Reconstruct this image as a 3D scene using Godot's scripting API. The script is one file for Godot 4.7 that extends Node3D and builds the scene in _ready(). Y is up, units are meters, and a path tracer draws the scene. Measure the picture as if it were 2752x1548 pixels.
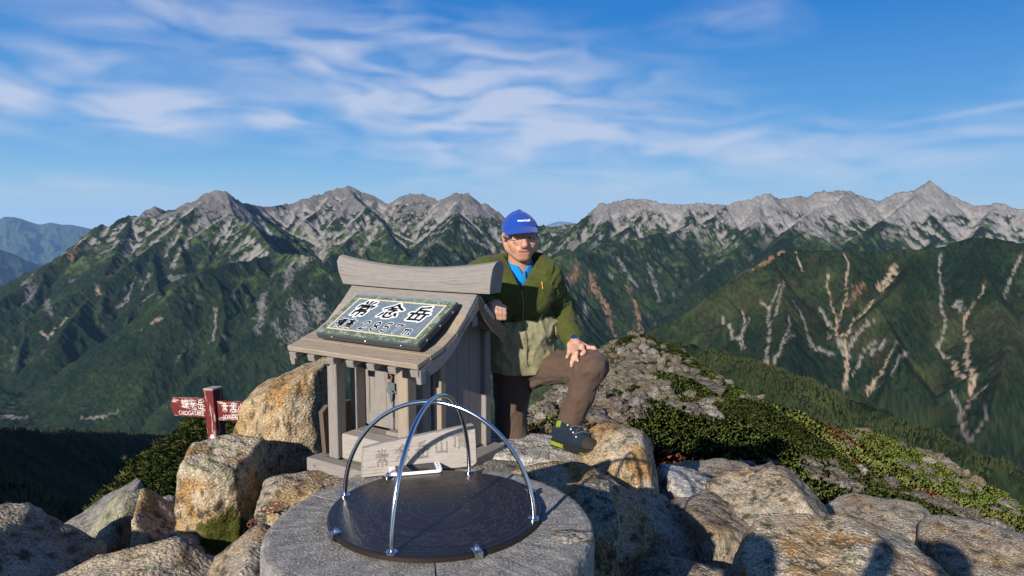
extends Node3D
# Summit shrine, viewing table and hiker on a rocky mountain top, with an alpine range beyond.
# World: camera at (0, EYE, 0) looking along -Z; y up; metres.

const EYE := 1.6
const FPX := 1916.0            # focal length in pixels of the 2752-wide photograph
const PITCH := 0.10193         # camera tilt below the horizon
const SUN_DIR := Vector3(0.448, -0.375, -0.812)   # the way the sunlight travels

var M := {}                    # materials by name
var used_names := {}

# ---------------------------------------------------------------- placing helpers
func ray(px: float, py: float) -> Vector3:
	var u := (px - 1376.0) / FPX
	var v := (774.0 - py) / FPX
	return Vector3(u, v * cos(PITCH) - sin(PITCH), -(cos(PITCH) + v * sin(PITCH)))

func at(px: float, py: float, depth: float) -> Vector3:      # the point seen there, depth metres ahead
	var r := ray(px, py)
	return r * (depth / -r.z) + Vector3(0, EYE, 0)

func far_at(px: float, py: float, dist: float) -> Vector3:   # the point seen there, dist metres away over ground
	var r := ray(px, py)
	return r * (dist / Vector2(r.x, r.z).length()) + Vector3(0, EYE, 0)

func on_level(px: float, py: float, y: float) -> Vector3:
	var r := ray(px, py)
	return r * ((y - EYE) / r.y) + Vector3(0, EYE, 0)

func srgb(r: float, g: float, b: float) -> Color:            # real-world (linear) base colour -> albedo_color
	return Color(r, g, b).linear_to_srgb()

func noise(seed_: int, freq: float, octaves := 4, kind := FastNoiseLite.TYPE_SIMPLEX_SMOOTH, fractal := FastNoiseLite.FRACTAL_FBM) -> FastNoiseLite:
	var n := FastNoiseLite.new()
	n.seed = seed_
	n.noise_type = kind
	n.frequency = freq
	n.fractal_type = fractal
	n.fractal_octaves = octaves
	return n

# ---------------------------------------------------------------- objects
func numbered(called: String) -> String:
	if not used_names.has(called):
		used_names[called] = 0
		return called
	used_names[called] += 1
	return "%s_%03d" % [called, used_names[called]]

func tag(o: Node, label := "", category := "", group := "", kind := "") -> Node:
	if label: o.set_meta("label", label)
	if category: o.set_meta("category", category)
	if group: o.set_meta("group", group)
	if kind: o.set_meta("kind", kind)
	return o

func obj(called: String, mesh: Mesh, mat: Material, parent: Node = null) -> MeshInstance3D:
	var o := MeshInstance3D.new()
	o.mesh = mesh
	if mat: o.material_override = mat
	if parent == null:
		o.name = numbered(called)
		add_child(o)
	else:
		o.name = called
		parent.add_child(o, true)
	return o

func thing(called: String, label: String, category: String, where := Vector3.ZERO, turn := 0.0, group := "") -> Node3D:
	var o := Node3D.new()
	o.name = numbered(called)
	add_child(o)
	o.position = where
	o.rotation.y = turn
	tag(o, label, category, group)
	return o

func array_mesh(v: PackedVector3Array, n: PackedVector3Array, idx: PackedInt32Array, uv := PackedVector2Array(), col := PackedColorArray()) -> ArrayMesh:
	var a := []
	a.resize(Mesh.ARRAY_MAX)
	a[Mesh.ARRAY_VERTEX] = v
	if n.size(): a[Mesh.ARRAY_NORMAL] = n
	if uv.size(): a[Mesh.ARRAY_TEX_UV] = uv
	if col.size(): a[Mesh.ARRAY_COLOR] = col
	a[Mesh.ARRAY_INDEX] = idx
	var m := ArrayMesh.new()
	m.add_surface_from_arrays(Mesh.PRIMITIVE_TRIANGLES, a)
	return m

# ---------------------------------------------------------------- sky
func band(tab: Array, x: float, k: int) -> float:
	for i in range(1, tab.size()):
		if x <= tab[i][0]:
			return lerpf(tab[i - 1][k], tab[i][k], clampf((x - tab[i - 1][0]) / (tab[i][0] - tab[i - 1][0]), 0.0, 1.0))
	return tab[-1][k]

func make_sky() -> Sky:
	var w := 2048
	var h := 1024
	var img := Image.create(w, h, false, Image.FORMAT_RGBF)
	var warp := noise(3, 0.9, 3)
	var fine := noise(5, 1.5, 5)
	fine.fractal_gain = 0.42
	var broad := noise(9, 0.55, 3)
	var puff := noise(14, 2.6, 4)
	# [azimuth, elevation, half width, half height, tilt, amount] in degrees
	var sheets := [
		[-3.0, 8.5, 17.0, 5.0, -0.16, 0.85], [5.0, 6.0, 15.0, 2.6, -0.10, 0.62], [-6.5, 4.9, 8.5, 1.0, -0.05, 0.40],
		[-26.5, 7.2, 5.6, 1.9, 0.03, 0.85], [-18.3, 7.2, 2.9, 0.8, -0.03, 0.78], [-34.8, 7.8, 3.6, 2.0, 0.02, 0.80],
		[-24.0, 14.2, 13.0, 3.0, -0.05, 0.46], [-30.0, 10.2, 6.0, 1.3, -0.10, 0.42], [-20.0, 10.8, 3.0, 0.9, 0.0, 0.48], [17.0, 14.0, 6.0, 1.5, 0.05, 0.28],
		[18.5, 5.1, 12.0, 1.8, -0.02, 0.55], [29.0, 4.4, 10.0, 1.9, 0.06, 0.52], [-33.0, 2.0, 8.0, 0.7, -0.03, 0.40],
		[12.0, 3.4, 22.0, 1.0, 0.0, 0.36]]
	var tones := [[0, 0.47, 0.66, 0.85], [3, 0.29, 0.57, 0.88], [6, 0.150, 0.435, 0.85], [15, 0.038, 0.245, 0.70], [30, 0.020, 0.150, 0.50], [90, 0.008, 0.065, 0.30]]
	for y in h:
		var el := 90.0 - (y + 0.5) * 180.0 / h
		var base := Vector3(band(tones, el, 1), band(tones, el, 2), band(tones, el, 3))
		for x in w:
			var az := (x + 0.5) * 360.0 / w
			if az > 180.0: az -= 360.0
			var c := 0.0
			if el > -1.0:
				var p := Vector2(az * 0.11, el * 0.42)
				if absf(az) > 140.0:      # closes seamlessly behind the camera
					p.x = (180.0 - absf(az)) * 0.11 * (1.0 if az > 0 else 1.0) + 40.0
				var q := p + Vector2(warp.get_noise_2d(p.x * 0.6, p.y * 0.6), warp.get_noise_2d(p.x * 0.6 + 50, p.y * 0.6)) * 0.55
				var f := fine.get_noise_2d(q.x * 0.62 + q.y * 0.30, q.y * 0.80 - q.x * 0.12)
				var m := 0.0
				if absf(az) < 46.0 and el < 24.0:
					for sh in sheets:
						var dx: float = az - sh[0]
						var dy: float = (el - sh[1] - dx * sh[4]) / sh[3]
						dx /= sh[2]
						var d := dx * dx + dy * dy
						if d < 4.0:
							m = maxf(m, sh[5] * exp(-d * 0.9))
				var edge := smoothstep(30.0, 46.0, absf(az)) if el < 24.0 else 1.0
				m = maxf(m, (0.34 + 0.5 * broad.get_noise_2d(p.x * 0.8, p.y * 0.6)) * maxf(edge, smoothstep(16.0, 24.0, el)) * clampf(1.2 - el / 60.0, 0.0, 1.0))
				c = clampf(m * (1.0 + 1.35 * f + 0.22 * puff.get_noise_2d(q.x * 0.6, q.y * 1.3)) - 0.05, 0.0, 0.9)
				# a contrail low on the right
				var t := (az - 24.3) / 12.0
				if t > 0.0 and t < 2.0:
					var ly := 5.75 + t * 1.55
					c = maxf(c, 0.5 * smoothstep(0.0, 0.3, t) * exp(-pow((el - ly) / (0.16 + 0.1 * t), 2.0)) * (0.8 + 0.6 * f))
			var cloud := Vector3(0.70, 0.755, 0.92)
			var col := base.lerp(cloud, c * 0.80)
			img.set_pixel(x, y, Color(col.x, col.y, col.z))
	var pm := PanoramaSkyMaterial.new()
	pm.panorama = ImageTexture.create_from_image(img)
	var sky := Sky.new()
	sky.sky_material = pm
	return sky

func setup_view() -> void:
	var cam := Camera3D.new()
	cam.name = "camera"
	add_child(cam)
	cam.position = Vector3(0, EYE, 0)
	cam.rotation = Vector3(-PITCH, 0, 0)
	cam.fov = rad_to_deg(2.0 * atan(774.0 / FPX))
	cam.near = 0.05
	cam.far = 200000.0
	cam.current = true
	var e := Environment.new()
	e.background_mode = Environment.BG_SKY
	e.sky = make_sky()
	e.background_energy_multiplier = 0.56
	e.tonemap_mode = Environment.TONE_MAPPER_LINEAR
	e.tonemap_exposure = 1.6
	e.sdfgi_enabled = true
	e.ssao_enabled = true
	e.ssil_enabled = true
	e.fog_enabled = true
	e.fog_density = 0.0000095
	e.fog_light_color = Color(0.60, 0.79, 1.0)
	var we := WorldEnvironment.new()
	we.name = "world_environment"
	we.environment = e
	add_child(we)
	var sun := DirectionalLight3D.new()
	sun.name = "sun"
	sun.light_energy = 1.6
	sun.light_color = Color(1.0, 0.955, 0.895)
	sun.light_angular_distance = 0.53
	sun.shadow_enabled = true
	add_child(sun)
	sun.look_at_from_position(Vector3.ZERO, SUN_DIR, Vector3.UP)

# ---------------------------------------------------------------- the mountains: one height field on rings round the summit
var AZ := PackedFloat32Array()
var RD := PackedFloat32Array()
var SA := PackedFloat32Array()
var CA := PackedFloat32Array()
var HH := PackedFloat32Array()
var rock := PackedFloat32Array()     # how bare each ridge's own ground is
var rng := RandomNumberGenerator.new()

func piecewise(tab: Array, x: float) -> float:
	for i in range(1, tab.size()):
		if x <= tab[i][0]:
			var a: Array = tab[i - 1]
			var b: Array = tab[i]
			return lerpf(a[1], b[1], clampf((x - a[0]) / (b[0] - a[0]), 0.0, 1.0))
	return tab[-1][1]

func tent(p0: Vector3, p1: Vector3, slope: float, reach: float) -> void:
	# raises the ground to a ridge from p0 to p1 that falls off on both sides
	var mid := (p0 + p1) * 0.5
	var rad := reach + Vector2(p1.x - p0.x, p1.z - p0.z).length() * 0.5
	var rc := Vector2(mid.x, mid.z).length()
	if rc < 50.0: rc = 50.0
	var az := atan2(mid.x, -mid.z)
	var da := asin(clampf(rad / rc, 0.0, 0.95))
	var c0 := maxi(AZ.bsearch(az - da), 0)
	var c1 := mini(AZ.bsearch(az + da), AZ.size())
	var r0 := maxi(RD.bsearch(rc - rad), 0)
	var r1 := mini(RD.bsearch(rc + rad), RD.size())
	var nc := AZ.size()
	var ex := p1.x - p0.x
	var ez := p1.z - p0.z
	var dh := p1.y - p0.y
	var l2 := ex * ex + ez * ez + 0.001
	var reach2 := reach * reach
	var curve := 0.14 * slope / reach
	for i in range(r0, r1):
		var r := RD[i]
		var row := i * nc
		for j in range(c0, c1):
			var x := r * SA[j] - p0.x
			var z := -r * CA[j] - p0.z
			var t := clampf((x * ex + z * ez) / l2, 0.0, 1.0)
			x -= ex * t
			z -= ez * t
			var d2 := x * x + z * z
			if d2 < reach2:
				var d := sqrt(d2)
				var y := p0.y + dh * t - d * (slope - curve * d)
				if y > HH[row + j]:
					HH[row + j] = y

func floor_height(x: float, z: float) -> float:
	return -1258.0

func grow_spur(from: Vector3, dir: Vector2, length: float, fall: float, level: int, low: float) -> void:
	# a spur that runs down from a crest, with smaller spurs at its sides
	var steps := 6 if level == 1 else (4 if level == 2 else 2)
	var p := from
	var d := dir
	var step := length / steps
	var lateral: float = [0.0, 0.88, 1.18, 1.4][level]
	var reach: float = [0.0, 520.0, 190.0, 75.0][level]
	var since := 0.0
	var side := 1.0 if rng.randf() < 0.5 else -1.0
	for s in steps:
		d = d.rotated(rng.randf_range(-0.26, 0.26)).normalized()
		var f := fall * lerpf(1.25, 0.75, float(s) / steps) * rng.randf_range(0.75, 1.25)
		var q := p + Vector3(d.x * step, -f * step, d.y * step)
		if q.y < low: q.y = low - (low - q.y) * 0.1
		if level == 1: reach = clampf((p.y + 1260.0) / 0.62, 200.0, 1500.0)
		tent(p, q, lateral * rng.randf_range(0.88, 1.12), reach)
		if level < 3:
			var gap := 165.0 if level == 1 else 78.0
			var along := gap * rng.randf_range(0.2, 0.7)
			while along < step:
				var b := p.lerp(q, along / step)
				b.y -= 3.0 if level == 1 else 1.5
				side = -side
				var out := Vector2(-d.y, d.x) * side
				out = (out + d * rng.randf_range(0.35, 0.95)).normalized()
				if b.y > low + 25.0:
					grow_spur(b, out, (rng.randf_range(300.0, 520.0) if level == 1 else rng.randf_range(110.0, 200.0)), fall * (1.18 if level == 1 else 1.25) * rng.randf_range(0.9, 1.15), level + 1, low)
				along += gap * rng.randf_range(0.75, 1.3)
		p = q

func crest(points: Array, slope: float, reach: float) -> Array:
	# points: [px, py, distance]; returns the ridge line in the world
	var line := []
	for a in points:
		line.append(far_at(a[0], a[1], a[2]))
	for i in range(1, line.size()):
		tent(line[i - 1], line[i], slope, reach)
	return line

func spurs_along(line: Array, gap: float, length: Array, fall: float, low: float, level: int, toward := 1.0, drop := 14.0) -> void:
	var left := gap * 0.5
	for i in range(1, line.size()):
		var a: Vector3 = line[i - 1]
		var b: Vector3 = line[i]
		var seg := Vector2(b.x - a.x, b.z - a.z)
		var n := seg.length()
		var t := left
		while t < n:
			var p := a.lerp(b, t / n)
			p.y -= drop
			var d := seg.normalized()
			var out := Vector2(-d.y, d.x)
			if out.dot(Vector2(-p.x, -p.z)) < 0.0: out = -out      # the side that faces the camera
			out = (out * toward + d * rng.randf_range(-0.45, 0.45)).normalized()
			grow_spur(p, out, rng.randf_range(length[0], length[1]), fall * rng.randf_range(0.85, 1.15), level, low)
			t += gap * rng.randf_range(0.7, 1.3)
		left = t - n

func z1(a: Array) -> Array:      # traced from enlargements of the photograph
	return a.map(func(p): return [p[0] / 2.798, 450.0 + p[1] / 2.798, p[2]])
func z2(a: Array) -> Array:
	return a.map(func(p): return [880.0 + p[0] / 2.798, 450.0 + p[1] / 2.798, p[2]])
func z3(a: Array) -> Array:
	return a.map(func(p): return [1800.0 + p[0] / 2.706, 450.0 + p[1] / 2.706, p[2]])
func z6(a: Array) -> Array:
	return a.map(func(p): return [1400.0 + p[0] / 1.905, 900.0 + p[1] / 1.905, p[2]])

func build_mountains() -> void:
	rng.seed = 77
	var t0 := Time.get_ticks_msec()
	# rings and bearings
	var a := -100.0
	while a < 46.0:
		AZ.append(deg_to_rad(a))
		a += 1.0 if a < -42.0 else 0.105
	var r := 160.0
	while r < 8900.0:
		RD.append(r)
		if r < 2500.0: r *= 1.0115
		elif r < 4100.0: r += 8.5
		else: r += 15.0
	var nc := AZ.size()
	var nr := RD.size()
	for j in nc:
		SA.append(sin(AZ[j]))
		CA.append(cos(AZ[j]))
	HH.resize(nc * nr)
	var own := [[0, -4], [160, -95], [300, -205], [700, -390], [1000, -500], [1500, -650], [2200, -860], [3000, -1090], [3600, -1225], [4100, -1262], [4700, -1255], [5600, -1180], [9000, -900]]
	for i in nr:
		var y := piecewise(own, RD[i])
		for j in nc:
			HH[i * nc + j] = y
	# --- main crest
	var hotaka := z1([[-260, 1010, 8300], [0, 900, 8150], [170, 800, 8100], [290, 765, 8050], [420, 740, 8000], [480, 700, 7980], [530, 660, 7960], [590, 570, 7940], [640, 510, 7930], [690, 465, 7920], [765, 430, 7900], [835, 455, 7890], [860, 440, 7890], [900, 385, 7880], [960, 362, 7870], [1035, 365, 7860], [1090, 325, 7850], [1165, 288, 7840], [1240, 322, 7820], [1320, 310, 7800], [1340, 295, 7790], [1420, 255, 7780], [1440, 262, 7770], [1470, 260, 7760], [1520, 205, 7740], [1600, 172, 7710], [1690, 172, 7680], [1720, 210, 7720], [1800, 250, 7800], [1880, 275, 7900], [1985, 293, 8000], [2060, 285, 8050], [2200, 270, 8100], [2260, 240, 8120], [2350, 210, 8140], [2410, 205, 8160], [2480, 165, 8180]])
	hotaka += z2([[0, 180, 8190], [60, 158, 8190], [140, 137, 8190], [200, 145, 8180], [240, 178, 8160], [330, 205, 8120], [400, 245, 8060], [440, 270, 8010], [490, 265, 7950], [540, 225, 7900], [620, 196, 7850], [720, 200, 7760], [760, 220, 7700], [840, 245, 7600], [900, 225, 7500], [940, 200, 7430], [960, 188, 7400], [1060, 192, 7300], [1100, 240, 7280], [1125, 265, 7270], [1190, 270, 7260], [1230, 300, 7250], [1280, 330, 7250], [1325, 385, 7260], [1400, 430, 7280], [1500, 445, 7300], [1580, 428, 7300], [1650, 440, 7300], [1700, 440, 7290], [1800, 430, 7250], [1880, 420, 7200]])
	hotaka += z2([[1900, 400, 7180], [1960, 360, 7140], [2000, 330, 7100], [2050, 270, 7060], [2120, 265, 7030], [2200, 240, 7000], [2320, 235, 6970], [2400, 237, 6960], [2470, 250, 6950], [2500, 265, 6950]])
	hotaka += z3([[0, 262, 6950], [100, 265, 6950], [180, 252, 6950], [300, 262, 6950], [440, 265, 6950], [500, 240, 6950], [560, 235, 6950], [640, 205, 6960], [710, 182, 6970], [740, 195, 6990], [790, 228, 7020], [850, 222, 7060], [940, 208, 7110], [1000, 205, 7140], [1060, 180, 7170], [1130, 168, 7200], [1220, 165, 7230], [1310, 163, 7260], [1360, 190, 7280], [1420, 215, 7300], [1480, 232, 7320], [1550, 230, 7340], [1640, 185, 7370], [1780, 170, 7390], [1820, 165, 7400], [1850, 120, 7400], [1887, 88, 7400], [1920, 120, 7400], [1960, 165, 7400], [2000, 185, 7390], [2060, 205, 7370], [2130, 240, 7350], [2220, 268, 7320], [2300, 265, 7300], [2370, 255, 7280], [2420, 262, 7260], [2480, 285, 7240], [2576, 300, 7200], [2760, 330, 7150]])
	var main_line := crest(hotaka, 0.92, 1900.0)
	# --- the great spurs one can name
	var north_ridge := crest(z1([[1700, 185, 7660], [1745, 330, 7400], [1800, 400, 7200], [1900, 410, 6950], [1955, 500, 6700], [2050, 615, 6350], [2110, 650, 6150], [2180, 655, 5950], [2240, 645, 5750], [2330, 670, 5600], [2430, 715, 5500], [2574, 800, 5400]]), 0.95, 1500.0)
	var low_ridge := crest(z1([[2110, 650, 6150], [1800, 700, 5900], [1500, 780, 5700], [1300, 900, 5500]]), 1.0, 1400.0)
	var yokoo := crest(z3([[430, 300, 6900], [240, 400, 6700], [60, 455, 6500]]) + z2([[2574, 500, 6300], [2480, 490, 6100], [2300, 545, 5900], [2080, 590, 5700], [1960, 645, 5500], [1800, 690, 5350], [1650, 715, 5250], [1540, 760, 5150], [1380, 830, 5050]]), 1.1, 1500.0)
	var kita := crest(z2([[1010, 195, 7330], [960, 320, 7050], [990, 350, 6850], [900, 480, 6500], [760, 620, 6100], [700, 760, 5700]]), 0.9, 1200.0)
	var yari_east := crest(z3([[1887, 130, 7390], [1700, 285, 7000], [1560, 380, 6700], [1420, 460, 6300], [1200, 600, 5800], [1000, 700, 5400]]), 0.85, 1300.0)
	var naka := crest(z3([[1310, 163, 7250], [1240, 250, 6950], [1060, 310, 6700], [960, 380, 6400], [820, 520, 6000], [700, 640, 5700]]), 0.8, 1200.0)
	# --- the near spur with the landslips
	var akazawa := crest(z3([[-900, 1500, 3000], [-500, 1330, 2950], [-150, 1180, 2950], [60, 1090, 2970], [200, 1000, 3000], [300, 900, 3050], [430, 830, 3090], [540, 770, 3120], [640, 700, 3150], [720, 640, 3180], [830, 592, 3200], [930, 600, 3220], [1100, 605, 3250], [1280, 600, 3280], [1400, 605, 3310], [1550, 620, 3340], [1620, 590, 3340], [1750, 590, 3350], [1870, 590, 3360], [2000, 570, 3370], [2100, 525, 3380], [2200, 500, 3380], [2330, 510, 3380], [2450, 535, 3370], [2576, 545, 3360], [2800, 560, 3350]]), 0.95, 1900.0)
	# --- ridges of the summit's own mountain
	var own_right := crest(z6([[520, 200, 1130], [620, 42, 1100], [780, 28, 1060], [900, 50, 1040], [1050, 80, 1000], [1250, 150, 960], [1450, 220, 920], [1650, 300, 880], [1850, 380, 840], [2050, 460, 800], [2300, 580, 760], [2576, 700, 730], [2900, 830, 700]]), 0.8, 500.0)
	var south := crest([[-700, 1040, 560], [-400, 1090, 740], [-200, 1130, 950], [0, 1152, 1250], [250, 1162, 1650], [520, 1168, 2150], [760, 1176, 2650], [950, 1182, 3100]], 0.86, 1300.0)
	var west := [Vector3(0, -14, -40), Vector3(-60, -170, -300), Vector3(-200, -430, -800), Vector3(-420, -600, -1350), Vector3(-700, -800, -2000)]
	for i in range(1, west.size()): tent(west[i - 1], west[i], 0.7, 700.0)
	# --- spurs of each
	spurs_along(main_line, 330.0, [1700.0, 2600.0], 0.42, -1255.0, 1)
	spurs_along(north_ridge, 210.0, [800.0, 1500.0], 0.54, -1255.0, 1, 1.0, 6.0)
	spurs_along(low_ridge, 200.0, [700.0, 1200.0], 0.48, -1255.0, 1, 1.0, 6.0)
	spurs_along(yokoo, 210.0, [800.0, 1400.0], 0.56, -1255.0, 1, 1.0, 5.0)
	spurs_along(kita, 220.0, [300.0, 600.0], 0.6, -1255.0, 2, 1.0, 5.0)
	spurs_along(kita, 220.0, [300.0, 600.0], 0.6, -1255.0, 2, -1.0, 5.0)
	spurs_along(yari_east, 190.0, [400.0, 800.0], 0.6, -1255.0, 2, 1.0, 5.0)
	spurs_along(yari_east, 190.0, [300.0, 600.0], 0.6, -1255.0, 2, -1.0, 5.0)
	spurs_along(naka, 190.0, [300.0, 600.0], 0.6, -1255.0, 2, 1.0, 5.0)
	spurs_along(akazawa, 260.0, [1100.0, 1600.0], 0.44, -1255.0, 1, 1.0, 8.0)
	spurs_along(south, 150.0, [250.0, 420.0], 0.62, -1240.0, 2, 1.0, 5.0)
	spurs_along(south, 220.0, [300.0, 500.0], 0.60, -1240.0, 2, -1.0, 5.0)
	spurs_along(west, 180.0, [300.0, 500.0], 0.5, -1240.0, 2, 1.0, 6.0)
	spurs_along(west, 180.0, [300.0, 500.0], 0.5, -1240.0, 2, -1.0, 6.0)
	mountain_mesh()

# bare scars on the ground, in world x and z: [points, half width, kind]
const SCARS := [
	[[-3079, -4229, -3001, -4198, -2957, -4206],26,"pale"],
	[[-2534, -4100, -2432, -4108, -2346, -4130],9,"pale"],
	[[1378, -2949, 1379, -2918, 1352, -2873, 1316, -2784, 1275, -2715, 1242, -2673, 1221, -2652, 1205, -2620, 1145, -2445, 1147, -2417, 1139, -2385],4.1,"slip"],
	[[1285, -2886, 1265, -2842, 1254, -2795, 1230, -2705, 1223, -2664, 1218, -2644],4.5,"slip"],
	[[1544, -2875, 1503, -2824, 1448, -2777, 1370, -2704, 1303, -2648, 1245, -2579, 1183, -2479, 1158, -2447],4.7,"slip"],
	[[1544, -2870, 1513, -2846, 1477, -2815],15.9,"slip"],
	[[1395, -2826, 1330, -2755, 1285, -2692],9.8,"red"],
	[[1297, -2526, 1246, -2489, 1197, -2455, 1164, -2422, 1142, -2393],5.6,"pale"],
	[[1055, -2812, 1028, -2762, 986, -2701, 957, -2639, 939, -2565, 916, -2505, 894, -2462, 863, -2367],4.9,"pale"],
	[[986, -2811, 981, -2703],3.9,"slip"],
	[[1085, -2835, 1022, -2705, 977, -2632],5.4,"pale"],
	[[919, -2817, 890, -2700, 861, -2630, 836, -2563],4.2,"pale"],
	[[907, -2699, 871, -2648],3.2,"pale"],
	[[837, -2818, 836, -2701, 840, -2612],5.3,"pale"],
	[[1088, -2722, 1094, -2668, 1089, -2601, 1059, -2513, 1048, -2427],5.1,"pale"],
	[[1024, -2609, 978, -2499, 935, -2434, 888, -2366],4.4,"pale"],
	[[1723, -2865, 1692, -2818, 1666, -2755, 1641, -2695, 1579, -2606, 1565, -2545, 1522, -2482, 1485, -2453, 1482, -2422],4.4,"pale"],
	[[1720, -2583, 1683, -2545, 1631, -2522, 1602, -2502, 1573, -2445, 1542, -2379, 1495, -2329],4.3,"slip"],
	[[1621, -2576, 1626, -2544],12.8,"pale"],
	[[1945, -2710, 1892, -2669, 1839, -2623, 1760, -2527],3.0,"pale"],
	[[1188, -2979, 1189, -2949, 1185, -2907],4.2,"slip"],
	[[1141, -2985, 1073, -2976, 997, -2968],6.0,"red"],
	[[1291, -2443, 1250, -2415, 1224, -2388],5.7,"pale"],
	[[1306, -2390, 1280, -2372, 1257, -2344],4.6,"slip"],
	[[1193, -2743, 1199, -2692, 1202, -2647],4.5,"pale"],
	[[1176, -2611, 1128, -2426, 1136, -2400],6.1,"pale"],
	[[1166, -2466, 1142, -2393, 1074, -2253],6.2,"slip"],
	[[1302, -2387, 1227, -2323, 1150, -2277],6.3,"slip"],
	[[1353, -2391, 1228, -2264, 1169, -2277],4.2,"pale"],
	[[1185, -2629, 1132, -2415],6.6,"pale"],
	[[1363, -2166, 1352, -2102, 1291, -1994, 1247, -1879],4.9,"pale"],
	[[1424, -2102, 1389, -2107, 1342, -2066, 1289, -1981, 1247, -1879],6.8,"slip"],
	[[1367, -2020, 1319, -1937, 1271, -1902],3.1,"pale"],
	[[1485, -2458, 1479, -2344, 1409, -2151],5.6,"slip"],
	[[1562, -2400, 1516, -2344, 1435, -2167, 1401, -2137],7.0,"slip"],
	[[927, -2522, 903, -2480, 858, -2373],5.5,"pale"],
	[[989, -2486, 882, -2356],5.5,"pale"],
	[[843, -2632, 843, -2560],5.2,"pale"],
	[[1272, -2458, 1185, -2385, 1139, -2341],4.3,"pale"],
	[[1069, -2544, 1062, -2425, 1102, -2407],6.5,"pale"],
	[[498, -5304, 419, -5179, 364, -4950],22.2,"red"],
	[[597, -5302, 588, -5214, 628, -5137, 665, -5040, 685, -4896, 684, -4819],18.2,"red"],
	[[857, -5307, 878, -5129, 896, -5000, 876, -4829],14.6,"red"],
	[[511, -5025, 503, -4757],12.5,"crag"],
	[[848, -5592, 894, -5479, 951, -5384],12.2,"crag"],
	[[1078, -5588, 1101, -5429, 1108, -5305],14.2,"crag"],
	[[338, -6651, 320, -5162],15.4,"red"],
	[[670, -5007, 643, -5099],13.4,"red"],
	[[406, -6992, 328, -6988, 231, -6808],20.3,"pale"],
	[[543, -6758, 417, -6735, 343, -6767],15.2,"pale"],
	[[-1248, -7768, -1339, -7533, -1382, -7021, -1422, -6702],33.2,"pale"],
	[[-760, -7493, -850, -7298, -988, -7103],24.1,"pale"],
	[[-650, -6262, -778, -6654],37.5,"crag"],
	[[-404, -6623, -279, -6594, -182, -6613],22.2,"pale"],
	[[-1643, -5156, -1658, -5273, -1652, -5321],22.9,"crag"],
	[[-1504, -4969, -1442, -4879, -1455, -4758],65.0,"crag"],
	[[-1391, -5039, -1348, -4939],38.2,"crag"],
	[[-1808, -5181, -1749, -4918, -1721, -4779],24.6,"crag"],
	[[-1629, -4828, -1568, -4747],22.4,"crag"],
	[[-2974, -6635, -2931, -6391, -2900, -6084],25.1,"pale"],
	[[-3064, -6647, -3047, -6465, -3062, -6285],15.7,"pale"],
	[[-3336, -5722, -3302, -5640],12.2,"slip"],
	[[-3124, -5759, -3137, -5637],8.4,"pale"],
	[[-4296, -6283, -4085, -6015, -4013, -5876],29.2,"crag"],
	[[-3950, -6009, -3514, -5367],21.5,"crag"],
	[[-2890, -5705, -2931, -5634],16.6,"pale"],
	[[-2373, -4774, -2418, -4752],9.9,"slip"],
	[[-2096, -4998, -2046, -4858, -2012, -4733],7.7,"pale"],
	[[-4062, -6710, -4002, -6521, -4002, -6436],19.8,"red"],
	[[-1790, -7015, -1845, -6918, -1563, -5402],62.9,"pale"],
	[[-2117, -7349, -1942, -7190],41.7,"pale"],
	[[-3485, -5218, -3388, -5154, -3367, -5338],10.6,"slip"],
	[[-3513, -6457, -3529, -6581],22.3,"pale"],
	[[-3040, -5974, -3008, -5770],9.7,"pale"],
	[[-3146, -5869, -3097, -5705, -3140, -5622],8.4,"pale"],
]
var scar_w := PackedFloat32Array()
var scar_k := PackedByteArray()

func mark_scars() -> void:
	var nc := AZ.size()
	scar_w.resize(HH.size())
	scar_k.resize(HH.size())
	var wob := noise(27, 1.0 / 22.0, 4)
	var bend := noise(28, 1.0 / 120.0, 3)
	for s in SCARS:
		var pts: Array = s[0]
		var half: float = maxf(s[1] * 0.85, 3.6)
		var kind: int = ["slip", "pale", "red", "crag"].find(s[2])
		for i in range(0, pts.size() - 2, 2):
			var a := Vector2(pts[i], pts[i + 1])
			var b := Vector2(pts[i + 2], pts[i + 3])
			var e := b - a
			var mid := (a + b) * 0.5
			var rad := e.length() * 0.5 + half * 4.5
			var rc := mid.length()
			var az := atan2(mid.x, -mid.y)
			var da := rad / rc
			for ri in range(RD.bsearch(rc - rad), mini(RD.bsearch(rc + rad), RD.size())):
				for j in range(AZ.bsearch(az - da), mini(AZ.bsearch(az + da), nc)):
					var p := Vector2(RD[ri] * SA[j], -RD[ri] * CA[j])
					var p0 := p
					p += Vector2(bend.get_noise_2dv(p), bend.get_noise_2d(p.x + 900.0, p.y)) * minf(half * 1.6, 26.0)
					var t := clampf((p - a).dot(e) / maxf(e.length_squared(), 1.0), 0.0, 1.0)
					var n := wob.get_noise_2dv(p0)
					var d := (p - a - e * t).length() / half + n * (2.1 if kind < 2 else 2.6)
					var w := smoothstep(1.35, 0.35, d)
					var k := ri * nc + j
					if w > scar_w[k]:
						scar_w[k] = w
						scar_k[k] = kind

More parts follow.
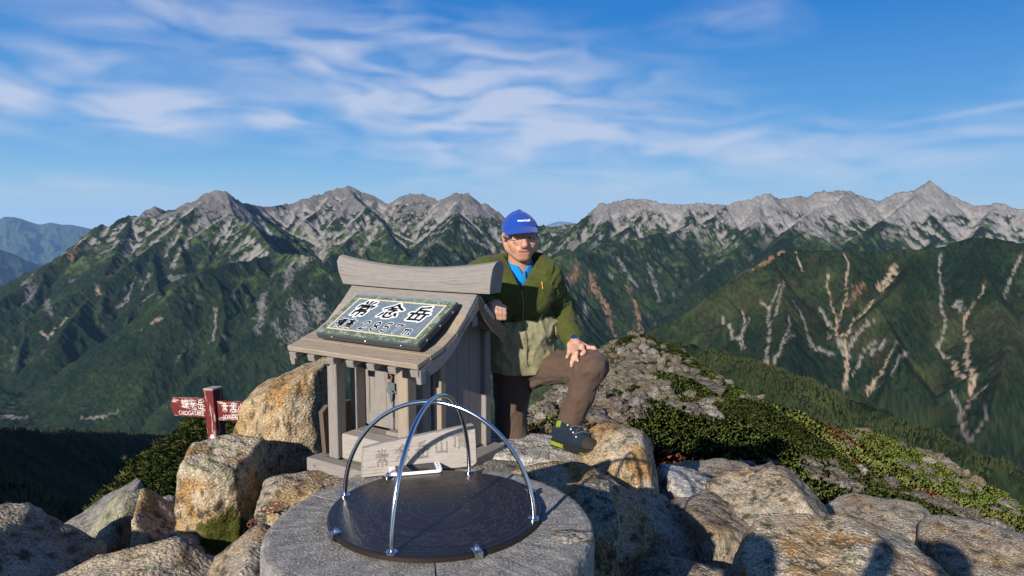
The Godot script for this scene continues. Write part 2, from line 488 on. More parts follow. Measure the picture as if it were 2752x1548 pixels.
func mountain_mesh() -> void:
	mark_scars()
	var nc := AZ.size()
	var nr := RD.size()
	var crag := noise(21, 1.0 / 150.0, 5, FastNoiseLite.TYPE_SIMPLEX_SMOOTH, FastNoiseLite.FRACTAL_RIDGED)
	var grain := noise(22, 1.0 / 28.0, 2)
	var patch := noise(23, 1.0 / 420.0, 4)
	var patch2 := noise(24, 1.0 / 110.0, 3)
	var canopy := noise(26, 1.0 / 11.0, 3)
	var verts := PackedVector3Array()
	var norms := PackedVector3Array()
	var cols := PackedColorArray()
	verts.resize(nc * nr)
	norms.resize(nc * nr)
	cols.resize(nc * nr)
	var raw := HH.duplicate()
	for i in nr:
		var r := RD[i]
		for j in nc:
			var k := i * nc + j
			var x := r * SA[j]
			var z := -r * CA[j]
			var far := smoothstep(3800.0, 5200.0, r)
			var y := HH[k]
			y += (crag.get_noise_2d(x, z) - 0.35) * lerpf(7.0, 20.0, far) * smoothstep(160.0, 700.0, r) + grain.get_noise_2d(x, z) * lerpf(3.5, 6.0, far)
			if scar_w[k] > 0.0 and scar_k[k] != 3: y -= 3.5 * scar_w[k]
			HH[k] = y
			verts[k] = Vector3(x, y, z)
	for i in nr:
		var i0 := maxi(i - 1, 0)
		var i1 := mini(i + 1, nr - 1)
		var w0 := maxi(i - 5, 0)
		var w1 := mini(i + 5, nr - 1)
		var r := RD[i]
		var span := int(clampf(70.0 / (r * 0.00183), 3.0, 14.0))
		for j in nc:
			var k := i * nc + j
			var j0 := maxi(j - 1, 0)
			var j1 := mini(j + 1, nc - 1)
			var du := verts[i * nc + j1] - verts[i * nc + j0]
			var dv := verts[i1 * nc + j] - verts[i0 * nc + j]
			var n := du.cross(dv).normalized()
			if n.y < 0: n = -n
			norms[k] = n
			var p := verts[k]
			# gully (negative) or rib (positive)
			var ja := maxi(j - span, 0)
			var jb := mini(j + span, nc - 1)
			var hollow := p.y - 0.25 * (HH[i * nc + ja] + HH[i * nc + jb] + HH[w0 * nc + j] + HH[w1 * nc + j])
			cols[k] = ground_colour(p, n, hollow, patch.get_noise_3dv(p), patch2.get_noise_3dv(p), grain.get_noise_3dv(p * 1.7), canopy.get_noise_3dv(p))
			if scar_w[k] > 0.0:
				var sc: Vector3 = [SLIP, Vector3(0.19, 0.175, 0.155), Vector3(0.16, 0.10, 0.066), ROCK * 1.2][scar_k[k]]
				var gg := 1.0 + 0.5 * grain.get_noise_2d(p.x * 3.0, p.z * 3.0)
				cols[k] = cols[k].lerp(Color(sc.x * gg, sc.y * gg, sc.z * gg), scar_w[k] * (0.9 if scar_k[k] != 1 else 0.78))
	var idx := PackedInt32Array()
	idx.resize((nc - 1) * (nr - 1) * 6)
	var w := 0
	for i in nr - 1:
		for j in nc - 1:
			var k := i * nc + j
			idx[w] = k
			idx[w + 1] = k + nc
			idx[w + 2] = k + 1
			idx[w + 3] = k + 1
			idx[w + 4] = k + nc
			idx[w + 5] = k + nc + 1
			w += 6
	var m := StandardMaterial3D.new()
	m.vertex_color_use_as_albedo = true
	m.roughness = 1.0
	m.metallic_specular = 0.1
	var o := obj("mountains", array_mesh(verts, norms, idx, PackedVector2Array(), cols), m)
	tag(o, "", "", "", "structure")

var zones := noise(25, 1.0 / 1100.0, 2)
const FOREST := Vector3(0.0100, 0.0175, 0.0100)
const PINE := Vector3(0.0205, 0.0310, 0.0135)
const MEADOW := Vector3(0.0760, 0.1080, 0.0288)
const ROCK := Vector3(0.1040, 0.1024, 0.1008)
const SCREE := Vector3(0.2160, 0.2080, 0.1960)
const SLIP := Vector3(0.2542, 0.2009, 0.1435)

func ground_colour(p: Vector3, n: Vector3, hollow: float, a: float, b: float, g: float, leaf: float) -> Color:
	var r := Vector2(p.x, p.z).length()
	var y := p.y
	var steep := 1.0 - n.y
	var c := FOREST.lerp(PINE, clampf(0.4 + a * 1.1 + g * 0.5, 0.0, 1.0)) * (1.0 + 0.9 * leaf + 0.4 * g)
	if r > 4300.0:
		var east := smoothstep(300.0, 1500.0, p.x)        # the northern half of the range is barer
		var zone := zones.get_noise_2d(p.x, p.z)
		if b + a * 0.7 > 0.2 and y < 20.0 and y > -420.0 - 300.0 * a and hollow > -5.0:
			c = c.lerp(MEADOW, clampf(0.2 + b, 0.0, 0.5))
		var bare := y + 230.0 * a + 90.0 * b + 60.0 * g + 70.0 * east + 110.0 * smoothstep(0.22, 0.5, steep)
		var rock_here := smoothstep(-10.0, 50.0, bare)
		var rk := ROCK.lerp(Vector3(0.155, 0.152, 0.148), east * 0.85) * (1.0 + 0.5 * g + 0.35 * a)
		c = c.lerp(rk, rock_here)
		# loose stone in the gullies and the bowls below the crest
		var loose := smoothstep(-1.0, -8.0, hollow + 4.0 * b + 3.0 * a - 16.0 * zone + 4.0) * smoothstep(-400.0 - 150.0 * a, -180.0, y + 90.0 * east + 260.0 * zone)
		if p.x > -300.0: loose *= smoothstep(6150.0, 6700.0, r)
		c = c.lerp(SCREE * (1.0 + 0.2 * g), loose * 0.85)
		# cliffs
		var cliff := smoothstep(0.44, 0.52, steep + 0.10 * b + 0.05 * g) * smoothstep(-1150.0, -750.0, y + 500.0 * a)
		c = c.lerp(ROCK * (1.0 + 0.5 * g), cliff * 0.75)
	elif r > 2500.0:
		c = c.lerp(Vector3(0.038, 0.046, 0.018) * (1.0 + 0.8 * leaf), 0.6 * smoothstep(0.05, 0.5, a + 0.7 * b)).lerp(Vector3(0.028, 0.026, 0.014) * (1.0 + 0.8 * leaf), 0.6 * smoothstep(0.1, 0.4, 0.5 * a - b))
	return Color(c.x, c.y, c.z)

func far_range(called: String, pts: Array, dist: float, tone: Vector3, seed_: int) -> void:
	var cols_n := 220
	var rows := 26
	var nz := noise(seed_, 1.0 / (dist * 0.05), 5, FastNoiseLite.TYPE_SIMPLEX_SMOOTH, FastNoiseLite.FRACTAL_RIDGED)
	var v := PackedVector3Array()
	var n := PackedVector3Array()
	var idx := PackedInt32Array()
	var col := PackedColorArray()
	for i in rows:
		for j in cols_n:
			var px := lerpf(pts[0][0], pts[-1][0], float(j) / (cols_n - 1))
			var py := 0.0
			for k in range(1, pts.size()):
				if px <= pts[k][0] or k == pts.size() - 1:
					py = lerpf(pts[k - 1][1], pts[k][1], clampf((px - pts[k - 1][0]) / (pts[k][0] - pts[k - 1][0]), 0.0, 1.0))
					break
			var top := far_at(px, py, dist)
			var back := (i - 6) / 19.0 * dist * 0.16      # rows 0..5 lie behind the crest
			var flat := Vector3(top.x, 0, top.z).normalized()
			var y := top.y - absf(back) * 0.42
			var p := Vector3(top.x, 0, top.z) - flat * back
			y += (nz.get_noise_2d(p.x, p.z) - 0.3) * dist * 0.008 * clampf(absf(back) / (dist * 0.02), 0.06, 1.0)
			v.append(Vector3(p.x, y, p.z))
			col.append(Color(tone.x, tone.y, tone.z))
	for i in rows:
		for j in cols_n:
			var du := v[i * cols_n + mini(j + 1, cols_n - 1)] - v[i * cols_n + maxi(j - 1, 0)]
			var dv := v[mini(i + 1, rows - 1) * cols_n + j] - v[maxi(i - 1, 0) * cols_n + j]
			var m := dv.cross(du).normalized()
			n.append(m if m.y > 0 else -m)
	for i in rows - 1:
		for j in cols_n - 1:
			var k := i * cols_n + j
			idx.append_array([k, k + 1, k + cols_n, k + 1, k + cols_n + 1, k + cols_n])
	var m := StandardMaterial3D.new()
	m.vertex_color_use_as_albedo = true
	m.roughness = 1.0
	var o := obj(called, array_mesh(v, n, idx, PackedVector2Array(), col), m)
	tag(o, "", "", "", "structure")

func build_far_ranges() -> void:
	far_range("hills", z1([[-500, 400, 0], [-200, 420, 0], [0, 390, 0], [30, 372, 0], [100, 372, 0], [160, 385, 0], [230, 410, 0], [300, 430, 0], [380, 415, 0], [470, 430, 0], [540, 430, 0], [620, 447, 0], [690, 462, 0], [900, 520, 0], [1200, 600, 0]]), 42000.0, Vector3(0.024, 0.040, 0.026), 4)
	far_range("hills", z1([[-600, 560, 0], [-200, 570, 0], [0, 615, 0], [100, 650, 0], [200, 700, 0], [345, 745, 0], [500, 800, 0], [700, 860, 0]]), 24000.0, Vector3(0.014, 0.025, 0.016), 6)
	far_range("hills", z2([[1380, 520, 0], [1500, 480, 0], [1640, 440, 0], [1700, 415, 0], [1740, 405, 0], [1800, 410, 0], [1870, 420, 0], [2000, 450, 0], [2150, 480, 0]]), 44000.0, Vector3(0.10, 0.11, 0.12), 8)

func terrain_y(x: float, z: float) -> float:
	var r := sqrt(x * x + z * z)
	var az := atan2(x, -z)
	var j := clampi(AZ.bsearch(az) - 1, 0, AZ.size() - 2)
	var i := clampi(RD.bsearch(r) - 1, 0, RD.size() - 2)
	var u := clampf((az - AZ[j]) / (AZ[j + 1] - AZ[j]), 0.0, 1.0)
	var w := clampf((r - RD[i]) / (RD[i + 1] - RD[i]), 0.0, 1.0)
	var nc := AZ.size()
	return lerpf(lerpf(HH[i * nc + j], HH[i * nc + j + 1], u), lerpf(HH[(i + 1) * nc + j], HH[(i + 1) * nc + j + 1], u), w)

# ---------------------------------------------------------------- computed textures and materials
func tex(img: Image) -> ImageTexture:
	return ImageTexture.create_from_image(img)

func gray_noise(size: int, freq: float, seed_: int, octaves := 4, kind := FastNoiseLite.TYPE_SIMPLEX_SMOOTH, fractal := FastNoiseLite.FRACTAL_FBM) -> Image:
	return noise(seed_, freq, octaves, kind, fractal).get_seamless_image(size, size, false, false, 0.15)

func speckle(size: int, base: Color, dark: Color, light: Color, seed_: int, f: float, dark_cut := 0.36, light_cut := 0.62) -> Image:
	# crystals of a coarse stone: a mid tone with dark and pale grains
	var a := gray_noise(size, f, seed_, 3)
	var b := gray_noise(size, f * 0.8, seed_ + 1, 3)
	var c := gray_noise(size, f * 0.12, seed_ + 2, 3)
	var img := Image.create(size, size, false, Image.FORMAT_RGB8)
	for y in size:
		for x in size:
			var v := a.get_pixel(x, y).r
			var u := b.get_pixel(x, y).r
			var w := c.get_pixel(x, y).r
			var col := base * (0.8 + 0.4 * w)
			col = col.lerp(dark, smoothstep(dark_cut, dark_cut - 0.1, v))
			col = col.lerp(light, smoothstep(light_cut, light_cut + 0.1, u))
			img.set_pixel(x, y, col)
	return img

func wood_image(size: int, seed_: int) -> Image:
	# weathered timber; the grain runs along u
	var long_ := noise(seed_, 1.0, 4)
	var fine := noise(seed_ + 1, 1.0, 3)
	var ring := noise(seed_ + 2, 1.0, 2)
	var img := Image.create(size, size, false, Image.FORMAT_RGB8)
	for y in size:
		for x in size:
			var u := float(x) / size
			var v := float(y) / size
			var bend := ring.get_noise_2d(u * 1.0, v * 1.5) * 0.05
			var s := 0.5 + 0.5 * long_.get_noise_2d(u * 2.2, (v + bend) * 60.0)
			var f := 0.5 + 0.5 * fine.get_noise_2d(u * 9.0, (v + bend) * 150.0)
			var t := 0.74 + 0.16 * s + 0.20 * (f - 0.5)
			var crack := smoothstep(0.27, 0.20, s) * 0.30
			t = clampf(t - crack, 0.0, 1.0)
			img.set_pixel(x, y, Color(t, t * 0.985, t * 0.965))
	return img

func std(color: Color, rough := 0.8, spec := 0.4) -> StandardMaterial3D:
	var m := StandardMaterial3D.new()
	m.albedo_color = color
	m.roughness = rough
	m.metallic_specular = spec
	return m

func stone_material(albedo: Texture2D, height: Texture2D, scale: float, bump: float, vertex := true, tint := Color.WHITE) -> StandardMaterial3D:
	var m := std(tint, 0.92, 0.3)
	m.vertex_color_use_as_albedo = vertex
	m.albedo_texture = albedo
	m.uv1_triplanar = true
	m.uv1_world_triplanar = true
	m.uv1_scale = Vector3.ONE * scale
	m.heightmap_enabled = true
	m.heightmap_texture = height
	m.heightmap_scale = bump
	return m

func wood_material(tint: Color, bump := 0.15) -> StandardMaterial3D:
	var m := std(tint, 0.85, 0.3)
	m.albedo_texture = M.wood_tex
	m.heightmap_enabled = true
	m.heightmap_texture = M.wood_tex
	m.heightmap_scale = bump
	return m

func make_materials() -> void:
	var grains := tex(speckle(512, Color(0.80, 0.79, 0.77), Color(0.24, 0.23, 0.22), Color(1, 1, 1), 31, 0.06, 0.38, 0.60))
	var relief := tex(gray_noise(512, 0.045, 35, 4))
	M.grains = grains
	M.relief = relief
	M.boulder = stone_material(grains, relief, 2.6, 0.7)
	M.slope_rock = stone_material(grains, relief, 0.4, 4.0, true, srgb(0.52, 0.50, 0.48))
	var conc := tex(speckle(512, Color(0.72, 0.715, 0.70), Color(0.40, 0.40, 0.40), Color(0.95, 0.95, 0.94), 41, 0.06, 0.33, 0.66))
	M.concrete = stone_material(conc, tex(gray_noise(512, 0.05, 45, 4)), 4.5, 0.12, false, srgb(0.40, 0.39, 0.37))
	M.wood_tex = tex(wood_image(512, 51))
	M.grey_wood = wood_material(srgb(0.30, 0.288, 0.285))
	M.pale_wood = wood_material(srgb(0.42, 0.405, 0.39))
	M.tan_wood = wood_material(srgb(0.375, 0.325, 0.265))
	M.brown_wood = wood_material(srgb(0.15, 0.12, 0.10))
	M.steel = std(Color(0.78, 0.78, 0.79), 0.16, 0.5)
	M.steel.metallic = 1.0
	M.iron = std(srgb(0.16, 0.19, 0.20), 0.5, 0.5)
	M.iron.metallic = 0.7
	M.nail = std(srgb(0.13, 0.11, 0.10), 0.6, 0.5)

# ---------------------------------------------------------------- rocks
var spheres := {}

func icosphere(level: int) -> Array:
	if spheres.has(level): return spheres[level]
	var v := PackedVector3Array()
	var f := PackedInt32Array()
	if level == 0:
		var t := (1.0 + sqrt(5.0)) / 2.0
		for p in [[-1, t, 0], [1, t, 0], [-1, -t, 0], [1, -t, 0], [0, -1, t], [0, 1, t], [0, -1, -t], [0, 1, -t], [t, 0, -1], [t, 0, 1], [-t, 0, -1], [-t, 0, 1]]:
			v.append(Vector3(p[0], p[1], p[2]).normalized())
		f = PackedInt32Array([0, 5, 11, 0, 1, 5, 0, 7, 1, 0, 10, 7, 0, 11, 10, 1, 9, 5, 5, 4, 11, 11, 2, 10, 10, 6, 7, 7, 8, 1, 3, 4, 9, 3, 2, 4, 3, 6, 2, 3, 8, 6, 3, 9, 8, 4, 5, 9, 2, 11, 4, 6, 10, 2, 8, 7, 6, 9, 1, 8])
	else:
		var low: Array = icosphere(level - 1)
		v = low[0].duplicate()
		var lf: PackedInt32Array = low[1]
		var mids := {}
		for i in range(0, lf.size(), 3):
			var m := [0, 0, 0]
			for k in 3:
				var a := lf[i + k]
				var b := lf[i + (k + 1) % 3]
				var key := mini(a, b) * 1000000 + maxi(a, b)
				if not mids.has(key):
					mids[key] = v.size()
					v.append((v[a] + v[b]).normalized())
				m[k] = mids[key]
			f.append_array([lf[i], m[0], m[2], lf[i + 1], m[1], m[0], lf[i + 2], m[2], m[1], m[0], m[1], m[2]])
	spheres[level] = [v, f]
	return spheres[level]

func smooth_normals(v: PackedVector3Array, f: PackedInt32Array) -> PackedVector3Array:
	var n := PackedVector3Array()
	n.resize(v.size())
	for i in range(0, f.size(), 3):
		var c := (v[f[i + 2]] - v[f[i]]).cross(v[f[i + 1]] - v[f[i]])
		n[f[i]] += c
		n[f[i + 1]] += c
		n[f[i + 2]] += c
	for i in n.size(): n[i] = n[i].normalized()
	return n

var rock_noise: FastNoiseLite
var rock_patch: FastNoiseLite
var rock_fine: FastNoiseLite

# tones: [main, second, stain, lichen] base colours; amounts of stain and lichen
const TONES := {
	"ochre": [Vector3(0.45, 0.325, 0.175), Vector3(0.54, 0.48, 0.38), Vector3(0.38, 0.215, 0.065), Vector3(0.27, 0.30, 0.14), 0.52, 0.28],
	"tan": [Vector3(0.3772, 0.3116, 0.2214), Vector3(0.4428, 0.4018, 0.3362), Vector3(0.3280, 0.2214, 0.1066), Vector3(0.1968, 0.2050, 0.1148), 0.36, 0.26],
	"grey": [Vector3(0.2952, 0.2829, 0.2624), Vector3(0.3772, 0.3526, 0.3198), Vector3(0.2788, 0.2296, 0.1640), Vector3(0.2050, 0.2296, 0.1230), 0.26, 0.36],
	"green": [Vector3(0.3116, 0.3034, 0.2378), Vector3(0.3936, 0.3690, 0.2952), Vector3(0.2952, 0.2214, 0.1148), Vector3(0.2050, 0.2460, 0.1066), 0.28, 0.62],
	"white": [Vector3(0.5412, 0.5289, 0.5002), Vector3(0.5740, 0.5576, 0.5330), Vector3(0.4264, 0.3772, 0.2952), Vector3(0.2788, 0.2870, 0.2460), 0.12, 0.12],
}

func rock_mesh(rad: Vector3, seed_: int, level: int, tone: String, planes := [], sharp := 9.0, rough := 1.0, moss := [], faceted := false) -> ArrayMesh:
	if rock_noise == null:
		rock_noise = noise(61, 1.0, 5)
		rock_patch = noise(62, 1.0, 3)
		rock_fine = noise(63, 1.0, 2, FastNoiseLite.TYPE_SIMPLEX_SMOOTH, FastNoiseLite.FRACTAL_RIDGED)
	var g := RandomNumberGenerator.new()
	g.seed = seed_ * 7919 + 13
	var cut_n := PackedVector3Array()
	var cut_d := PackedFloat32Array()
	for p in planes:
		cut_n.append((p[0] as Vector3).normalized())
		cut_d.append(p[1])
	sharp *= 2.2
	var extra := 18 if planes.is_empty() else 9
	for i in extra:
		cut_n.append(Vector3(g.randf_range(-1, 1), g.randf_range(-1, 1), g.randf_range(-1, 1)).normalized())
		cut_d.append(g.randf_range(0.76, 1.02) if planes.is_empty() else g.randf_range(1.12, 1.42))
	for a in [Vector3.RIGHT, Vector3.LEFT, Vector3.UP, Vector3.DOWN, Vector3.BACK, Vector3.FORWARD]:
		cut_n.append(a)
		cut_d.append(1.08)
	var s: Array = icosphere(level)
	var dirs: PackedVector3Array = s[0]
	var v := PackedVector3Array()
	v.resize(dirs.size())
	var size := (rad.x + rad.y + rad.z) / 3.0
	var off := Vector3(g.randf_range(-50, 50), g.randf_range(-50, 50), g.randf_range(-50, 50))
	var nf := 0.9 / size
	for i in dirs.size():
		var d := dirs[i]
		var sum := 0.0
		for k in cut_n.size():
			var c := cut_n[k].dot(d)
			if c > 0.0: sum += pow(c / cut_d[k], sharp)
		var p := d * pow(sum, -1.0 / sharp) * rad
		var q := p * nf + off
		var amp := rock_noise.get_noise_3dv(q) * 0.07 + (rock_fine.get_noise_3dv(q * 2.1) - 0.3) * -0.030 + rock_noise.get_noise_3dv(q * 4.7) * 0.030
		v[i] = p + d * (amp * size * rough)
	var n := smooth_normals(v, s[1])
	var T: Array = TONES[tone]
	var cols := PackedColorArray()
	cols.resize(v.size())
	for i in v.size():
		var q := v[i] * 2.3 + off
		var a := rock_patch.get_noise_3dv(q)
		var b := rock_patch.get_noise_3dv(q * 2.3 + Vector3(9, 3, 1))
		var e := rock_patch.get_noise_3dv(q * 6.0 + Vector3(1, 7, 5))
		var c: Vector3 = (T[0] as Vector3).lerp(T[1], clampf(0.5 + a * 1.3, 0, 1))
		c = c.lerp(T[2], smoothstep(0.05, 0.42, b + 0.3 * e + (T[4] - 0.5) * 0.6) * 0.8)
		c = c.lerp(T[3], smoothstep(0.12, 0.34, a * 0.4 + e * 0.8 - b * 0.3 + (T[5] - 0.5) * 0.6) * 0.7)
		c = c.lerp(Vector3(0.06, 0.055, 0.05), smoothstep(0.24, 0.34, e * 0.8 + rock_patch.get_noise_3dv(q * 13.0) * 0.6 - a * 0.2) * 0.8)
		for mo in moss:      # [centre, radius]: a cushion of moss
			var dd: float = (v[i] - (mo[0] as Vector3)).length() / mo[1]
			c = c.lerp(Vector3(0.075, 0.085, 0.018), smoothstep(1.0, 0.75, dd + 0.5 * e + 0.25 * b))
		cols[i] = Color(c.x, c.y, c.z)
	if faceted:
		var fv := PackedVector3Array()
		var fn := PackedVector3Array()
		var fc := PackedColorArray()
		var fi := PackedInt32Array()
		var ids: PackedInt32Array = s[1]
		for i in range(0, ids.size(), 3):
			var m := (v[ids[i + 2]] - v[ids[i]]).cross(v[ids[i + 1]] - v[ids[i]]).normalized()
			for k in 3:
				fi.append(fv.size())
				fv.append(v[ids[i + k]])
				fn.append((m + n[ids[i + k]] * 0.35).normalized())
				fc.append(cols[ids[i + k]])
		return array_mesh(fv, fn, fi, PackedVector2Array(), fc)
	return array_mesh(v, n, s[1], PackedVector2Array(), cols)

func boulder(label: String, px: float, py: float, depth: float, w: float, h: float, thick: float, seed_: int, tone: String, planes := [], turn := Vector3.ZERO, sharp := 9.0, moss := [], called := "boulder", level := 4) -> MeshInstance3D:
	var k := depth / FPX
	var rad := Vector3(w * 0.5 * k, h * 0.5 * k, thick)
	var o := obj(called, rock_mesh(rad, seed_, level, tone, planes, sharp, 1.0, moss), M.boulder)
	o.position = at(px, py, depth)
	o.rotation = turn
	tag(o, label, "rock", "boulders on the summit")
	return o

# ---------------------------------------------------------------- the summit's own ground
var ground_pts := []
var ground_w := PackedFloat64Array()

func tps_kernel(d2: float) -> float:
	return 0.0 if d2 < 1e-9 else 0.5 * d2 * log(d2)

func solve_ground() -> void:
	# [px, py, depth] seen ground, or a Vector3 for ground out of sight
	var seen := [
		[1610, 958, 112], [1694, 926, 110], [1836, 984, 104], [1977, 1052, 97], [2135, 1136, 88], [2266, 1204, 80], [2439, 1241, 72], [2581, 1278, 64], [2752, 1383, 48],
		[1700, 1050, 42], [2000, 1180, 40], [2350, 1290, 34], [2600, 1370, 27], [1560, 1040, 40],
		[1800, 1262, 8.5], [2100, 1310, 9], [2600, 1460, 11], [1500, 1110, 11], [1430, 1190, 7], [2250, 1345, 16], [1750, 1140, 20], [1950, 1230, 18],
		[450, 1385, 6.6], [80, 1420, 5.5], [620, 1290, 8.0], [300, 1400, 6.2]]
	for i in seen.size():
		var s: Array = seen[i]
		ground_pts.append(at(s[0], s[1], s[2]))
		if i < 9: ground_pts.append(at(s[0], s[1] + 60, s[2] * 1.25))     # falls away behind the skyline
	for p in [Vector3(-1.5, 0.0, -2.2), Vector3(0, 0.0, -1.5), Vector3(1.5, -0.15, -2.3), Vector3(-3, -0.5, -4), Vector3(0, 0.0, -3.4), Vector3(0.4, -0.05, -4.2), Vector3(2.2, -0.5, -3.5), Vector3(0, 0, 2), Vector3(-4, -0.5, 0), Vector3(4, -0.8, 0),
			Vector3(0, -2.2, -9), Vector3(-3, -4.6, -11), Vector3(-8, -8.5, -14), Vector3(-2, -9.5, -22), Vector3(-20, -26, -36), Vector3(-4, -22, -45), Vector3(-45, -70, -95), Vector3(-8, -66, -110), Vector3(75, -42, -60), Vector3(40, -21, -30), Vector3(18, -9, -10), Vector3(-25, -16, -5), Vector3(-60, -40, -30), Vector3(-10, -100, -160), Vector3(50, -85, -165), Vector3(100, -80, -130)]:
		ground_pts.append(p)
	var n := ground_pts.size()
	var m := n + 3
	var A := []
	for i in m:
		var row := PackedFloat64Array()
		row.resize(m + 1)
		A.append(row)
	for i in n:
		var p: Vector3 = ground_pts[i]
		for j in n:
			var q: Vector3 = ground_pts[j]
			A[i][j] = tps_kernel((p.x - q.x) ** 2 + (p.z - q.z) ** 2)
		A[i][i] += 0.02
		A[i][n] = 1.0
		A[i][n + 1] = p.x
		A[i][n + 2] = p.z
		A[n][i] = 1.0
		A[n + 1][i] = p.x
		A[n + 2][i] = p.z
		A[i][m] = p.y
	for c in m:
		var piv := c
		for i in range(c + 1, m):
			if absf(A[i][c]) > absf(A[piv][c]): piv = i
		var tmp = A[c]
		A[c] = A[piv]
		A[piv] = tmp
		for i in range(c + 1, m):
			var f: float = A[i][c] / A[c][c]
			if f != 0.0:
				for j in range(c, m + 1):
					A[i][j] -= f * A[c][j]
	ground_w.resize(m)
	for c in range(m - 1, -1, -1):
		var s: float = A[c][m]
		for j in range(c + 1, m): s -= A[c][j] * ground_w[j]
		ground_w[c] = s / A[c][c]

func ground_y(x: float, z: float) -> float:
	var n := ground_pts.size()
	var y := ground_w[n] + ground_w[n + 1] * x + ground_w[n + 2] * z
	for i in n:
		var p: Vector3 = ground_pts[i]
		var d2 := (p.x - x) ** 2 + (p.z - z) ** 2
		if d2 > 1e-9: y += ground_w[i] * 0.5 * d2 * log(d2)
	return y

var lumps: FastNoiseLite
var cover: FastNoiseLite

func bumpy(x: float, z: float) -> float:
	var r := sqrt(x * x + z * z)
	return ground_y(x, z) + lumps.get_noise_2d(x, z) * clampf((r - 3.0) * 0.06, 0.03, 1.3)

func build_ground() -> void:
	solve_ground()
	lumps = noise(71, 0.09, 5)
	cover = noise(72, 0.06, 4)
	var cols_n := 300
	var rows := 230
	var v := PackedVector3Array()
	var col := PackedColorArray()
	var idx := PackedInt32Array()
	var mid := noise(73, 0.5, 3)
	for i in rows:
		var r := 0.9 * pow(175.0 / 0.9, float(i) / (rows - 1))
		for j in cols_n:
			var az := deg_to_rad(lerpf(-80.0, 80.0, float(j) / (cols_n - 1)))
			var x := r * sin(az)
			var z := -r * cos(az)
			v.append(Vector3(x, bumpy(x, z), z))
			var a := cover.get_noise_2d(x, z)
			var b := mid.get_noise_2d(x, z)
			var c := Vector3(0.055, 0.048, 0.022).lerp(Vector3(0.05, 0.068, 0.018), clampf(0.5 + a * 2.0 + b, 0, 1))
			if r < 5.5: c = Vector3(0.13, 0.11, 0.085) * (1.0 + 0.5 * b)
			col.append(Color(c.x, c.y, c.z))
	for i in rows - 1:
		for j in cols_n - 1:
			var k := i * cols_n + j
			idx.append_array([k, k + cols_n, k + 1, k + 1, k + cols_n, k + cols_n + 1])
	var m := stone_material(M.grains, M.relief, 0.5, 6.0)
	var o := obj("ground", array_mesh(v, smooth_normals(v, idx), idx, PackedVector2Array(), col), m)
	tag(o, "", "", "", "structure")

func build_ground_behind() -> void:
	# the summit goes on behind the camera
	var v := PackedVector3Array()
	var col := PackedColorArray()
	var idx := PackedInt32Array()
	var cn := 61
	var rows := 40
	for i in rows:
		var r := 0.9 * pow(900.0 / 0.9, float(i) / (rows - 1))
		for j in cn:
			var az := deg_to_rad(lerpf(80.0, 280.0, float(j) / (cn - 1)))
			var x := r * sin(az)
			var z := -r * cos(az)
			v.append(Vector3(x, -0.02 - 0.42 * maxf(0.0, r - 2.5) + 0.05 * r * lumps.get_noise_2d(x * 3.0, z * 3.0), z))
			var c := Vector3(0.12, 0.11, 0.09) if r < 8.0 else Vector3(0.05, 0.06, 0.03)
			col.append(Color(c.x, c.y, c.z))
	for i in rows - 1:
		for j in cn - 1:
			var k := i * cn + j
			idx.append_array([k, k + cn, k + 1, k + 1, k + cn, k + cn + 1])
	tag(obj("ground", array_mesh(v, smooth_normals(v, idx), idx, PackedVector2Array(), col), stone_material(M.grains, M.relief, 0.5, 6.0)), "", "", "", "structure")

func seen_at(p: Vector3) -> Vector2:      # pixel of a point, for choosing what ground is in view
	var q := p - Vector3(0, EYE, 0)
	var f := -q.z * cos(PITCH) - q.y * sin(PITCH)
	if f < 0.1: return Vector2(-9999, -9999)
	return Vector2(1376.0 + FPX * q.x / f, 774.0 - FPX * (q.y * cos(PITCH) - q.z * sin(PITCH)) / f)

# a low tuft of many small leaf faces, unit size
func tuft_mesh(seed_: int, blades: int, leaf: float, spread: float, height: float, upright: float) -> ArrayMesh:
	var g := RandomNumberGenerator.new()
	g.seed = seed_
	var v := PackedVector3Array()
	var n := PackedVector3Array()
	var idx := PackedInt32Array()
	for i in blades:
		var a := g.randf() * TAU
		var rr := sqrt(g.randf()) * spread
		var y := (1.0 - (rr / spread) ** 2) * height * g.randf_range(0.45, 1.0)
		var c := Vector3(cos(a) * rr, y, sin(a) * rr)
		var d := (Vector3(cos(a) * rr, 0, sin(a) * rr) * 1.2 + Vector3(g.randf_range(-1, 1), upright + g.randf_range(0, 1), g.randf_range(-1, 1))).normalized()
		var side := d.cross(Vector3(g.randf_range(-1, 1), g.randf_range(-1, 1), g.randf_range(-1, 1))).normalized() * leaf * g.randf_range(0.3, 0.55)
		var tip := c + d * leaf * g.randf_range(0.8, 1.5)
		var k := v.size()
		v.append_array([c - side, c + side, tip + side * 0.35, tip - side * 0.35])
		var nn := (d.cross(side).normalized() * (1.0 if g.randf() < 0.5 else -1.0) + Vector3(0, 0.25, 0)).normalized()
		n.append_array([nn, nn, nn, nn])
		idx.append_array([k, k + 1, k + 2, k, k + 2, k + 3])
	return array_mesh(v, n, idx)

func leaf_material(back := 0.25) -> StandardMaterial3D:
	var m := std(Color.WHITE, 0.75, 0.25)
	m.vertex_color_use_as_albedo = true
	m.backlight_enabled = true
	m.backlight = Color(back, back, back)
	m.cull_mode = BaseMaterial3D.CULL_DISABLED
	return m

func scatter(called: String, label: String, mesh: Mesh, mat: Material, where: Array, tints: Array, category := "") -> MultiMeshInstance3D:
	var mm := MultiMesh.new()
	mm.transform_format = MultiMesh.TRANSFORM_3D
	mm.use_colors = true
	mm.mesh = mesh
	mm.instance_count = where.size()
	for i in where.size():
		mm.set_instance_transform(i, where[i])
		mm.set_instance_color(i, tints[i])
	var o := MultiMeshInstance3D.new()
	o.multimesh = mm
	o.material_override = mat
	o.name = numbered(called)
	add_child(o)
	tag(o, label, category, "", "stuff")
	return o

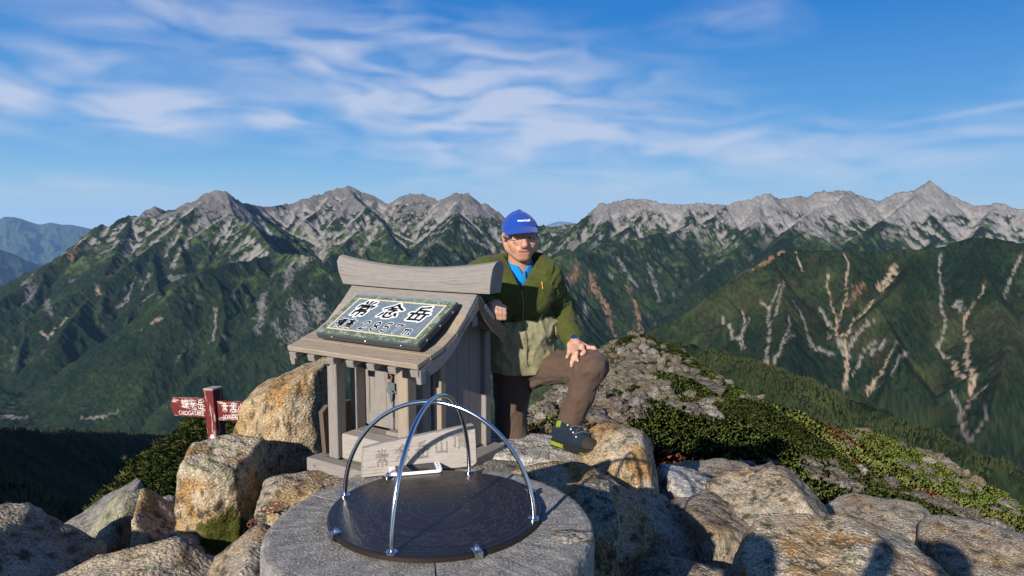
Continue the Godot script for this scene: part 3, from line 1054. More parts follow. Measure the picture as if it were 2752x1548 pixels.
# stony ground: along the crest of the slope and in stripes that run down it
func stoniness(p: Vector3, s: Vector2) -> float:
	var v := 0.0
	for line in stone_lines:
		for i in range(1, line.size()):
			var a: Vector3 = line[i - 1]
			var b: Vector3 = line[i]
			var e := Vector2(b.x - a.x, b.z - a.z)
			var q := Vector2(p.x - a.x, p.z - a.z)
			var t := clampf(q.dot(e) / e.length_squared(), 0, 1)
			var w := lerpf(a.y, b.y, t)          # y holds the stripe's half width
			v = maxf(v, 1.0 - (q - e * t).length() / w)
	return v

func stone_line(p: Vector3) -> int:
	var best := -1
	var bd := 4.0
	for k in stone_lines.size():
		for q in stone_lines[k]:
			var d: float = Vector2(p.x - q.x, p.z - q.z).length() / (q.y + 4.0)
			if d < bd:
				bd = d
				best = k
	return best

var stone_lines := []

func build_slope() -> void:
	var g := RandomNumberGenerator.new()
	g.seed = 401
	# stripes traced over the ground: [px, py, depth, half width]
	for spec in [
			[[1560, 960, 105, 9], [1640, 950, 106, 11], [1700, 955, 102, 10], [1780, 990, 92, 8], [1850, 1000, 95, 6]],
			[[1420, 1020, 30, 6], [1500, 1030, 40, 7], [1580, 1040, 40, 6], [1650, 1100, 32, 3], [1800, 1180, 22, 1.6], [1850, 1260, 12, 1.0]],
			[[1620, 1000, 80, 6], [1760, 1060, 62, 3], [1900, 1100, 60, 2.5], [1980, 1130, 56, 2.5]],
			[[1860, 1005, 92, 5], [1960, 1070, 82, 4], [2040, 1130, 70, 3.4], [2100, 1160, 64, 3.4], [2200, 1215, 55, 1.8], [2270, 1270, 45, 1.5], [2340, 1330, 36, 0.9]],
			[[2250, 1190, 80, 3], [2360, 1230, 68, 3], [2440, 1240, 71, 3], [2540, 1265, 65, 3], [2620, 1300, 60, 2]],
			[[2550, 1420, 21, 2.0], [2640, 1440, 20, 2.6], [2760, 1460, 18, 2.6]],
			[[1400, 1130, 9, 1.4], [1480, 1070, 16, 2.6], [1540, 1060, 25, 3.4]],
			[[2150, 1310, 16, 0.6], [2180, 1340, 13, 0.8], [2240, 1400, 10, 0.8]]]:
		var line := []
		for q in spec:
			var p := at(q[0], q[1], q[2])
			line.append(Vector3(p.x, q[3], p.z))
		stone_lines.append(line)
	var pine_t := []
	var pine_c := []
	var near_t := []
	var near_c := []
	var grass_t := []
	var grass_c := []
	var sedge_t := []
	var sedge_c := []
	var rubble := []
	var tries := 0
	while tries < 230000:
		tries += 1
		var r := 5.5 * pow(140.0 / 5.5, sqrt(g.randf()))
		var az := deg_to_rad(g.randf_range(-40.0, 40.0))
		if az < -0.06 or (az < 0.05 and r < 6.5): continue
		var x := r * sin(az)
		var z := -r * cos(az)
		var flat := Vector3(x, 0, z)
		var st := stoniness(flat, Vector2.ZERO)
		var a := cover.get_noise_2d(x, z)
		var b := lumps.get_noise_2d(x * 3.0, z * 3.0)
		if g.randf() > 0.55 and st <= 0.0 and r > 60.0: continue
		var y := bumpy(x, z)
		var p := Vector3(x, y, z)
		var s := seen_at(p)
		if s.x < -150 or s.x > 2900 or s.y > 1750: continue
		if (st + b * 0.9 > 0.31 and g.randf() < 0.8) or g.randf() < 0.025:
			if g.randf() < 0.42:
				rubble.append([p, g.randf_range(0.0, 1.0), r])
			continue
		if st > 0.05 and g.randf() < 0.72: continue
		var basis := Basis(Vector3.UP, g.randf() * TAU)
		var right := smoothstep(1.0, 20.0, x - r * 0.17)       # the far right of the slope is grass
		if g.randf() < right + a * 0.8 - 0.1:
			var k := g.randf_range(0.30, 0.62) * (0.7 + r / 150.0) * (0.62 if r < 26.0 else 1.0)
			(sedge_t if r < 26.0 else grass_t).append(Transform3D(basis.scaled(Vector3(k, k * 0.8, k)), p))
			var t := g.randf()
			var c := Vector3(0.098, 0.138, 0.026).lerp(Vector3(0.150, 0.155, 0.044), clampf(t * 0.6 + a, 0, 1)) * g.randf_range(0.75, 1.15)
			(sedge_c if r < 26.0 else grass_c).append(Color(c.x, c.y, c.z))
		else:
			var k := g.randf_range(0.34, 0.66) * (0.6 + r / 170.0)
			(near_t if r < 26.0 else pine_t).append(Transform3D(basis.scaled(Vector3(k, k * g.randf_range(0.45, 0.95), k)), p - Vector3(0, 0.05, 0)))
			var c := Vector3(0.050, 0.072, 0.016).lerp(Vector3(0.090, 0.110, 0.026), clampf(0.4 + b * 1.6, 0, 1)) * g.randf_range(0.7, 1.2)
			var red := cover.get_noise_2d(x * 2.4 + 40.0, z * 2.4)
			if red > 0.40 and r < 45.0 or (red > 0.1 and r < 14.0 and x < 1.6):
				c = c.lerp(Vector3(0.15, 0.040, 0.020) * g.randf_range(0.6, 1.2), 0.8)
			(near_c if r < 26.0 else pine_c).append(Color(c.x, c.y, c.z))
	scatter("dwarf_pine_cover", "low dark green creeping pine matted over the summit slope", tuft_mesh(5, 150, 0.17, 1.0, 0.62, 0.5), leaf_material(), pine_t, pine_c, "ground cover")
	scatter("dwarf_pine_cover", "fine-needled creeping pine close behind the hiker", tuft_mesh(7, 420, 0.085, 1.0, 0.60, 0.5), leaf_material(), near_t, near_c, "ground cover")
	scatter("grass", "yellow-green alpine grass on the far shoulder of the slope", tuft_mesh(6, 130, 0.19, 1.0, 0.26, 1.1), leaf_material(), grass_t, grass_c, "grass")
	scatter("grass", "fine grass and sedge close behind the boulders", tuft_mesh(8, 380, 0.085, 1.0, 0.22, 1.2), leaf_material(), sedge_t, sedge_c, "grass")
	# stones: the largest in view each on their own, the rest together
	for q in rubble:
		var big: float = lerpf(0.16, 0.62, q[1] ** 2.2) * (lerpf(0.20, 0.34, smoothstep(14.0, 45.0, q[2])) + q[2] / 95.0)
		q.append(big)
		q.append(big / q[2])
	rubble.sort_custom(func(p, q): return p[4] > q[4])
	var shapes := []
	for i in 9:
		shapes.append(rock_mesh(Vector3(1.0, 0.62, 0.8) * Vector3(g.randf_range(0.8, 1.3), g.randf_range(0.7, 1.2), g.randf_range(0.8, 1.2)), 900 + i, 3, ["grey", "tan", "grey", "white", "grey", "green", "grey", "tan", "grey"][i], [], 14.0, 1.6, [], true))
	var rest_t := []
	for i in 9: rest_t.append([])
	var made := 0
	for q in rubble:
		var kind := g.randi() % 9
		var b := Basis.from_euler(Vector3(g.randf_range(-0.5, 0.5), g.randf() * TAU, g.randf_range(-0.5, 0.5))).scaled(Vector3.ONE * q[3])
		var t := Transform3D(b, (q[0] as Vector3) + Vector3(0, q[3] * 0.32, 0))
		if made < 280:
			made += 1
			var o := obj("slope_rock", shapes[kind], M.slope_rock)
			o.transform = t
			var look: String = ["grey", "tan", "grey", "pale", "grey", "lichen-green", "grey", "tan", "grey"][kind]
			var place: String = ["on the rocky crest above the hiker's knee", "in the rubble behind the hiker's raised leg", "in the band across the middle of the slope", "in the long stripe down the slope's far edge", "along the slope's skyline beyond the grass", "in the scree above the lower right corner", "just behind the hiker's standing leg", "beside the domed boulder", "alone among the creeping pine"][stone_line(q[0])]
			tag(o, "%s %s angular stone %s" % ["large" if q[3] > 0.75 else ("small" if q[3] < 0.4 else "medium"), look, place], "rock", "%s stones %s" % [look, place])
		else:
			rest_t[kind].append(t)
	for q in [[2040, 1130, 70, 1.5], [2075, 1150, 66, 1.1], [2105, 1166, 64, 1.7], [2140, 1182, 61, 1.0], [1985, 1092, 76, 1.2], [2012, 1112, 74, 0.9], [2180, 1208, 55, 0.9], [1905, 1028, 92, 1.6], [1868, 1008, 95, 1.8], [1950, 1062, 84, 1.2], [1835, 990, 98, 1.5], [1990, 1125, 60, 0.9], [1880, 1085, 62, 0.8], [1750, 1040, 66, 0.9], [1660, 945, 104, 1.8], [1700, 940, 104, 1.6]]:
		var p := at(q[0], q[1], q[2])
		p.y = bumpy(p.x, p.z) + q[3] * 0.35
		var o := obj("slope_rock", shapes[g.randi() % 9], M.slope_rock)
		o.transform = Transform3D(Basis.from_euler(Vector3(g.randf_range(-0.3, 0.3), g.randf() * TAU, g.randf_range(-0.3, 0.3))).scaled(Vector3(q[3] * 1.3, q[3] * 0.7, q[3])), p)
		tag(o, "big broken slab standing out of the turf on the slope's far edge", "rock", "big slabs along the slope's edge")
	for i in 9:
		var tints := []
		for t in rest_t[i]: tints.append(Color(1, 1, 1))
		if rest_t[i].size():
			scatter("rubble", "small broken stones in stripes down the slope", shapes[i], M.slope_rock, rest_t[i], tints, "rubble")

# ---------------------------------------------------------------- timber and metal shapes
var piece_rng := RandomNumberGenerator.new()

func face(st: Dictionary, pts: Array, nrm: Vector3, grain: int, off: Vector2) -> void:
	var k: int = st.v.size()
	for p in pts:
		st.v.append(p)
		st.n.append(nrm)
		var q: Vector3 = p
		var along := q[grain]
		var o1 := (grain + 1) % 3
		var o2 := (grain + 2) % 3
		var a := nrm.abs()
		var across := q[o1] if a[o2] >= a[o1] else q[o2]
		if a[grain] > 0.8:
			along = q[o1] * 0.3
			across = q[o2]
		st.uv.append(Vector2(along / 0.7, across / 0.24) + off)
	var e1: Vector3 = pts[1] - pts[0]
	var e2: Vector3 = pts[2] - pts[0]
	var flip: bool = e1.cross(e2).dot(nrm) > 0.0
	for i in range(1, pts.size() - 1):
		st.i.append_array([k, k + i + 1, k + i] if flip else [k, k + i, k + i + 1])

func bevel_box(size: Vector3, bevel := 0.003, grain := 0) -> ArrayMesh:
	var st := {"v": PackedVector3Array(), "n": PackedVector3Array(), "uv": PackedVector2Array(), "i": PackedInt32Array()}
	var h := size * 0.5
	var off := Vector2(piece_rng.randf() * 9.0, piece_rng.randf() * 9.0)
	var b := minf(bevel, minf(h.x, minf(h.y, h.z)) * 0.6)
	for ax in 3:
		var u := (ax + 1) % 3
		var w := (ax + 2) % 3
		for s in [-1.0, 1.0]:
			var pts := []
			for q in [[-1, -1], [1, -1], [1, 1], [-1, 1]]:
				var p := Vector3.ZERO
				p[ax] = h[ax] * s
				p[u] = (h[u] - b) * q[0]
				p[w] = (h[w] - b) * q[1]
				pts.append(p)
			var n := Vector3.ZERO
			n[ax] = s
			face(st, pts, n, grain, off)
		for s1 in [-1.0, 1.0]:           # the bevelled edges that run along ax
			for s2 in [-1.0, 1.0]:
				var n := Vector3.ZERO
				n[u] = s1
				n[w] = s2
				var pts := []
				for q in [[-1, 0], [1, 0], [1, 1], [-1, 1]]:
					var p := Vector3.ZERO
					p[ax] = (h[ax] - b) * q[0]
					p[u] = (h[u] - b * q[1]) * s1
					p[w] = (h[w] - b * (1 - q[1])) * s2
					pts.append(p)
				face(st, pts, n.normalized(), grain, off)
	for sx in [-1.0, 1.0]:
		for sy in [-1.0, 1.0]:
			for sz in [-1.0, 1.0]:
				var s := Vector3(sx, sy, sz)
				face(st, [Vector3(h.x, h.y - b, h.z - b) * s, Vector3(h.x - b, h.y, h.z - b) * s, Vector3(h.x - b, h.y - b, h.z) * s], s.normalized(), grain, off)
	return array_mesh(st.v, st.n, st.i, st.uv)

func box_part(called: String, lo: Vector3, hi: Vector3, mat: Material, parent: Node, grain := 0, bevel := 0.003) -> MeshInstance3D:
	var o := obj(called, bevel_box((hi - lo).abs(), bevel, grain), mat, parent)
	o.position = (lo + hi) * 0.5
	return o

# a board cut to an outline in the (z, y) plane, thick along x
func cut_board(outline: PackedVector2Array, thick: float, grain := 2) -> ArrayMesh:
	var st := {"v": PackedVector3Array(), "n": PackedVector3Array(), "uv": PackedVector2Array(), "i": PackedInt32Array()}
	var off := Vector2(piece_rng.randf() * 9.0, piece_rng.randf() * 9.0)
	var tri := Geometry2D.triangulate_polygon(outline)
	for s in [-0.5, 0.5]:
		for i in range(0, tri.size(), 3):
			var pts := []
			for k in 3: pts.append(Vector3(thick * s, outline[tri[i + k]].y, outline[tri[i + k]].x))
			face(st, pts, Vector3(signf(s), 0, 0), grain, off)
	var n := outline.size()
	var area := 0.0
	for i in n: area += outline[i].cross(outline[(i + 1) % n])
	for i in n:
		var a := outline[i]
		var b := outline[(i + 1) % n]
		var e := (b - a).normalized()
		var nn := Vector2(e.y, -e.x) * signf(area)
		face(st, [Vector3(-thick / 2, a.y, a.x), Vector3(thick / 2, a.y, a.x), Vector3(thick / 2, b.y, b.x), Vector3(-thick / 2, b.y, b.x)], Vector3(0, nn.y, nn.x), grain, off)
	return array_mesh(st.v, st.n, st.i, st.uv)

func tube(points: PackedVector3Array, radius: float, sides := 10, closed := false) -> ArrayMesh:
	var v := PackedVector3Array()
	var n := PackedVector3Array()
	var idx := PackedInt32Array()
	var m := points.size()
	var up := Vector3.UP
	for i in m:
		var a := points[(i - 1 + m) % m] if closed or i > 0 else points[i]
		var b := points[(i + 1) % m] if closed or i < m - 1 else points[i]
		var d := (b - a).normalized()
		var x := d.cross(up)
		if x.length() < 0.1: x = d.cross(Vector3.RIGHT)
		x = x.normalized()
		var y := x.cross(d).normalized()
		up = y
		for k in sides:
			var t := TAU * k / sides
			var q := x * cos(t) + y * sin(t)
			v.append(points[i] + q * radius)
			n.append(q)
	var last := m if closed else m - 1
	for i in last:
		for k in sides:
			var a := i * sides + k
			var b := i * sides + (k + 1) % sides
			var c := ((i + 1) % m) * sides + k
			var d := ((i + 1) % m) * sides + (k + 1) % sides
			idx.append_array([a, b, c, b, d, c])
	if not closed:
		for e in [0, m - 1]:
			var k0 := v.size()
			var d := (points[1] - points[0]).normalized() * -1.0 if e == 0 else (points[m - 1] - points[m - 2]).normalized()
			v.append(points[e])
			n.append(d)
			for k in sides:
				v.append(v[e * sides + k])
				n.append(d)
			for k in sides:
				idx.append_array([k0, k0 + 1 + k, k0 + 1 + (k + 1) % sides] if e == 0 else [k0, k0 + 1 + (k + 1) % sides, k0 + 1 + k])
	return array_mesh(v, n, idx)

# turned shape: profile of [radius, height]
func lathe(profile: Array, sides := 48) -> ArrayMesh:
	var v := PackedVector3Array()
	var n := PackedVector3Array()
	var idx := PackedInt32Array()
	for i in range(1, profile.size()):
		var a := Vector2(profile[i - 1][0], profile[i - 1][1])
		var b := Vector2(profile[i][0], profile[i][1])
		var e := (b - a).normalized()
		var k0 := v.size()
		for k in sides + 1:
			var t := TAU * k / sides
			var r := Vector3(cos(t), 0, sin(t))
			var nn := (r * e.y + Vector3(0, -e.x, 0)).normalized()
			v.append_array([r * a.x + Vector3(0, a.y, 0), r * b.x + Vector3(0, b.y, 0)])
			n.append_array([nn, nn])
		for k in sides:
			var q := k0 + k * 2
			idx.append_array([q, q + 2, q + 1, q + 1, q + 2, q + 3])
	return array_mesh(v, n, idx)

# ---------------------------------------------------------------- writing: strokes on a 100 x 100 square, y downwards
const GLYPHS := {
	"常": [[50, 2, 50, 22], [28, 6, 36, 18], [72, 6, 64, 18], [14, 30, 12, 44], [14, 30, 88, 30, 82, 42], [32, 40, 32, 58], [32, 40, 68, 40, 68, 58], [32, 57, 68, 57], [22, 68, 22, 92], [22, 68, 78, 68, 78, 90, 70, 88], [50, 60, 50, 100]],
	"念": [[50, 2, 30, 22, 6, 38], [50, 2, 70, 22, 94, 36], [38, 30, 62, 30], [30, 42, 70, 42, 52, 58], [18, 70, 10, 90], [34, 62, 34, 88, 44, 96, 68, 94, 72, 82], [50, 62, 58, 74], [78, 66, 90, 82]],
	"岳": [[66, 2, 40, 10, 26, 12], [28, 12, 26, 52], [28, 28, 80, 28], [62, 28, 62, 52], [6, 52, 94, 52], [50, 56, 50, 92], [20, 66, 20, 94], [20, 94, 80, 94], [80, 64, 80, 98]],
	"標": [[2, 30, 40, 30], [22, 4, 22, 98], [22, 32, 4, 66], [22, 36, 38, 56], [46, 10, 98, 10], [50, 22, 50, 44], [50, 22, 94, 22, 94, 44], [50, 43, 94, 43], [64, 10, 64, 43], [80, 10, 80, 43], [54, 54, 90, 54], [44, 66, 100, 66], [72, 66, 72, 98, 64, 94], [56, 74, 46, 90], [86, 74, 98, 90]],
	"高": [[50, 2, 50, 14], [8, 16, 92, 16], [32, 26, 32, 42], [32, 26, 68, 26, 68, 42], [32, 41, 68, 41], [14, 52, 14, 98], [14, 52, 86, 52, 86, 94, 76, 92], [34, 66, 34, 86], [34, 66, 66, 66, 66, 86], [34, 85, 66, 85]],
	"頂": [[2, 18, 40, 18], [24, 18, 24, 84, 14, 78], [44, 8, 98, 8], [70, 8, 64, 22], [52, 22, 52, 76], [52, 22, 90, 22, 90, 76], [52, 40, 90, 40], [52, 58, 90, 58], [52, 76, 90, 76], [62, 80, 46, 98], [80, 80, 98, 96]],
	"蝶": [[4, 20, 4, 48], [4, 20, 36, 20, 36, 48], [4, 47, 36, 47], [20, 4, 20, 80], [2, 82, 38, 76], [32, 66, 40, 86], [42, 22, 98, 22], [52, 8, 52, 46], [70, 6, 70, 36], [88, 8, 88, 36], [52, 46, 98, 46], [44, 62, 98, 62], [72, 50, 72, 98], [70, 64, 46, 90], [74, 64, 98, 90]],
	"ヶ": [[40, 30, 26, 58], [36, 44, 80, 44], [62, 44, 58, 70, 40, 88]],
	"小": [[50, 6, 50, 92, 38, 86], [28, 34, 12, 68], [72, 32, 92, 66]],
	"屋": [[16, 8, 86, 8, 86, 26], [16, 26, 86, 26], [16, 8, 14, 60, 2, 96], [28, 38, 92, 38], [56, 38, 36, 56, 78, 54], [68, 46, 86, 60], [30, 72, 88, 72], [58, 58, 58, 92], [18, 94, 98, 94]],
	"山": [[50, 8, 50, 86], [14, 36, 14, 88], [14, 88, 86, 88], [86, 34, 86, 94]],
	"2": [[16, 26, 22, 10, 44, 2, 70, 8, 80, 26, 70, 46, 34, 76, 14, 96], [14, 96, 84, 96, 88, 84]],
	"8": [[50, 48, 26, 38, 20, 22, 32, 6, 50, 2, 68, 6, 80, 22, 74, 38, 50, 48, 24, 60, 16, 78, 28, 94, 50, 98, 72, 94, 84, 78, 76, 60, 50, 48]],
	"5": [[80, 4, 30, 4, 24, 46, 46, 38, 70, 44, 82, 66, 72, 90, 46, 98, 18, 90]],
	"7": [[16, 14, 18, 4, 86, 4, 60, 46, 46, 98]],
	"m": [[4, 40, 16, 40, 16, 96], [16, 52, 30, 38, 46, 44, 46, 96], [46, 52, 62, 38, 78, 44, 78, 96, 92, 96]],
}

func stroke_distance(p: Vector2, strokes: Array) -> float:
	var best := 1e9
	for s in strokes:
		for i in range(0, s.size() - 2, 2):
			var a := Vector2(s[i], s[i + 1])
			var e := Vector2(s[i + 2], s[i + 3]) - a
			var t := clampf((p - a).dot(e) / maxf(e.length_squared(), 0.01), 0.0, 1.0)
			# a brush presses harder at the start of a stroke
			var d := (p - a - e * t).length() - (1.5 - 2.5 * t if i == 0 else 0.0)
			if d < best: best = d
	return best

func draw_glyph(img: Image, ch: String, x0: float, y0: float, w: float, h: float, ink: Color, pen: float, halo: Color, halo_w: float, slant := 0.0) -> void:
	var m := halo_w + pen + 2.0
	for y in range(int(y0 - m * h / 100.0), int(y0 + h + m * h / 100.0) + 1):
		for x in range(int(x0 - m * w / 100.0 - absf(slant) * h), int(x0 + w + m * w / 100.0 + absf(slant) * h) + 1):
			if x < 0 or y < 0 or x >= img.get_width() or y >= img.get_height(): continue
			var q := Vector2((x - x0 + slant * (y - y0 - h * 0.5)) / w * 100.0, (y - y0) / h * 100.0)
			var d := stroke_distance(q, GLYPHS[ch])
			if d > pen + halo_w + 1.0: continue
			var c := img.get_pixel(x, y)
			if halo_w > 0.0: c = c.lerp(halo, clampf(pen + halo_w - d, 0.0, 1.0) * halo.a)
			c = c.lerp(ink, clampf(pen - d + 0.5, 0.0, 1.0) * ink.a)
			c.a = 1.0
			img.set_pixel(x, y, c)

# strokes as thin raised ribbons in the x-y plane, facing +z
func stroke_mesh(text: String, size: float, gap: float, pen: float) -> ArrayMesh:
	var v := PackedVector3Array()
	var n := PackedVector3Array()
	var idx := PackedInt32Array()
	var x := 0.0
	for ch in text:
		for s in GLYPHS[ch]:
			for i in range(0, s.size() - 2, 2):
				var a := Vector2(x + s[i] * size / 100.0, -s[i + 1] * size / 100.0)
				var b := Vector2(x + s[i + 2] * size / 100.0, -s[i + 3] * size / 100.0)
				var e := (b - a).normalized() * pen * 0.5
				a -= e
				b += e
				var p := Vector2(-e.y, e.x)
				var k := v.size()
				for q in [a + p, b + p, b - p, a - p]:
					v.append(Vector3(q.x, q.y, 0))
					n.append(Vector3(0, 0, 1))
				idx.append_array([k, k + 1, k + 2, k, k + 2, k + 3])
		x += size + gap
	return array_mesh(v, n, idx)

func text_mesh(text: String, px: float, font_name := "Droid Sans", bold := false, depth := 0.001) -> TextMesh:
	var f := SystemFont.new()
	f.font_names = PackedStringArray([font_name])
	if bold: f.font_weight = 700
	var t := TextMesh.new()
	t.text = text
	t.font = f
	t.font_size = 64
	t.pixel_size = px / 64.0
	t.depth = depth
	return t

# ---------------------------------------------------------------- the round table with the mountain panorama
const TABLE := Vector3(-0.196, 0.86, -1.66)

func plate_image() -> Image:
	var s := 1024
	var img := Image.create(s, s, false, Image.FORMAT_RGB8)
	var stain := noise(81, 0.006, 4)
	var grain := noise(82, 0.12, 2)
	for y in s:
		for x in s:
			var k := 1.0 + 0.22 * stain.get_noise_2d(x, y) + 0.10 * grain.get_noise_2d(x, y)
			img.set_pixel(x, y, Color(0.150 * k, 0.128 * k, 0.120 * k))
	var line := Color(0.46, 0.43, 0.40)
	var g := RandomNumberGenerator.new()
	g.seed = 83
	# rings
	for r in [0.485, 0.455, 0.225, 0.13, 0.085]:
		var steps := 4000
		for i in steps:
			var t := TAU * i / steps
			var p := Vector2(0.5 + r * cos(t), 0.5 + r * sin(t)) * s
			img.fill_rect(Rect2i(int(p.x), int(p.y), 2, 2), line * 0.8)
	# the engraved skyline that runs all round, in several ranges
	var ridge := noise(84, 1.0, 5, FastNoiseLite.TYPE_SIMPLEX_SMOOTH, FastNoiseLite.FRACTAL_RIDGED)
	for k in 6:
		var r0 := 0.27 + k * 0.022
		for i in 9000:
			var t := TAU * i / 9000.0
			var hgt := ridge.get_noise_2d(cos(t) * 5.0 + k * 9.0, sin(t) * 5.0)
			if ridge.get_noise_2d(cos(t) * 2.0 + 40.0 + k, sin(t) * 2.0) < 0.0: continue
			var r := r0 + 0.03 * hgt
			var p := Vector2(0.5 + r * cos(t), 0.5 + r * sin(t)) * s
			img.fill_rect(Rect2i(int(p.x), int(p.y), 2, 2), line * 0.8)
	for i in 260:        # slopes hatched below the peaks
		var t := g.randf() * TAU
		var r := g.randf_range(0.25, 0.38)
		var d := t + g.randf_range(-0.9, 0.9)
		for j in g.randi_range(8, 34):
			var p := Vector2(0.5 + r * cos(t), 0.5 + r * sin(t)) * s + Vector2(cos(d), sin(d)) * j
			d += g.randf_range(-0.12, 0.12)
			img.set_pixel(clampi(int(p.x), 0, s - 1), clampi(int(p.y), 0, s - 1), line * 0.8)
	for i in 150:        # columns of small characters round the rim and the inner ring
		var t := g.randf() * TAU
		var r := g.randf_range(0.405, 0.445) if i < 110 else g.randf_range(0.14, 0.21)
		for j in g.randi_range(2, 5):
			var c := Vector2(0.5 + (r - j * 0.0) * cos(t + j * 0.013), 0.5 + r * sin(t + j * 0.013)) * s
			for y in 8:
				for x in 7:
					if g.randf() < 0.5:
						var q := c + Vector2(cos(t), sin(t)) * (y - 4) + Vector2(-sin(t), cos(t)) * (x - 3)
						img.set_pixel(clampi(int(q.x), 0, s - 1), clampi(int(q.y), 0, s - 1), line * 0.9)
	return img

func build_table() -> void:
	var t := thing("stone_pedestal", "round grey stone pedestal under the dark panorama plate", "pedestal", Vector3(TABLE.x, 0, TABLE.z))
	# ring stones with open joints, on a core
	var cuts := [0.20, 1.42, 2.62, 3.62, 4.88]
	var R := 0.392
	var g := RandomNumberGenerator.new()
	g.seed = 12
	var edge := noise(91, 30.0, 3)
	for i in cuts.size():
		var a0: float = cuts[i] + 0.006
		var a1: float = (cuts[i + 1] if i + 1 < cuts.size() else cuts[0] + TAU) - 0.006
		var v := PackedVector3Array()
		var idx := PackedInt32Array()
		var m := 40
		# section: inner top, outer top, rounded edge, outer foot
		var sec := [[0.05, 0.0], [0.18, 0.0], [0.30, 0.0], [R - 0.02, 0.0], [R - 0.008, -0.003], [R - 0.002, -0.010], [R, -0.022], [R + 0.003, -0.30], [R + 0.006, -0.86], [0.05, -0.86]]
		var dy := g.randf_range(-0.003, 0.003)
		for k in m + 1:
			var th := lerpf(a0, a1, float(k) / m)
			for q in sec:
				var j := edge.get_noise_3d(cos(th) * q[0], q[1], sin(th) * q[0]) * 0.004
				v.append(Vector3(cos(th) * (q[0] + j), TABLE.y + q[1] + dy + j * 0.5, sin(th) * (q[0] + j)))
		var ns := sec.size()
		for k in m:
			for q in ns:
				var a := k * ns + q
				var b := k * ns + (q + 1) % ns
				idx.append_array([a, a + ns, b, b, a + ns, b + ns])
		for e in [0, m]:
			for q in range(1, ns - 1):
				var o: int = e * ns
				idx.append_array([o, o + q, o + q + 1] if e == 0 else [o, o + q + 1, o + q])
		var st := SurfaceTool.new()
		st.begin(Mesh.PRIMITIVE_TRIANGLES)
		st.set_smooth_group(-1)
		for q in idx: st.add_vertex(v[q])
		st.generate_normals()
		obj("ring_stone", st.commit(), M.concrete, t)
	obj("core", lathe([[0.0, TABLE.y - 0.012], [R - 0.03, TABLE.y - 0.012], [R - 0.03, 0.0]]), M.concrete, t)
	# a patch of mortar left on one joint
	var patch := obj("mortar_patch", rock_mesh(Vector3(0.045, 0.012, 0.035), 5, 3, "grey"), M.boulder, t)
	patch.position = Vector3(0.335, TABLE.y + 0.002, 0.085)
	patch = obj("mortar_patch", rock_mesh(Vector3(0.05, 0.010, 0.03), 6, 3, "grey"), M.boulder, t)
	patch.position = Vector3(-0.02, TABLE.y + 0.001, 0.33)

	# the plate with its two crossed hoops
	var c := Vector3(-0.190, TABLE.y + 0.004, -1.71)
	var d := thing("panorama_plate", "round dark bronze plate engraved with peaks under two crossed steel hoops", "plate", c)
	var pm := std(Color.WHITE, 0.30, 0.6)
	pm.albedo_texture = tex(plate_image())
	pm.metallic = 0.55
	var side := std(srgb(0.035, 0.027, 0.024), 0.35, 0.6)
	side.metallic = 0.6
	obj("rim", lathe([[0.258, 0.012], [0.262, 0.009], [0.263, 0.0], [0.0, 0.0]], 96), side, d)
	var v := PackedVector3Array([Vector3(0, 0.0125, 0)])
	var n := PackedVector3Array([Vector3.UP])
	var uv := PackedVector2Array([Vector2(0.5, 0.5)])
	var idx := PackedInt32Array()
	for k in 97:
		var a := TAU * k / 96.0
		v.append(Vector3(cos(a) * 0.2585, 0.0125, sin(a) * 0.2585))
		n.append(Vector3.UP)
		uv.append(Vector2(0.5 + 0.5 * cos(a), 0.5 + 0.5 * sin(a)))
		if k: idx.append_array([0, k, k + 1])
	obj("engraved_face", array_mesh(v, n, idx, uv), pm, d)
	var dirs := [Vector3(0.141, 0, -0.496).normalized(), Vector3(0.492, 0, 0.143).normalized()]
	for h in 2:
		var pts := PackedVector3Array()
		for k in 49:
			var a := PI * k / 48.0
			var top := 0.268 + (0.010 if h == 0 else 0.0)
			pts.append(dirs[h] * -cos(a) * 0.252 + Vector3(0, 0.012 + sin(a) * top, 0))
		obj("hoop", tube(pts, 0.0056, 12), M.steel, d)
		for s in [-1, 1]:
			var col := obj("collar", lathe([[0.0, 0.006], [0.011, 0.006], [0.013, 0.004], [0.013, 0.0]], 20), M.steel, d)
			col.position = dirs[h] * 0.252 * s + Vector3(0, 0.0125, 0)
	for px in [[890.2, 1437.4], [1295.5, 1496.4], [1409.8, 1323.1], [1052, 1288]]:
		var q := on_level(px[0], px[1], c.y + 0.012) - c
		q.y = 0.0
		q = q.normalized() * 0.258
		var clip := obj("clip", bevel_box(Vector3(0.022, 0.004, 0.020), 0.001), M.steel, d)
		clip.position = q + Vector3(0, 0.0146, 0)
		clip.rotation.y = -atan2(q.z, q.x)
		var lip := obj("clip_leg", bevel_box(Vector3(0.003, 0.018, 0.020), 0.0008), M.steel, clip)
		lip.position = Vector3(0.0125, -0.008, 0)
		var nut := obj("nut", lathe([[0.0, 0.009], [0.003, 0.0085], [0.0052, 0.006], [0.006, 0.0035], [0.007, 0.0]], 14), M.steel, clip)
		nut.position.y = 0.002

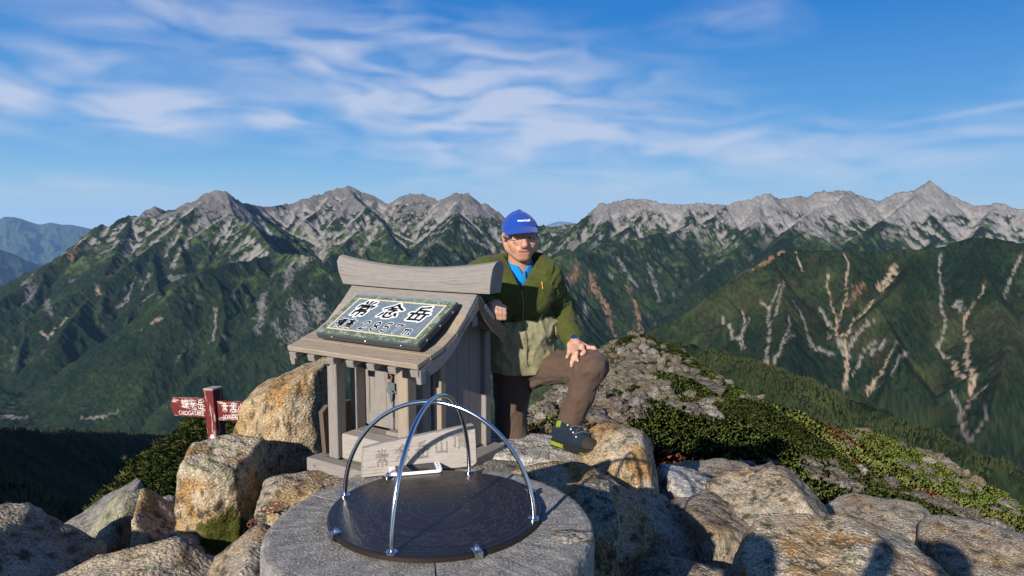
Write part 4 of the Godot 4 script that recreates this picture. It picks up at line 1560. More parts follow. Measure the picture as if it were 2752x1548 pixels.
func build_phone() -> void:
	var p := on_level(1117.0, 1263.0, TABLE.y + 0.018)
	p.y = TABLE.y + 0.0172
	var a := on_level(1045.0, 1258.6, TABLE.y)
	var b := on_level(1179.0, 1247.6, TABLE.y)
	var t := thing("smartphone", "white smartphone lying face up at the back of the stone table", "phone", p, -atan2(b.z - a.z, b.x - a.x))
	var body := rounded_slab(0.146, 0.072, 0.0085, 0.011)
	obj("body", body, std(srgb(0.80, 0.81, 0.82), 0.25, 0.5), t)
	var glass := obj("screen", bevel_box(Vector3(0.112, 0.0010, 0.064), 0.0003), std(srgb(0.004, 0.005, 0.012), 0.08, 0.6), t)
	glass.position = Vector3(-0.001, 0.0088, 0)
	var ear := obj("earpiece", bevel_box(Vector3(0.0015, 0.0008, 0.012), 0.0003), std(srgb(0.02, 0.02, 0.02), 0.4), t)
	ear.position = Vector3(0.064, 0.0088, 0)
	var lens := obj("front_camera", lathe([[0.0, 0.0008], [0.0025, 0.0008], [0.0027, 0.0]], 12), std(srgb(0.01, 0.01, 0.015), 0.1), t)
	lens.position = Vector3(0.064, 0.0084, -0.018)

func rounded_slab(lx: float, lz: float, ty: float, r: float) -> ArrayMesh:
	var ring := []
	for q in [[1, 1, 0], [-1, 1, 1], [-1, -1, 2], [1, -1, 3]]:
		for k in 7:
			var a: float = (q[2] + k / 6.0) * PI / 2.0
			ring.append(Vector2(q[0] * (lx / 2 - r) + cos(a) * r, q[1] * (lz / 2 - r) + sin(a) * r))
	var st := SurfaceTool.new()
	st.begin(Mesh.PRIMITIVE_TRIANGLES)
	st.set_smooth_group(-1)
	var b := 0.0016
	var lev := [[b, 0.0], [0.0, b], [0.0, ty - b], [b, ty]]
	var m := ring.size()
	for l in 3:
		for k in m:
			var pts := []
			for q in [[l, k], [l, (k + 1) % m], [l + 1, (k + 1) % m], [l + 1, k]]:
				var e: Vector2 = ring[q[1]]
				e *= Vector2((lx / 2 - lev[q[0]][0]) / (lx / 2), (lz / 2 - lev[q[0]][0]) / (lz / 2))
				pts.append(Vector3(e.x, lev[q[0]][1], e.y))
			for q in [0, 1, 2, 0, 2, 3]: st.add_vertex(pts[q])
	for s in [0, 1]:
		for k in m:
			var f := Vector2((lx / 2 - b) / (lx / 2), (lz / 2 - b) / (lz / 2))
			var y := 0.0 if s == 0 else ty
			var p := Vector3(ring[k].x * f.x, y, ring[k].y * f.y)
			var q := Vector3(ring[(k + 1) % m].x * f.x, y, ring[(k + 1) % m].y * f.y)
			for w in ([Vector3(0, y, 0), q, p] if s == 0 else [Vector3(0, y, 0), p, q]): st.add_vertex(w)
	st.generate_normals()
	return st.commit()

# ---------------------------------------------------------------- the little summit shrine
const SHRINE := Vector3(-0.9465, 0.493, -3.18)
const SHRINE_TURN := -0.567

func plaque_image() -> Image:
	var w := 1024
	var h := 540
	var img := Image.create(w, h, false, Image.FORMAT_RGB8)
	var wear := noise(101, 0.012, 5)
	var scratch := noise(102, 1.0, 3)
	var leaf := noise(103, 0.055, 3, FastNoiseLite.TYPE_SIMPLEX_SMOOTH, FastNoiseLite.FRACTAL_RIDGED)
	var blue := Color(0.42, 0.48, 0.53)
	for y in h:
		for x in w:
			var c := blue * (1.0 + 0.10 * wear.get_noise_2d(x, y))
			var bx := mini(x, w - 1 - x)
			var by := mini(y, h - 1 - y)
			var e := minf(bx, by)
			if e < 58.0:        # carved border: green leaves, their edges worn to pale wood
				var l := leaf.get_noise_2d(x, y)
				c = Color(0.08, 0.24, 0.13)
				c = c.lerp(Color(0.62, 0.64, 0.57), smoothstep(0.25, 0.55, l + 0.25 * wear.get_noise_2d(x * 2, y * 2)))
				c = c.lerp(Color(0.52, 0.56, 0.56), smoothstep(0.05, 0.3, wear.get_noise_2d(x + 300, y + 90)))
				if y < 26 : c = c.lerp(Color(0.46, 0.53, 0.56), 0.8)
			elif e < 72.0:
				c = Color(0.85, 0.79, 0.62)
			elif scratch.get_noise_2d(x * 0.006, y * 0.11) + 0.5 * wear.get_noise_2d(x * 3, y * 3) > 0.55:
				c = c.lerp(Color(0.72, 0.74, 0.73), 0.7)
			img.set_pixel(x, y, c)
	var ink := Color(0.03, 0.03, 0.035)
	var white := Color(0.90, 0.91, 0.90)
	draw_glyph(img, "常", 125, 92, 195, 200, ink, 5.6, white, 9.0, 0.12)
	draw_glyph(img, "念", 415, 100, 200, 182, ink, 5.6, white, 9.0, 0.08)
	draw_glyph(img, "岳", 705, 100, 190, 178, ink, 6.0, white, 9.5, 0.10)
	var xs := [100, 205, 360, 468, 576, 684, 800]
	for i in 7:
		draw_glyph(img, ["標", "高", "2", "8", "5", "7", "m"][i], xs[i], 340 if i < 6 else 352, 80, 106 if i != 6 else 96, ink, 8.0, white, 6.5, 0.0)
	return img

func build_shrine() -> void:
	piece_rng.seed = 5
	var t := thing("shrine", "small weathered wooden shrine with curved roof beside the hiker", "shrine", SHRINE, SHRINE_TURN)
	var wood: Material = M.grey_wood
	# local axes: x along the front to the right, y up, -z into the depth
	var L := func(a: float, h: float, b: float) -> Vector3: return Vector3(a, h, -b)
	# base frame
	box_part("base_beam", L.call(0.0, -0.063, 0.0), L.call(0.66, 0.0, 0.062), wood, t, 0, 0.005)
	box_part("base_beam", L.call(0.0, -0.066, 0.062), L.call(0.062, -0.003, 0.66), wood, t, 2, 0.005)
	box_part("base_beam", L.call(0.598, -0.066, 0.062), L.call(0.66, -0.003, 0.66), wood, t, 2, 0.005)
	box_part("base_beam", L.call(0.062, -0.068, 0.598), L.call(0.598, -0.005, 0.66), wood, t, 0, 0.005)
	box_part("floor_board", L.call(0.062, -0.03, 0.062), L.call(0.598, -0.008, 0.598), wood, t, 0)
	for a in [0.055, 0.34]:
		var nl := obj("bolt", lathe([[0.0, 0.003], [0.006, 0.002], [0.007, 0.0]], 12), M.nail, t)
		nl.position = L.call(a, -0.03, -0.001)
		nl.rotation.x = PI / 2
	# porch posts
	box_part("post", L.call(0.090, 0.0, 0.0555), L.call(0.1485, 0.50, 0.114), wood, t, 1, 0.004)
	box_part("post", L.call(0.510, 0.0, 0.0555), L.call(0.5685, 0.50, 0.114), M.tan_wood, t, 1, 0.004)
	# step between them
	box_part("step", L.call(0.152, 0.0, 0.075), L.call(0.507, 0.118, 0.150), M.pale_wood, t, 0, 0.006)
	box_part("step", L.call(0.152, 0.0, 0.152), L.call(0.507, 0.116, 0.236), wood, t, 0, 0.004)
	box_part("threshold", L.call(0.34, 0.118, 0.165), L.call(0.506, 0.138, 0.205), wood, t, 0)
	# cheek walls of the porch
	box_part("cheek_wall", L.call(0.111, 0.0, 0.177), L.call(0.150, 0.555, 0.239), wood, t, 1)
	box_part("cheek_wall", L.call(0.508, 0.0, 0.177), L.call(0.547, 0.555, 0.239), wood, t, 1)
	# body
	for a in [0.095, 0.545]:
		box_part("corner_post", L.call(a, 0.0, 0.262), L.call(a + 0.038, 0.60, 0.300), M.tan_wood if a > 0.3 else wood, t, 1)
		box_part("corner_post", L.call(a, 0.0, 0.585), L.call(a + 0.055, 0.56, 0.630), wood, t, 1)
	box_part("side_wall", L.call(0.105, 0.0, 0.300), L.call(0.123, 0.60, 0.585), wood, t, 1)
	for i in 3:
		box_part("side_board", L.call(0.556, 0.0, 0.301 + i * 0.0948), L.call(0.574, 0.62, 0.3945 + i * 0.0948), wood, t, 1, 0.002)
	box_part("rear_wall", L.call(0.133, 0.0, 0.595), L.call(0.545, 0.56, 0.612), wood, t, 0)
	box_part("front_wall", L.call(0.123, 0.118, 0.250), L.call(0.556, 0.60, 0.262), wood, t, 1)
	# the paired doors
	for s in [-1, 1]:
		var x0: float = 0.3295 + s * 0.089
		var door := box_part("door", L.call(x0 - 0.087, 0.125, 0.236), L.call(x0 + 0.087, 0.545, 0.247), wood, t, 1, 0.002)
		for q in [[-0.072, -0.21, -0.060, 0.21], [0.060, -0.21, 0.086, 0.21], [-0.060, -0.21, 0.060, -0.150], [-0.060, 0.170, 0.060, 0.21]]:
			box_part("door_rail", Vector3(q[0], q[1], 0.0055), Vector3(q[2], q[3], 0.0105), wood, door, 1 if absf(q[3] - q[1]) > 0.1 else 0, 0.0015)
		box_part("door_panel", Vector3(-0.044, -0.135, 0.0055), Vector3(0.044, 0.155, 0.0085), wood, door, 1, 0.002)
		for hy in [-0.12, 0.15]:
			box_part("hinge", Vector3(-s * 0.0 - 0.089 * s * 1.0 - 0.004, hy - 0.03, 0.006), Vector3(-0.089 * s + 0.004, hy + 0.03, 0.013), M.iron, door, 1, 0.001)
	# the wrought latch
	var lt := Node3D.new()
	lt.name = "latch"
	t.add_child(lt)
	lt.position = L.call(0.3295, 0.33, 0.222)
	box_part("latch_plate", Vector3(-0.022, -0.018, 0), Vector3(0.022, 0.018, 0.006), M.iron, lt, 0, 0.002)
	box_part("latch_bar", Vector3(-0.006, 0.016, 0), Vector3(0.006, 0.060, 0.007), M.iron, lt, 1, 0.002)
	var blade := obj("latch_tongue", cut_board(PackedVector2Array([Vector2(-0.005, 0.0), Vector2(-0.010, -0.030), Vector2(0, -0.066), Vector2(0.010, -0.030), Vector2(0.005, 0.0)]), 0.004), M.iron, lt)
	blade.rotation.y = PI / 2
	blade.position = Vector3(0, -0.014, 0.004)
	for s in [-1, 1]:
		var ring := PackedVector3Array()
		for k in 14: ring.append(Vector3(cos(TAU * k / 14) * 0.008 + s * 0.015, sin(TAU * k / 14) * 0.008 - 0.022, 0.006))
		obj("latch_ring", tube(ring, 0.0022, 6, true), M.iron, lt)
	# dark slatted side rail on the far side
	var rail := obj("side_rail", cut_board(PackedVector2Array([Vector2(-0.30, 0.0), Vector2(-0.085, 0.0), Vector2(-0.070, 0.20), Vector2(-0.105, 0.225), Vector2(-0.30, 0.215)]), 0.026, 1), M.brown_wood, t)
	rail.position = L.call(0.028, 0.0, 0.0)
	# roof: planks along the front and the rear slope (depth, height of the upper face)
	var front := [Vector2(-0.046, 0.522), Vector2(0.032, 0.5445), Vector2(0.120, 0.570), Vector2(0.203, 0.613), Vector2(0.280, 0.680), Vector2(0.375, 0.775)]
	var rear := [Vector2(0.375, 0.775), Vector2(0.432, 0.713), Vector2(0.506, 0.649), Vector2(0.607, 0.579)]
	for prof in [front, rear]:
		for i in range(1, prof.size()):
			var p: Vector2 = prof[i - 1]
			var q: Vector2 = prof[i]
			var len_ := (q - p).length() + (0.004 if i < prof.size() - 1 else 0.0)
			var mat: Material = M.tan_wood if (prof == front and i != 5) else wood
			var pl := obj("roof_plank", bevel_box(Vector3(0.7635 - 0.004 * (i % 2), 0.024, len_), 0.0035, 0), mat, t)
			var mid := (p + q) * 0.5
			var ang := atan2(q.y - p.y, q.x - p.x)
			pl.position = L.call(0.3293, mid.y - 0.012 * cos(ang) - 0.0012 * (i % 2), mid.x + 0.012 * sin(ang))
			pl.rotation.x = ang
			for a in [0.0, 0.14, 0.27, 0.40, 0.52, 0.64, 0.69]:
				if prof == front and i > 1 and i < 5 and a > 0.0 and a < 0.66: continue
				var nl := obj("nail", lathe([[0.0, 0.0012], [0.0045, 0.0008], [0.005, 0.0]], 8), M.nail, pl)
				nl.position = Vector3(a - 0.33 + 0.01 * sin(a * 40.0 + i), 0.0121, 0.012 * sin(a * 23.0))
	# rafters below the eaves
	for i in 7:
		var a := lerpf(-0.045, 0.665, i / 6.0)
		for k in 3:
			var p: Vector2 = front[k]
			var q: Vector2 = front[k + 1]
			var ang := atan2(q.y - p.y, q.x - p.x)
			if k > 0 and i != 0 and i != 6: continue
			var rf := obj("rafter", bevel_box(Vector3(0.042, 0.030, (q - p).length() + 0.03), 0.002, 2), wood, t)
			rf.position = L.call(a + 0.021, (p.y + q.y) * 0.5 - 0.040, (p.x + q.x) * 0.5 + 0.022)
			rf.rotation.x = ang
	for a in [-0.048, 0.688]:
		var br := box_part("eaves_bracket", L.call(a, 0.435, -0.030), L.call(a + 0.024, 0.492, 0.004), wood, t, 1)
		br.rotation.x = 0.05
	# bargeboards on both gables
	for a in [-0.040, 0.699]:
		var fb := obj("bargeboard", cut_board(PackedVector2Array([Vector2(0.030, 0.494), Vector2(0.030, 0.452), Vector2(-0.060, 0.468), Vector2(-0.112, 0.486), Vector2(-0.185, 0.530), Vector2(-0.262, 0.606), Vector2(-0.375, 0.692), Vector2(-0.375, 0.748), Vector2(-0.272, 0.648), Vector2(-0.197, 0.586), Vector2(-0.115, 0.543), Vector2(-0.030, 0.517)]), 0.022), wood, t)
		fb.position.x = a
		var rb := obj("bargeboard", cut_board(PackedVector2Array([Vector2(-0.378, 0.748), Vector2(-0.378, 0.690), Vector2(-0.432, 0.630), Vector2(-0.495, 0.578), Vector2(-0.585, 0.525), Vector2(-0.612, 0.572), Vector2(-0.512, 0.636), Vector2(-0.438, 0.698)]), 0.022), M.brown_wood, t)
		rb.position.x = a
	# beam under the ridge, seen in the gable
	box_part("purlin", L.call(-0.03, 0.615, 0.352), L.call(0.690, 0.665, 0.398), wood, t, 0)
	# gable boards
	for a in [0.565, 0.114]:
		var gb := obj("gable_board", cut_board(PackedVector2Array([Vector2(-0.24, 0.55), Vector2(-0.585, 0.55), Vector2(-0.50, 0.61), Vector2(-0.378, 0.70), Vector2(-0.27, 0.61)]), 0.016, 1), wood, t)
		gb.position.x = a
	# the curved ridge beam
	var sec := [Vector2(0.338, 0.0), Vector2(0.334, 0.045), Vector2(0.336, 0.083), Vector2(0.356, 0.112), Vector2(0.378, 0.120), Vector2(0.408, 0.112), Vector2(0.424, 0.080), Vector2(0.424, 0.0)]
	var v := PackedVector3Array()
	var uv := PackedVector2Array()
	var idx := PackedInt32Array()
	var steps := 30
	for q in sec.size():
		for e in 2:          # two copies of every edge so that the facets stay crisp
			for k in steps + 1:
				var u := lerpf(-1.0, 1.0, float(k) / steps)
				var h: float = sec[q].y
				var ext := 0.448 + 0.022 * smoothstep(0.0, 0.12, h)
				if u < -0.99: ext -= 0.02 * smoothstep(0.05, 0.0, h)
				var y := 0.766 + h * 0.86 + 0.038 * u * u * smoothstep(0.0, 0.08, h) + 0.004 * u * u
				v.append(L.call(0.345 + u * ext, y, sec[q].x))
				uv.append(Vector2(u * 0.65, sec[q].y * 4.0 + sec[q].x * 4.0))
	var ring := steps + 1
	for q in sec.size():
		var q2 := (q + 1) % sec.size()
		for k in steps:
			var a := (q * 2 + 1) * ring + k
			var b := (q2 * 2) * ring + k
			idx.append_array([a, b, a + 1, a + 1, b, b + 1])
	for e in [0, steps]:
		var base := v.size()
		for q in sec.size():
			v.append(v[q * 2 * ring + e])
			uv.append(Vector2(sec[q].x * 2.0, sec[q].y * 4.0))
		for q in range(1, sec.size() - 1):
			idx.append_array([base, base + q + 1, base + q] if e == 0 else [base, base + q, base + q + 1])
	obj("ridge_beam", array_mesh(v, smooth_normals(v, idx), idx, uv), M.grey_wood, t)
	# name plaque fixed on the front slope
	var pq := Node3D.new()
	pq.name = "name_plaque"
	t.add_child(pq)
	var p0 := Vector2(0.006, 0.587)
	var p1 := Vector2(0.282, 0.737)
	var ang2 := atan2(p1.y - p0.y, p1.x - p0.x)
	pq.position = L.call(0.372, (p0.y + p1.y) * 0.5, (p0.x + p1.x) * 0.5)
	pq.rotation.x = ang2
	var ph := (p1 - p0).length()
	var edge_m := std(srgb(0.040, 0.045, 0.046), 0.7)
	box_part("plaque_board", Vector3(-0.296, -0.036, -ph / 2), Vector3(0.296, -0.001, ph / 2), edge_m, pq, 0, 0.006)
	var fm := std(Color(0.90, 0.90, 0.90), 0.6, 0.4)
	fm.albedo_texture = tex(plaque_image())
	var fv := PackedVector3Array([Vector3(-0.292, 0, -ph / 2 + 0.004), Vector3(0.292, 0, -ph / 2 + 0.004), Vector3(0.292, 0, ph / 2 - 0.004), Vector3(-0.292, 0, ph / 2 - 0.004)])
	var fn := PackedVector3Array([Vector3.UP, Vector3.UP, Vector3.UP, Vector3.UP])
	obj("lettered_face", array_mesh(fv, fn, PackedInt32Array([0, 1, 2, 0, 2, 3]), PackedVector2Array([Vector2(0, 0), Vector2(1, 0), Vector2(1, 1), Vector2(0, 1)])), fm, pq)
	for q in [Vector3(-0.2, -0.018, ph / 2), Vector3(0.0, -0.018, ph / 2), Vector3(0.2, -0.018, ph / 2)]:
		var sc := obj("screw", lathe([[0.0, 0.002], [0.005, 0.0012], [0.006, 0.0]], 10), M.steel, pq)
		sc.position = q
		sc.rotation.x = PI / 2
	for z in [-0.10, 0.0, 0.10]:
		var sc := obj("screw", lathe([[0.0, 0.002], [0.005, 0.0012], [0.006, 0.0]], 10), M.steel, pq)
		sc.position = Vector3(0.296, -0.018, z)
		sc.rotation.z = -PI / 2
	# scraps of red cord under the eaves
	for q in [[0.205, 0.46], [0.50, 0.43]]:
		var pts := PackedVector3Array()
		for k in 6: pts.append(L.call(q[0] + 0.006 * sin(k * 2.0), q[1] + 0.035 - k * 0.009, 0.03 + 0.004 * cos(k * 1.7)))
		obj("red_cord", tube(pts, 0.0022, 6), std(srgb(0.45, 0.08, 0.05), 0.8), t)

func carved_board_images() -> Array:
	var w := 1024
	var h := 420
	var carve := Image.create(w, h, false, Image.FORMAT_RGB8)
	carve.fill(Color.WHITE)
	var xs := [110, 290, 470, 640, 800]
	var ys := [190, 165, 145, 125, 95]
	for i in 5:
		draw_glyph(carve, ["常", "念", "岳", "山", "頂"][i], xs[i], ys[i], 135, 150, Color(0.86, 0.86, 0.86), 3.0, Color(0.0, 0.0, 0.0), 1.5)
	var wood: Image = (M.wood_tex as ImageTexture).get_image()
	var alb := Image.create(w, h, false, Image.FORMAT_RGB8)
	var hgt := Image.create(w, h, false, Image.FORMAT_RGB8)
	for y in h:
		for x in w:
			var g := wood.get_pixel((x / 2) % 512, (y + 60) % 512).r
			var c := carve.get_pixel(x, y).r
			var t := g * (0.45 + 0.55 * c)  # letter outlines darkened in the colour: grime and painted groove shade
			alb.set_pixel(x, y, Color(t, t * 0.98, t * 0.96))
			var k := clampf(g * 0.25 + 0.70 * c, 0.0, 1.0)
			hgt.set_pixel(x, y, Color(k, k, k))
	return [alb, hgt]

func build_board() -> void:
	var bl := Vector3(-0.428, TABLE.y, -1.957)
	var br := Vector3(-0.106, TABLE.y, -2.054)
	var t := thing("carved_board", "small weathered board with carved characters propped on the pedestal's back rim", "board", (bl + br) * 0.5, -atan2(br.z - bl.z, br.x - bl.x))
	var l := (br - bl).length()
	var lean := Node3D.new()
	lean.name = "panel"
	t.add_child(lean)
	lean.rotation.x = -0.10
	# outline: lower at its left end
	var out := [Vector2(-l / 2, 0.002), Vector2(l / 2 - 0.012, 0.002), Vector2(l / 2, 0.012), Vector2(l / 2 - 0.002, 0.119), Vector2(l / 2 - 0.010, 0.125), Vector2(-l / 2 + 0.06, 0.094), Vector2(-l / 2 + 0.006, 0.084)]
	var turned := PackedVector2Array()
	for p in out: turned.append(Vector2(-p.x, p.y))
	var plank := obj("plank", cut_board(turned, 0.022, 2), M.pale_wood, lean)
	plank.rotation.y = -PI / 2
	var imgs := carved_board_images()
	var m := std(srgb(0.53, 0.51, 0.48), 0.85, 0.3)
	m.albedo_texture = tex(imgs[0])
	m.heightmap_enabled = true
	m.heightmap_texture = tex(imgs[1])
	m.heightmap_scale = 0.3
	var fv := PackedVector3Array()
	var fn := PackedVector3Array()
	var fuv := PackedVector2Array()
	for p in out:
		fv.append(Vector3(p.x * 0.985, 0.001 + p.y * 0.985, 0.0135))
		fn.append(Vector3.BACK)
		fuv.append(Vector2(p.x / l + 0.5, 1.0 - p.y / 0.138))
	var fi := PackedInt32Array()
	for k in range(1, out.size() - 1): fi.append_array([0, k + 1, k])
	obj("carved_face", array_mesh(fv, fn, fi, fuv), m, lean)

# ---------------------------------------------------------------- red trail signpost
func paint_image(seed_: int, worn: float) -> Image:
	var w := 512
	var h := 256
	var img := Image.create(w, h, false, Image.FORMAT_RGB8)
	var a := noise(seed_, 1.0, 5)
	var b := noise(seed_ + 1, 1.0, 3)
	for y in h:
		for x in w:
			var s := a.get_noise_2d(x * 0.012, y * 0.10) + 0.6 * b.get_noise_2d(x * 0.008, y * 0.016)
			var red := Color(0.40, 0.155, 0.15) * (1.0 + 0.18 * b.get_noise_2d(x * 0.05, y * 0.2))
			var bare := Color(0.66, 0.61, 0.60) * (1.0 + 0.25 * a.get_noise_2d(x * 0.02, y * 0.5))
			img.set_pixel(x, y, red.lerp(bare, smoothstep(-0.02, 0.12, s - 0.42 + worn)))
	return img

func build_signpost() -> void:
	var p := at(595, 1215, 6.0)
	p.y -= 0.45
	var t := thing("trail_signpost", "peeling red wooden trail signpost with two arms behind the standing stones", "signpost", p, -0.42)
	t.rotation.z = 0.07
	var red := std(Color.WHITE, 0.75, 0.3)
	red.albedo_color = Color(0.9, 0.9, 0.9)
	red.albedo_texture = tex(paint_image(111, 0.02))
	red.uv1_scale = Vector3(0.6, 0.5, 1)
	var worn := std(Color.WHITE, 0.8, 0.3)
	worn.albedo_color = Color(0.9, 0.9, 0.9)
	worn.albedo_texture = tex(paint_image(121, 0.28))
	worn.uv1_scale = Vector3(0.6, 0.5, 1)
	var white := std(srgb(0.62, 0.58, 0.57), 0.8)
	box_part("post", Vector3(-0.055, 0.0, -0.055), Vector3(0.055, 1.00, 0.055), red, t, 1, 0.004)
	box_part("post_cap", Vector3(-0.056, 1.00, -0.056), Vector3(0.056, 1.018, 0.056), M.pale_wood, t, 0, 0.006)
	var foot := obj("lettering", stroke_mesh("常", 0.075, 0.01, 0.008), white, t)
	foot.position = Vector3(-0.030, 0.62, 0.0575)
	# arms: pointing left and right
	var la := obj("sign_arm", arm_mesh(-0.46, 0.165, 0.035, true), worn, t)
	la.position = Vector3(-0.055, 0.835, 0.0)
	var ra := obj("sign_arm", arm_mesh(0.46, 0.165, 0.035, false), worn, t)
	ra.position = Vector3(0.055, 0.820, 0.0)
	var k := obj("lettering", stroke_mesh("蝶ヶ岳", 0.082, 0.012, 0.0058), white, la)
	k.position = Vector3(-0.315, 0.072, 0.0195)
	k = obj("lettering", stroke_mesh("常念小屋", 0.082, 0.010, 0.0058), white, ra)
	k.position = Vector3(0.045, 0.074, 0.0195)
	for q in [["CHOGATAKE", la, Vector3(-0.205, -0.052, 0.0195)], ["JONENGOYA", ra, Vector3(0.215, -0.052, 0.0195)]]:
		var o := obj("lettering", text_mesh(q[0], 0.056), white, q[1])
		o.position = q[2]
		o.scale = Vector3(1.0, 0.9, 1.0)

func arm_mesh(len_: float, h: float, thick: float, pointed: bool) -> ArrayMesh:
	var s := signf(len_)
	var l := absf(len_)
	var out := PackedVector2Array([Vector2(0, -h / 2), Vector2(l - (0.045 if pointed else 0.0), -h / 2), Vector2(l, 0.0), Vector2(l - (0.045 if pointed else 0.0), h / 2), Vector2(0, h / 2)])
	var src := cut_board(out, thick, 2)
	var arr := src.surface_get_arrays(0)
	var v: PackedVector3Array = arr[Mesh.ARRAY_VERTEX]
	var n: PackedVector3Array = arr[Mesh.ARRAY_NORMAL]
	var uv: PackedVector2Array = arr[Mesh.ARRAY_TEX_UV]
	var b := Basis(Vector3.UP, PI / 2 * s)
	for i in v.size():
		v[i] = b * v[i]
		n[i] = b * n[i]
	return array_mesh(v, n, arr[Mesh.ARRAY_INDEX], uv)

func build_chain() -> void:
	var t := thing("rusty_chain", "rusty iron chain lying on the stones beside the pedestal", "chain", at(712, 1390, 2.45))
	var rust := std(srgb(0.10, 0.045, 0.028), 0.9)
	var g := RandomNumberGenerator.new()
	g.seed = 9
	for i in 9:
		var ring := PackedVector3Array()
		for k in 14:
			var a := TAU * k / 14
			ring.append(Vector3(cos(a) * 0.013, sin(a) * 0.008, 0))
		var o := obj("link", tube(ring, 0.0028, 6, true), rust, t)
		o.position = Vector3(-0.055 + i * 0.0135, 0.004 + i * 0.005 - (0.03 if i < 3 else 0.0) + 0.012 * sin(i * 2.1), 0.004 * cos(i * 1.3))
		o.rotation = Vector3(g.randf_range(-0.4, 0.4) + (PI / 2 if i % 2 else 0.0), g.randf_range(-0.5, 0.5), 0.35 + g.randf_range(-0.5, 0.5))

# ---------------------------------------------------------------- boulders, each placed where it lies, plus one added out of view for shade
func build_boulders() -> void:
	# standing stones left of the shrine
	boulder("upright pale stone with black lichen spots and a mossy flank, below the signpost", 585, 1410, 3.05, 225, 440, 0.17, 1, "ochre",
		[[Vector3(0.05, 1, 0.10), 0.93], [Vector3(-1, 0.13, 0.1), 0.86], [Vector3(1, 0.22, 0.2), 0.88], [Vector3(-0.35, 0.06, 1), 0.84], [Vector3(0.45, 0.1, 0.9), 0.88], [Vector3(-0.8, 0.7, 0.2), 1.16]], Vector3(0, 0, -0.02), 16.0, [[Vector3(0.09, 0.02, 0.14), 0.12], [Vector3(0.11, -0.14, 0.15), 0.10]], "boulder", 5)
	boulder("tall ochre standing stone close behind the shrine", 765, 1300, 3.62, 290, 640, 0.26, 2, "ochre",
		[[Vector3(-0.19, 1, 0.02), 0.90], [Vector3(-1, 0.46, 0.1), 0.93], [Vector3(1, 0.03, 0.25), 0.90], [Vector3(-0.30, 0.10, 1), 0.80], [Vector3(0.55, 0.0, 0.9), 0.90], [Vector3(-0.8, 0.8, 0.2), 1.22]], Vector3.ZERO, 16.0, [], "boulder", 5)
	boulder("flat tan stone under the shrine's corner", 815, 1326, 3.0, 215, 84, 0.16, 3, "tan", [[Vector3(0, 1, 0.1), 0.8], [Vector3(0, 0.2, 1), 0.9], [Vector3(-0.8, 0.5, 0.2), 0.95]], Vector3(0, 0.2, -0.03), 10.0)
	boulder("rusty orange stone between the chain and the pedestal", 805, 1398, 2.55, 150, 120, 0.13, 4, "ochre", [[Vector3(-0.3, 1, 0.3), 0.75], [Vector3(-0.6, 0.1, 0.8), 0.85]], Vector3(0, 0.4, 0), 14.0)
	boulder("wedge of white-topped stone at the pedestal's foot beside the mossy upright stone", 672, 1612, 2.12, 300, 290, 0.20, 6, "tan", [[Vector3(-0.55, 0.85, 0.3), 0.72], [Vector3(0.35, 1, 0.25), 0.80], [Vector3(-0.75, 0.05, 0.7), 0.85], [Vector3(0.35, 0.1, 1), 0.85]], Vector3.ZERO, 18.0)
	boulder("broad ochre stone at the bottom edge below the pointed stones", 300, 1690, 2.0, 500, 330, 0.22, 7, "ochre", [[Vector3(-0.34, 1, 0.15), 0.72], [Vector3(0.75, 0.75, 0.2), 0.80], [Vector3(0.1, 0.3, 1), 0.9]], Vector3.ZERO, 16.0)
	boulder("green-lichened pyramid of stone", 300, 1540, 3.2, 340, 370, 0.24, 8, "green", [[Vector3(-0.80, 0.70, 0.35), 0.56], [Vector3(0.9, 0.30, 0.4), 0.52], [Vector3(0.1, 0.25, 1), 0.62], [Vector3(-0.2, 0.8, 0.6), 0.70]], Vector3.ZERO, 20.0)
	boulder("pointed ochre stone with a sharp shaded side", 425, 1540, 2.95, 320, 385, 0.20, 9, "ochre", [[Vector3(-0.95, 0.20, 0.30), 0.52], [Vector3(0.62, 0.90, 0.0), 0.60], [Vector3(0.72, 0.15, 0.70), 0.42], [Vector3(-0.4, 0.2, 1), 0.60]], Vector3.ZERO, 22.0)
	boulder("dark stone wedged between the pointed stone and the upright stone", 482, 1500, 2.85, 110, 170, 0.13, 24, "grey", [], Vector3(0, 0.5, 0.2), 10.0)
	boulder("long grey slab sloping behind the green pyramid", 240, 1430, 4.0, 230, 90, 0.40, 10, "grey", [[Vector3(-0.1, 1, 0.1), 0.7], [Vector3(0.1, 0.1, 1), 0.8]], Vector3(0, 0.2, 0.42), 16.0)
	boulder("small grey stone under the pine bush", 446, 1366, 4.1, 84, 66, 0.12, 11, "grey", [], Vector3(0, 0.3, -0.3), 10.0)
	boulder("small pointed pale stone beside the upright stone", 484, 1372, 3.7, 80, 130, 0.08, 12, "green", [[Vector3(-0.9, 0.4, 0.3), 0.5], [Vector3(0.9, 0.3, 0.3), 0.5]], Vector3.ZERO, 18.0)
	boulder("big dark mossy boulder in the lower left corner", -60, 1610, 2.35, 430, 340, 0.34, 13, "tan", [[Vector3(0.62, 0.8, 0.0), 0.74], [Vector3(0.0, 1, 0.1), 0.90], [Vector3(0.2, 0.1, 1), 0.9]], Vector3(0, 0.1, 0.0), 12.0, [[Vector3(-0.05, -0.02, 0.30), 0.16], [Vector3(0.16, -0.08, 0.26), 0.10]])
	# by the hiker's foot
	boulder("white speckled granite block under the hiker's boot", 1450, 1252, 3.42, 290, 120, 0.22, 14, "white", [[Vector3(0.05, 1, 0.0), 0.84], [Vector3(0, 0.15, 1), 0.86], [Vector3(1, 0.1, 0.3), 0.92]], Vector3(0, -0.15, -0.03), 16.0)
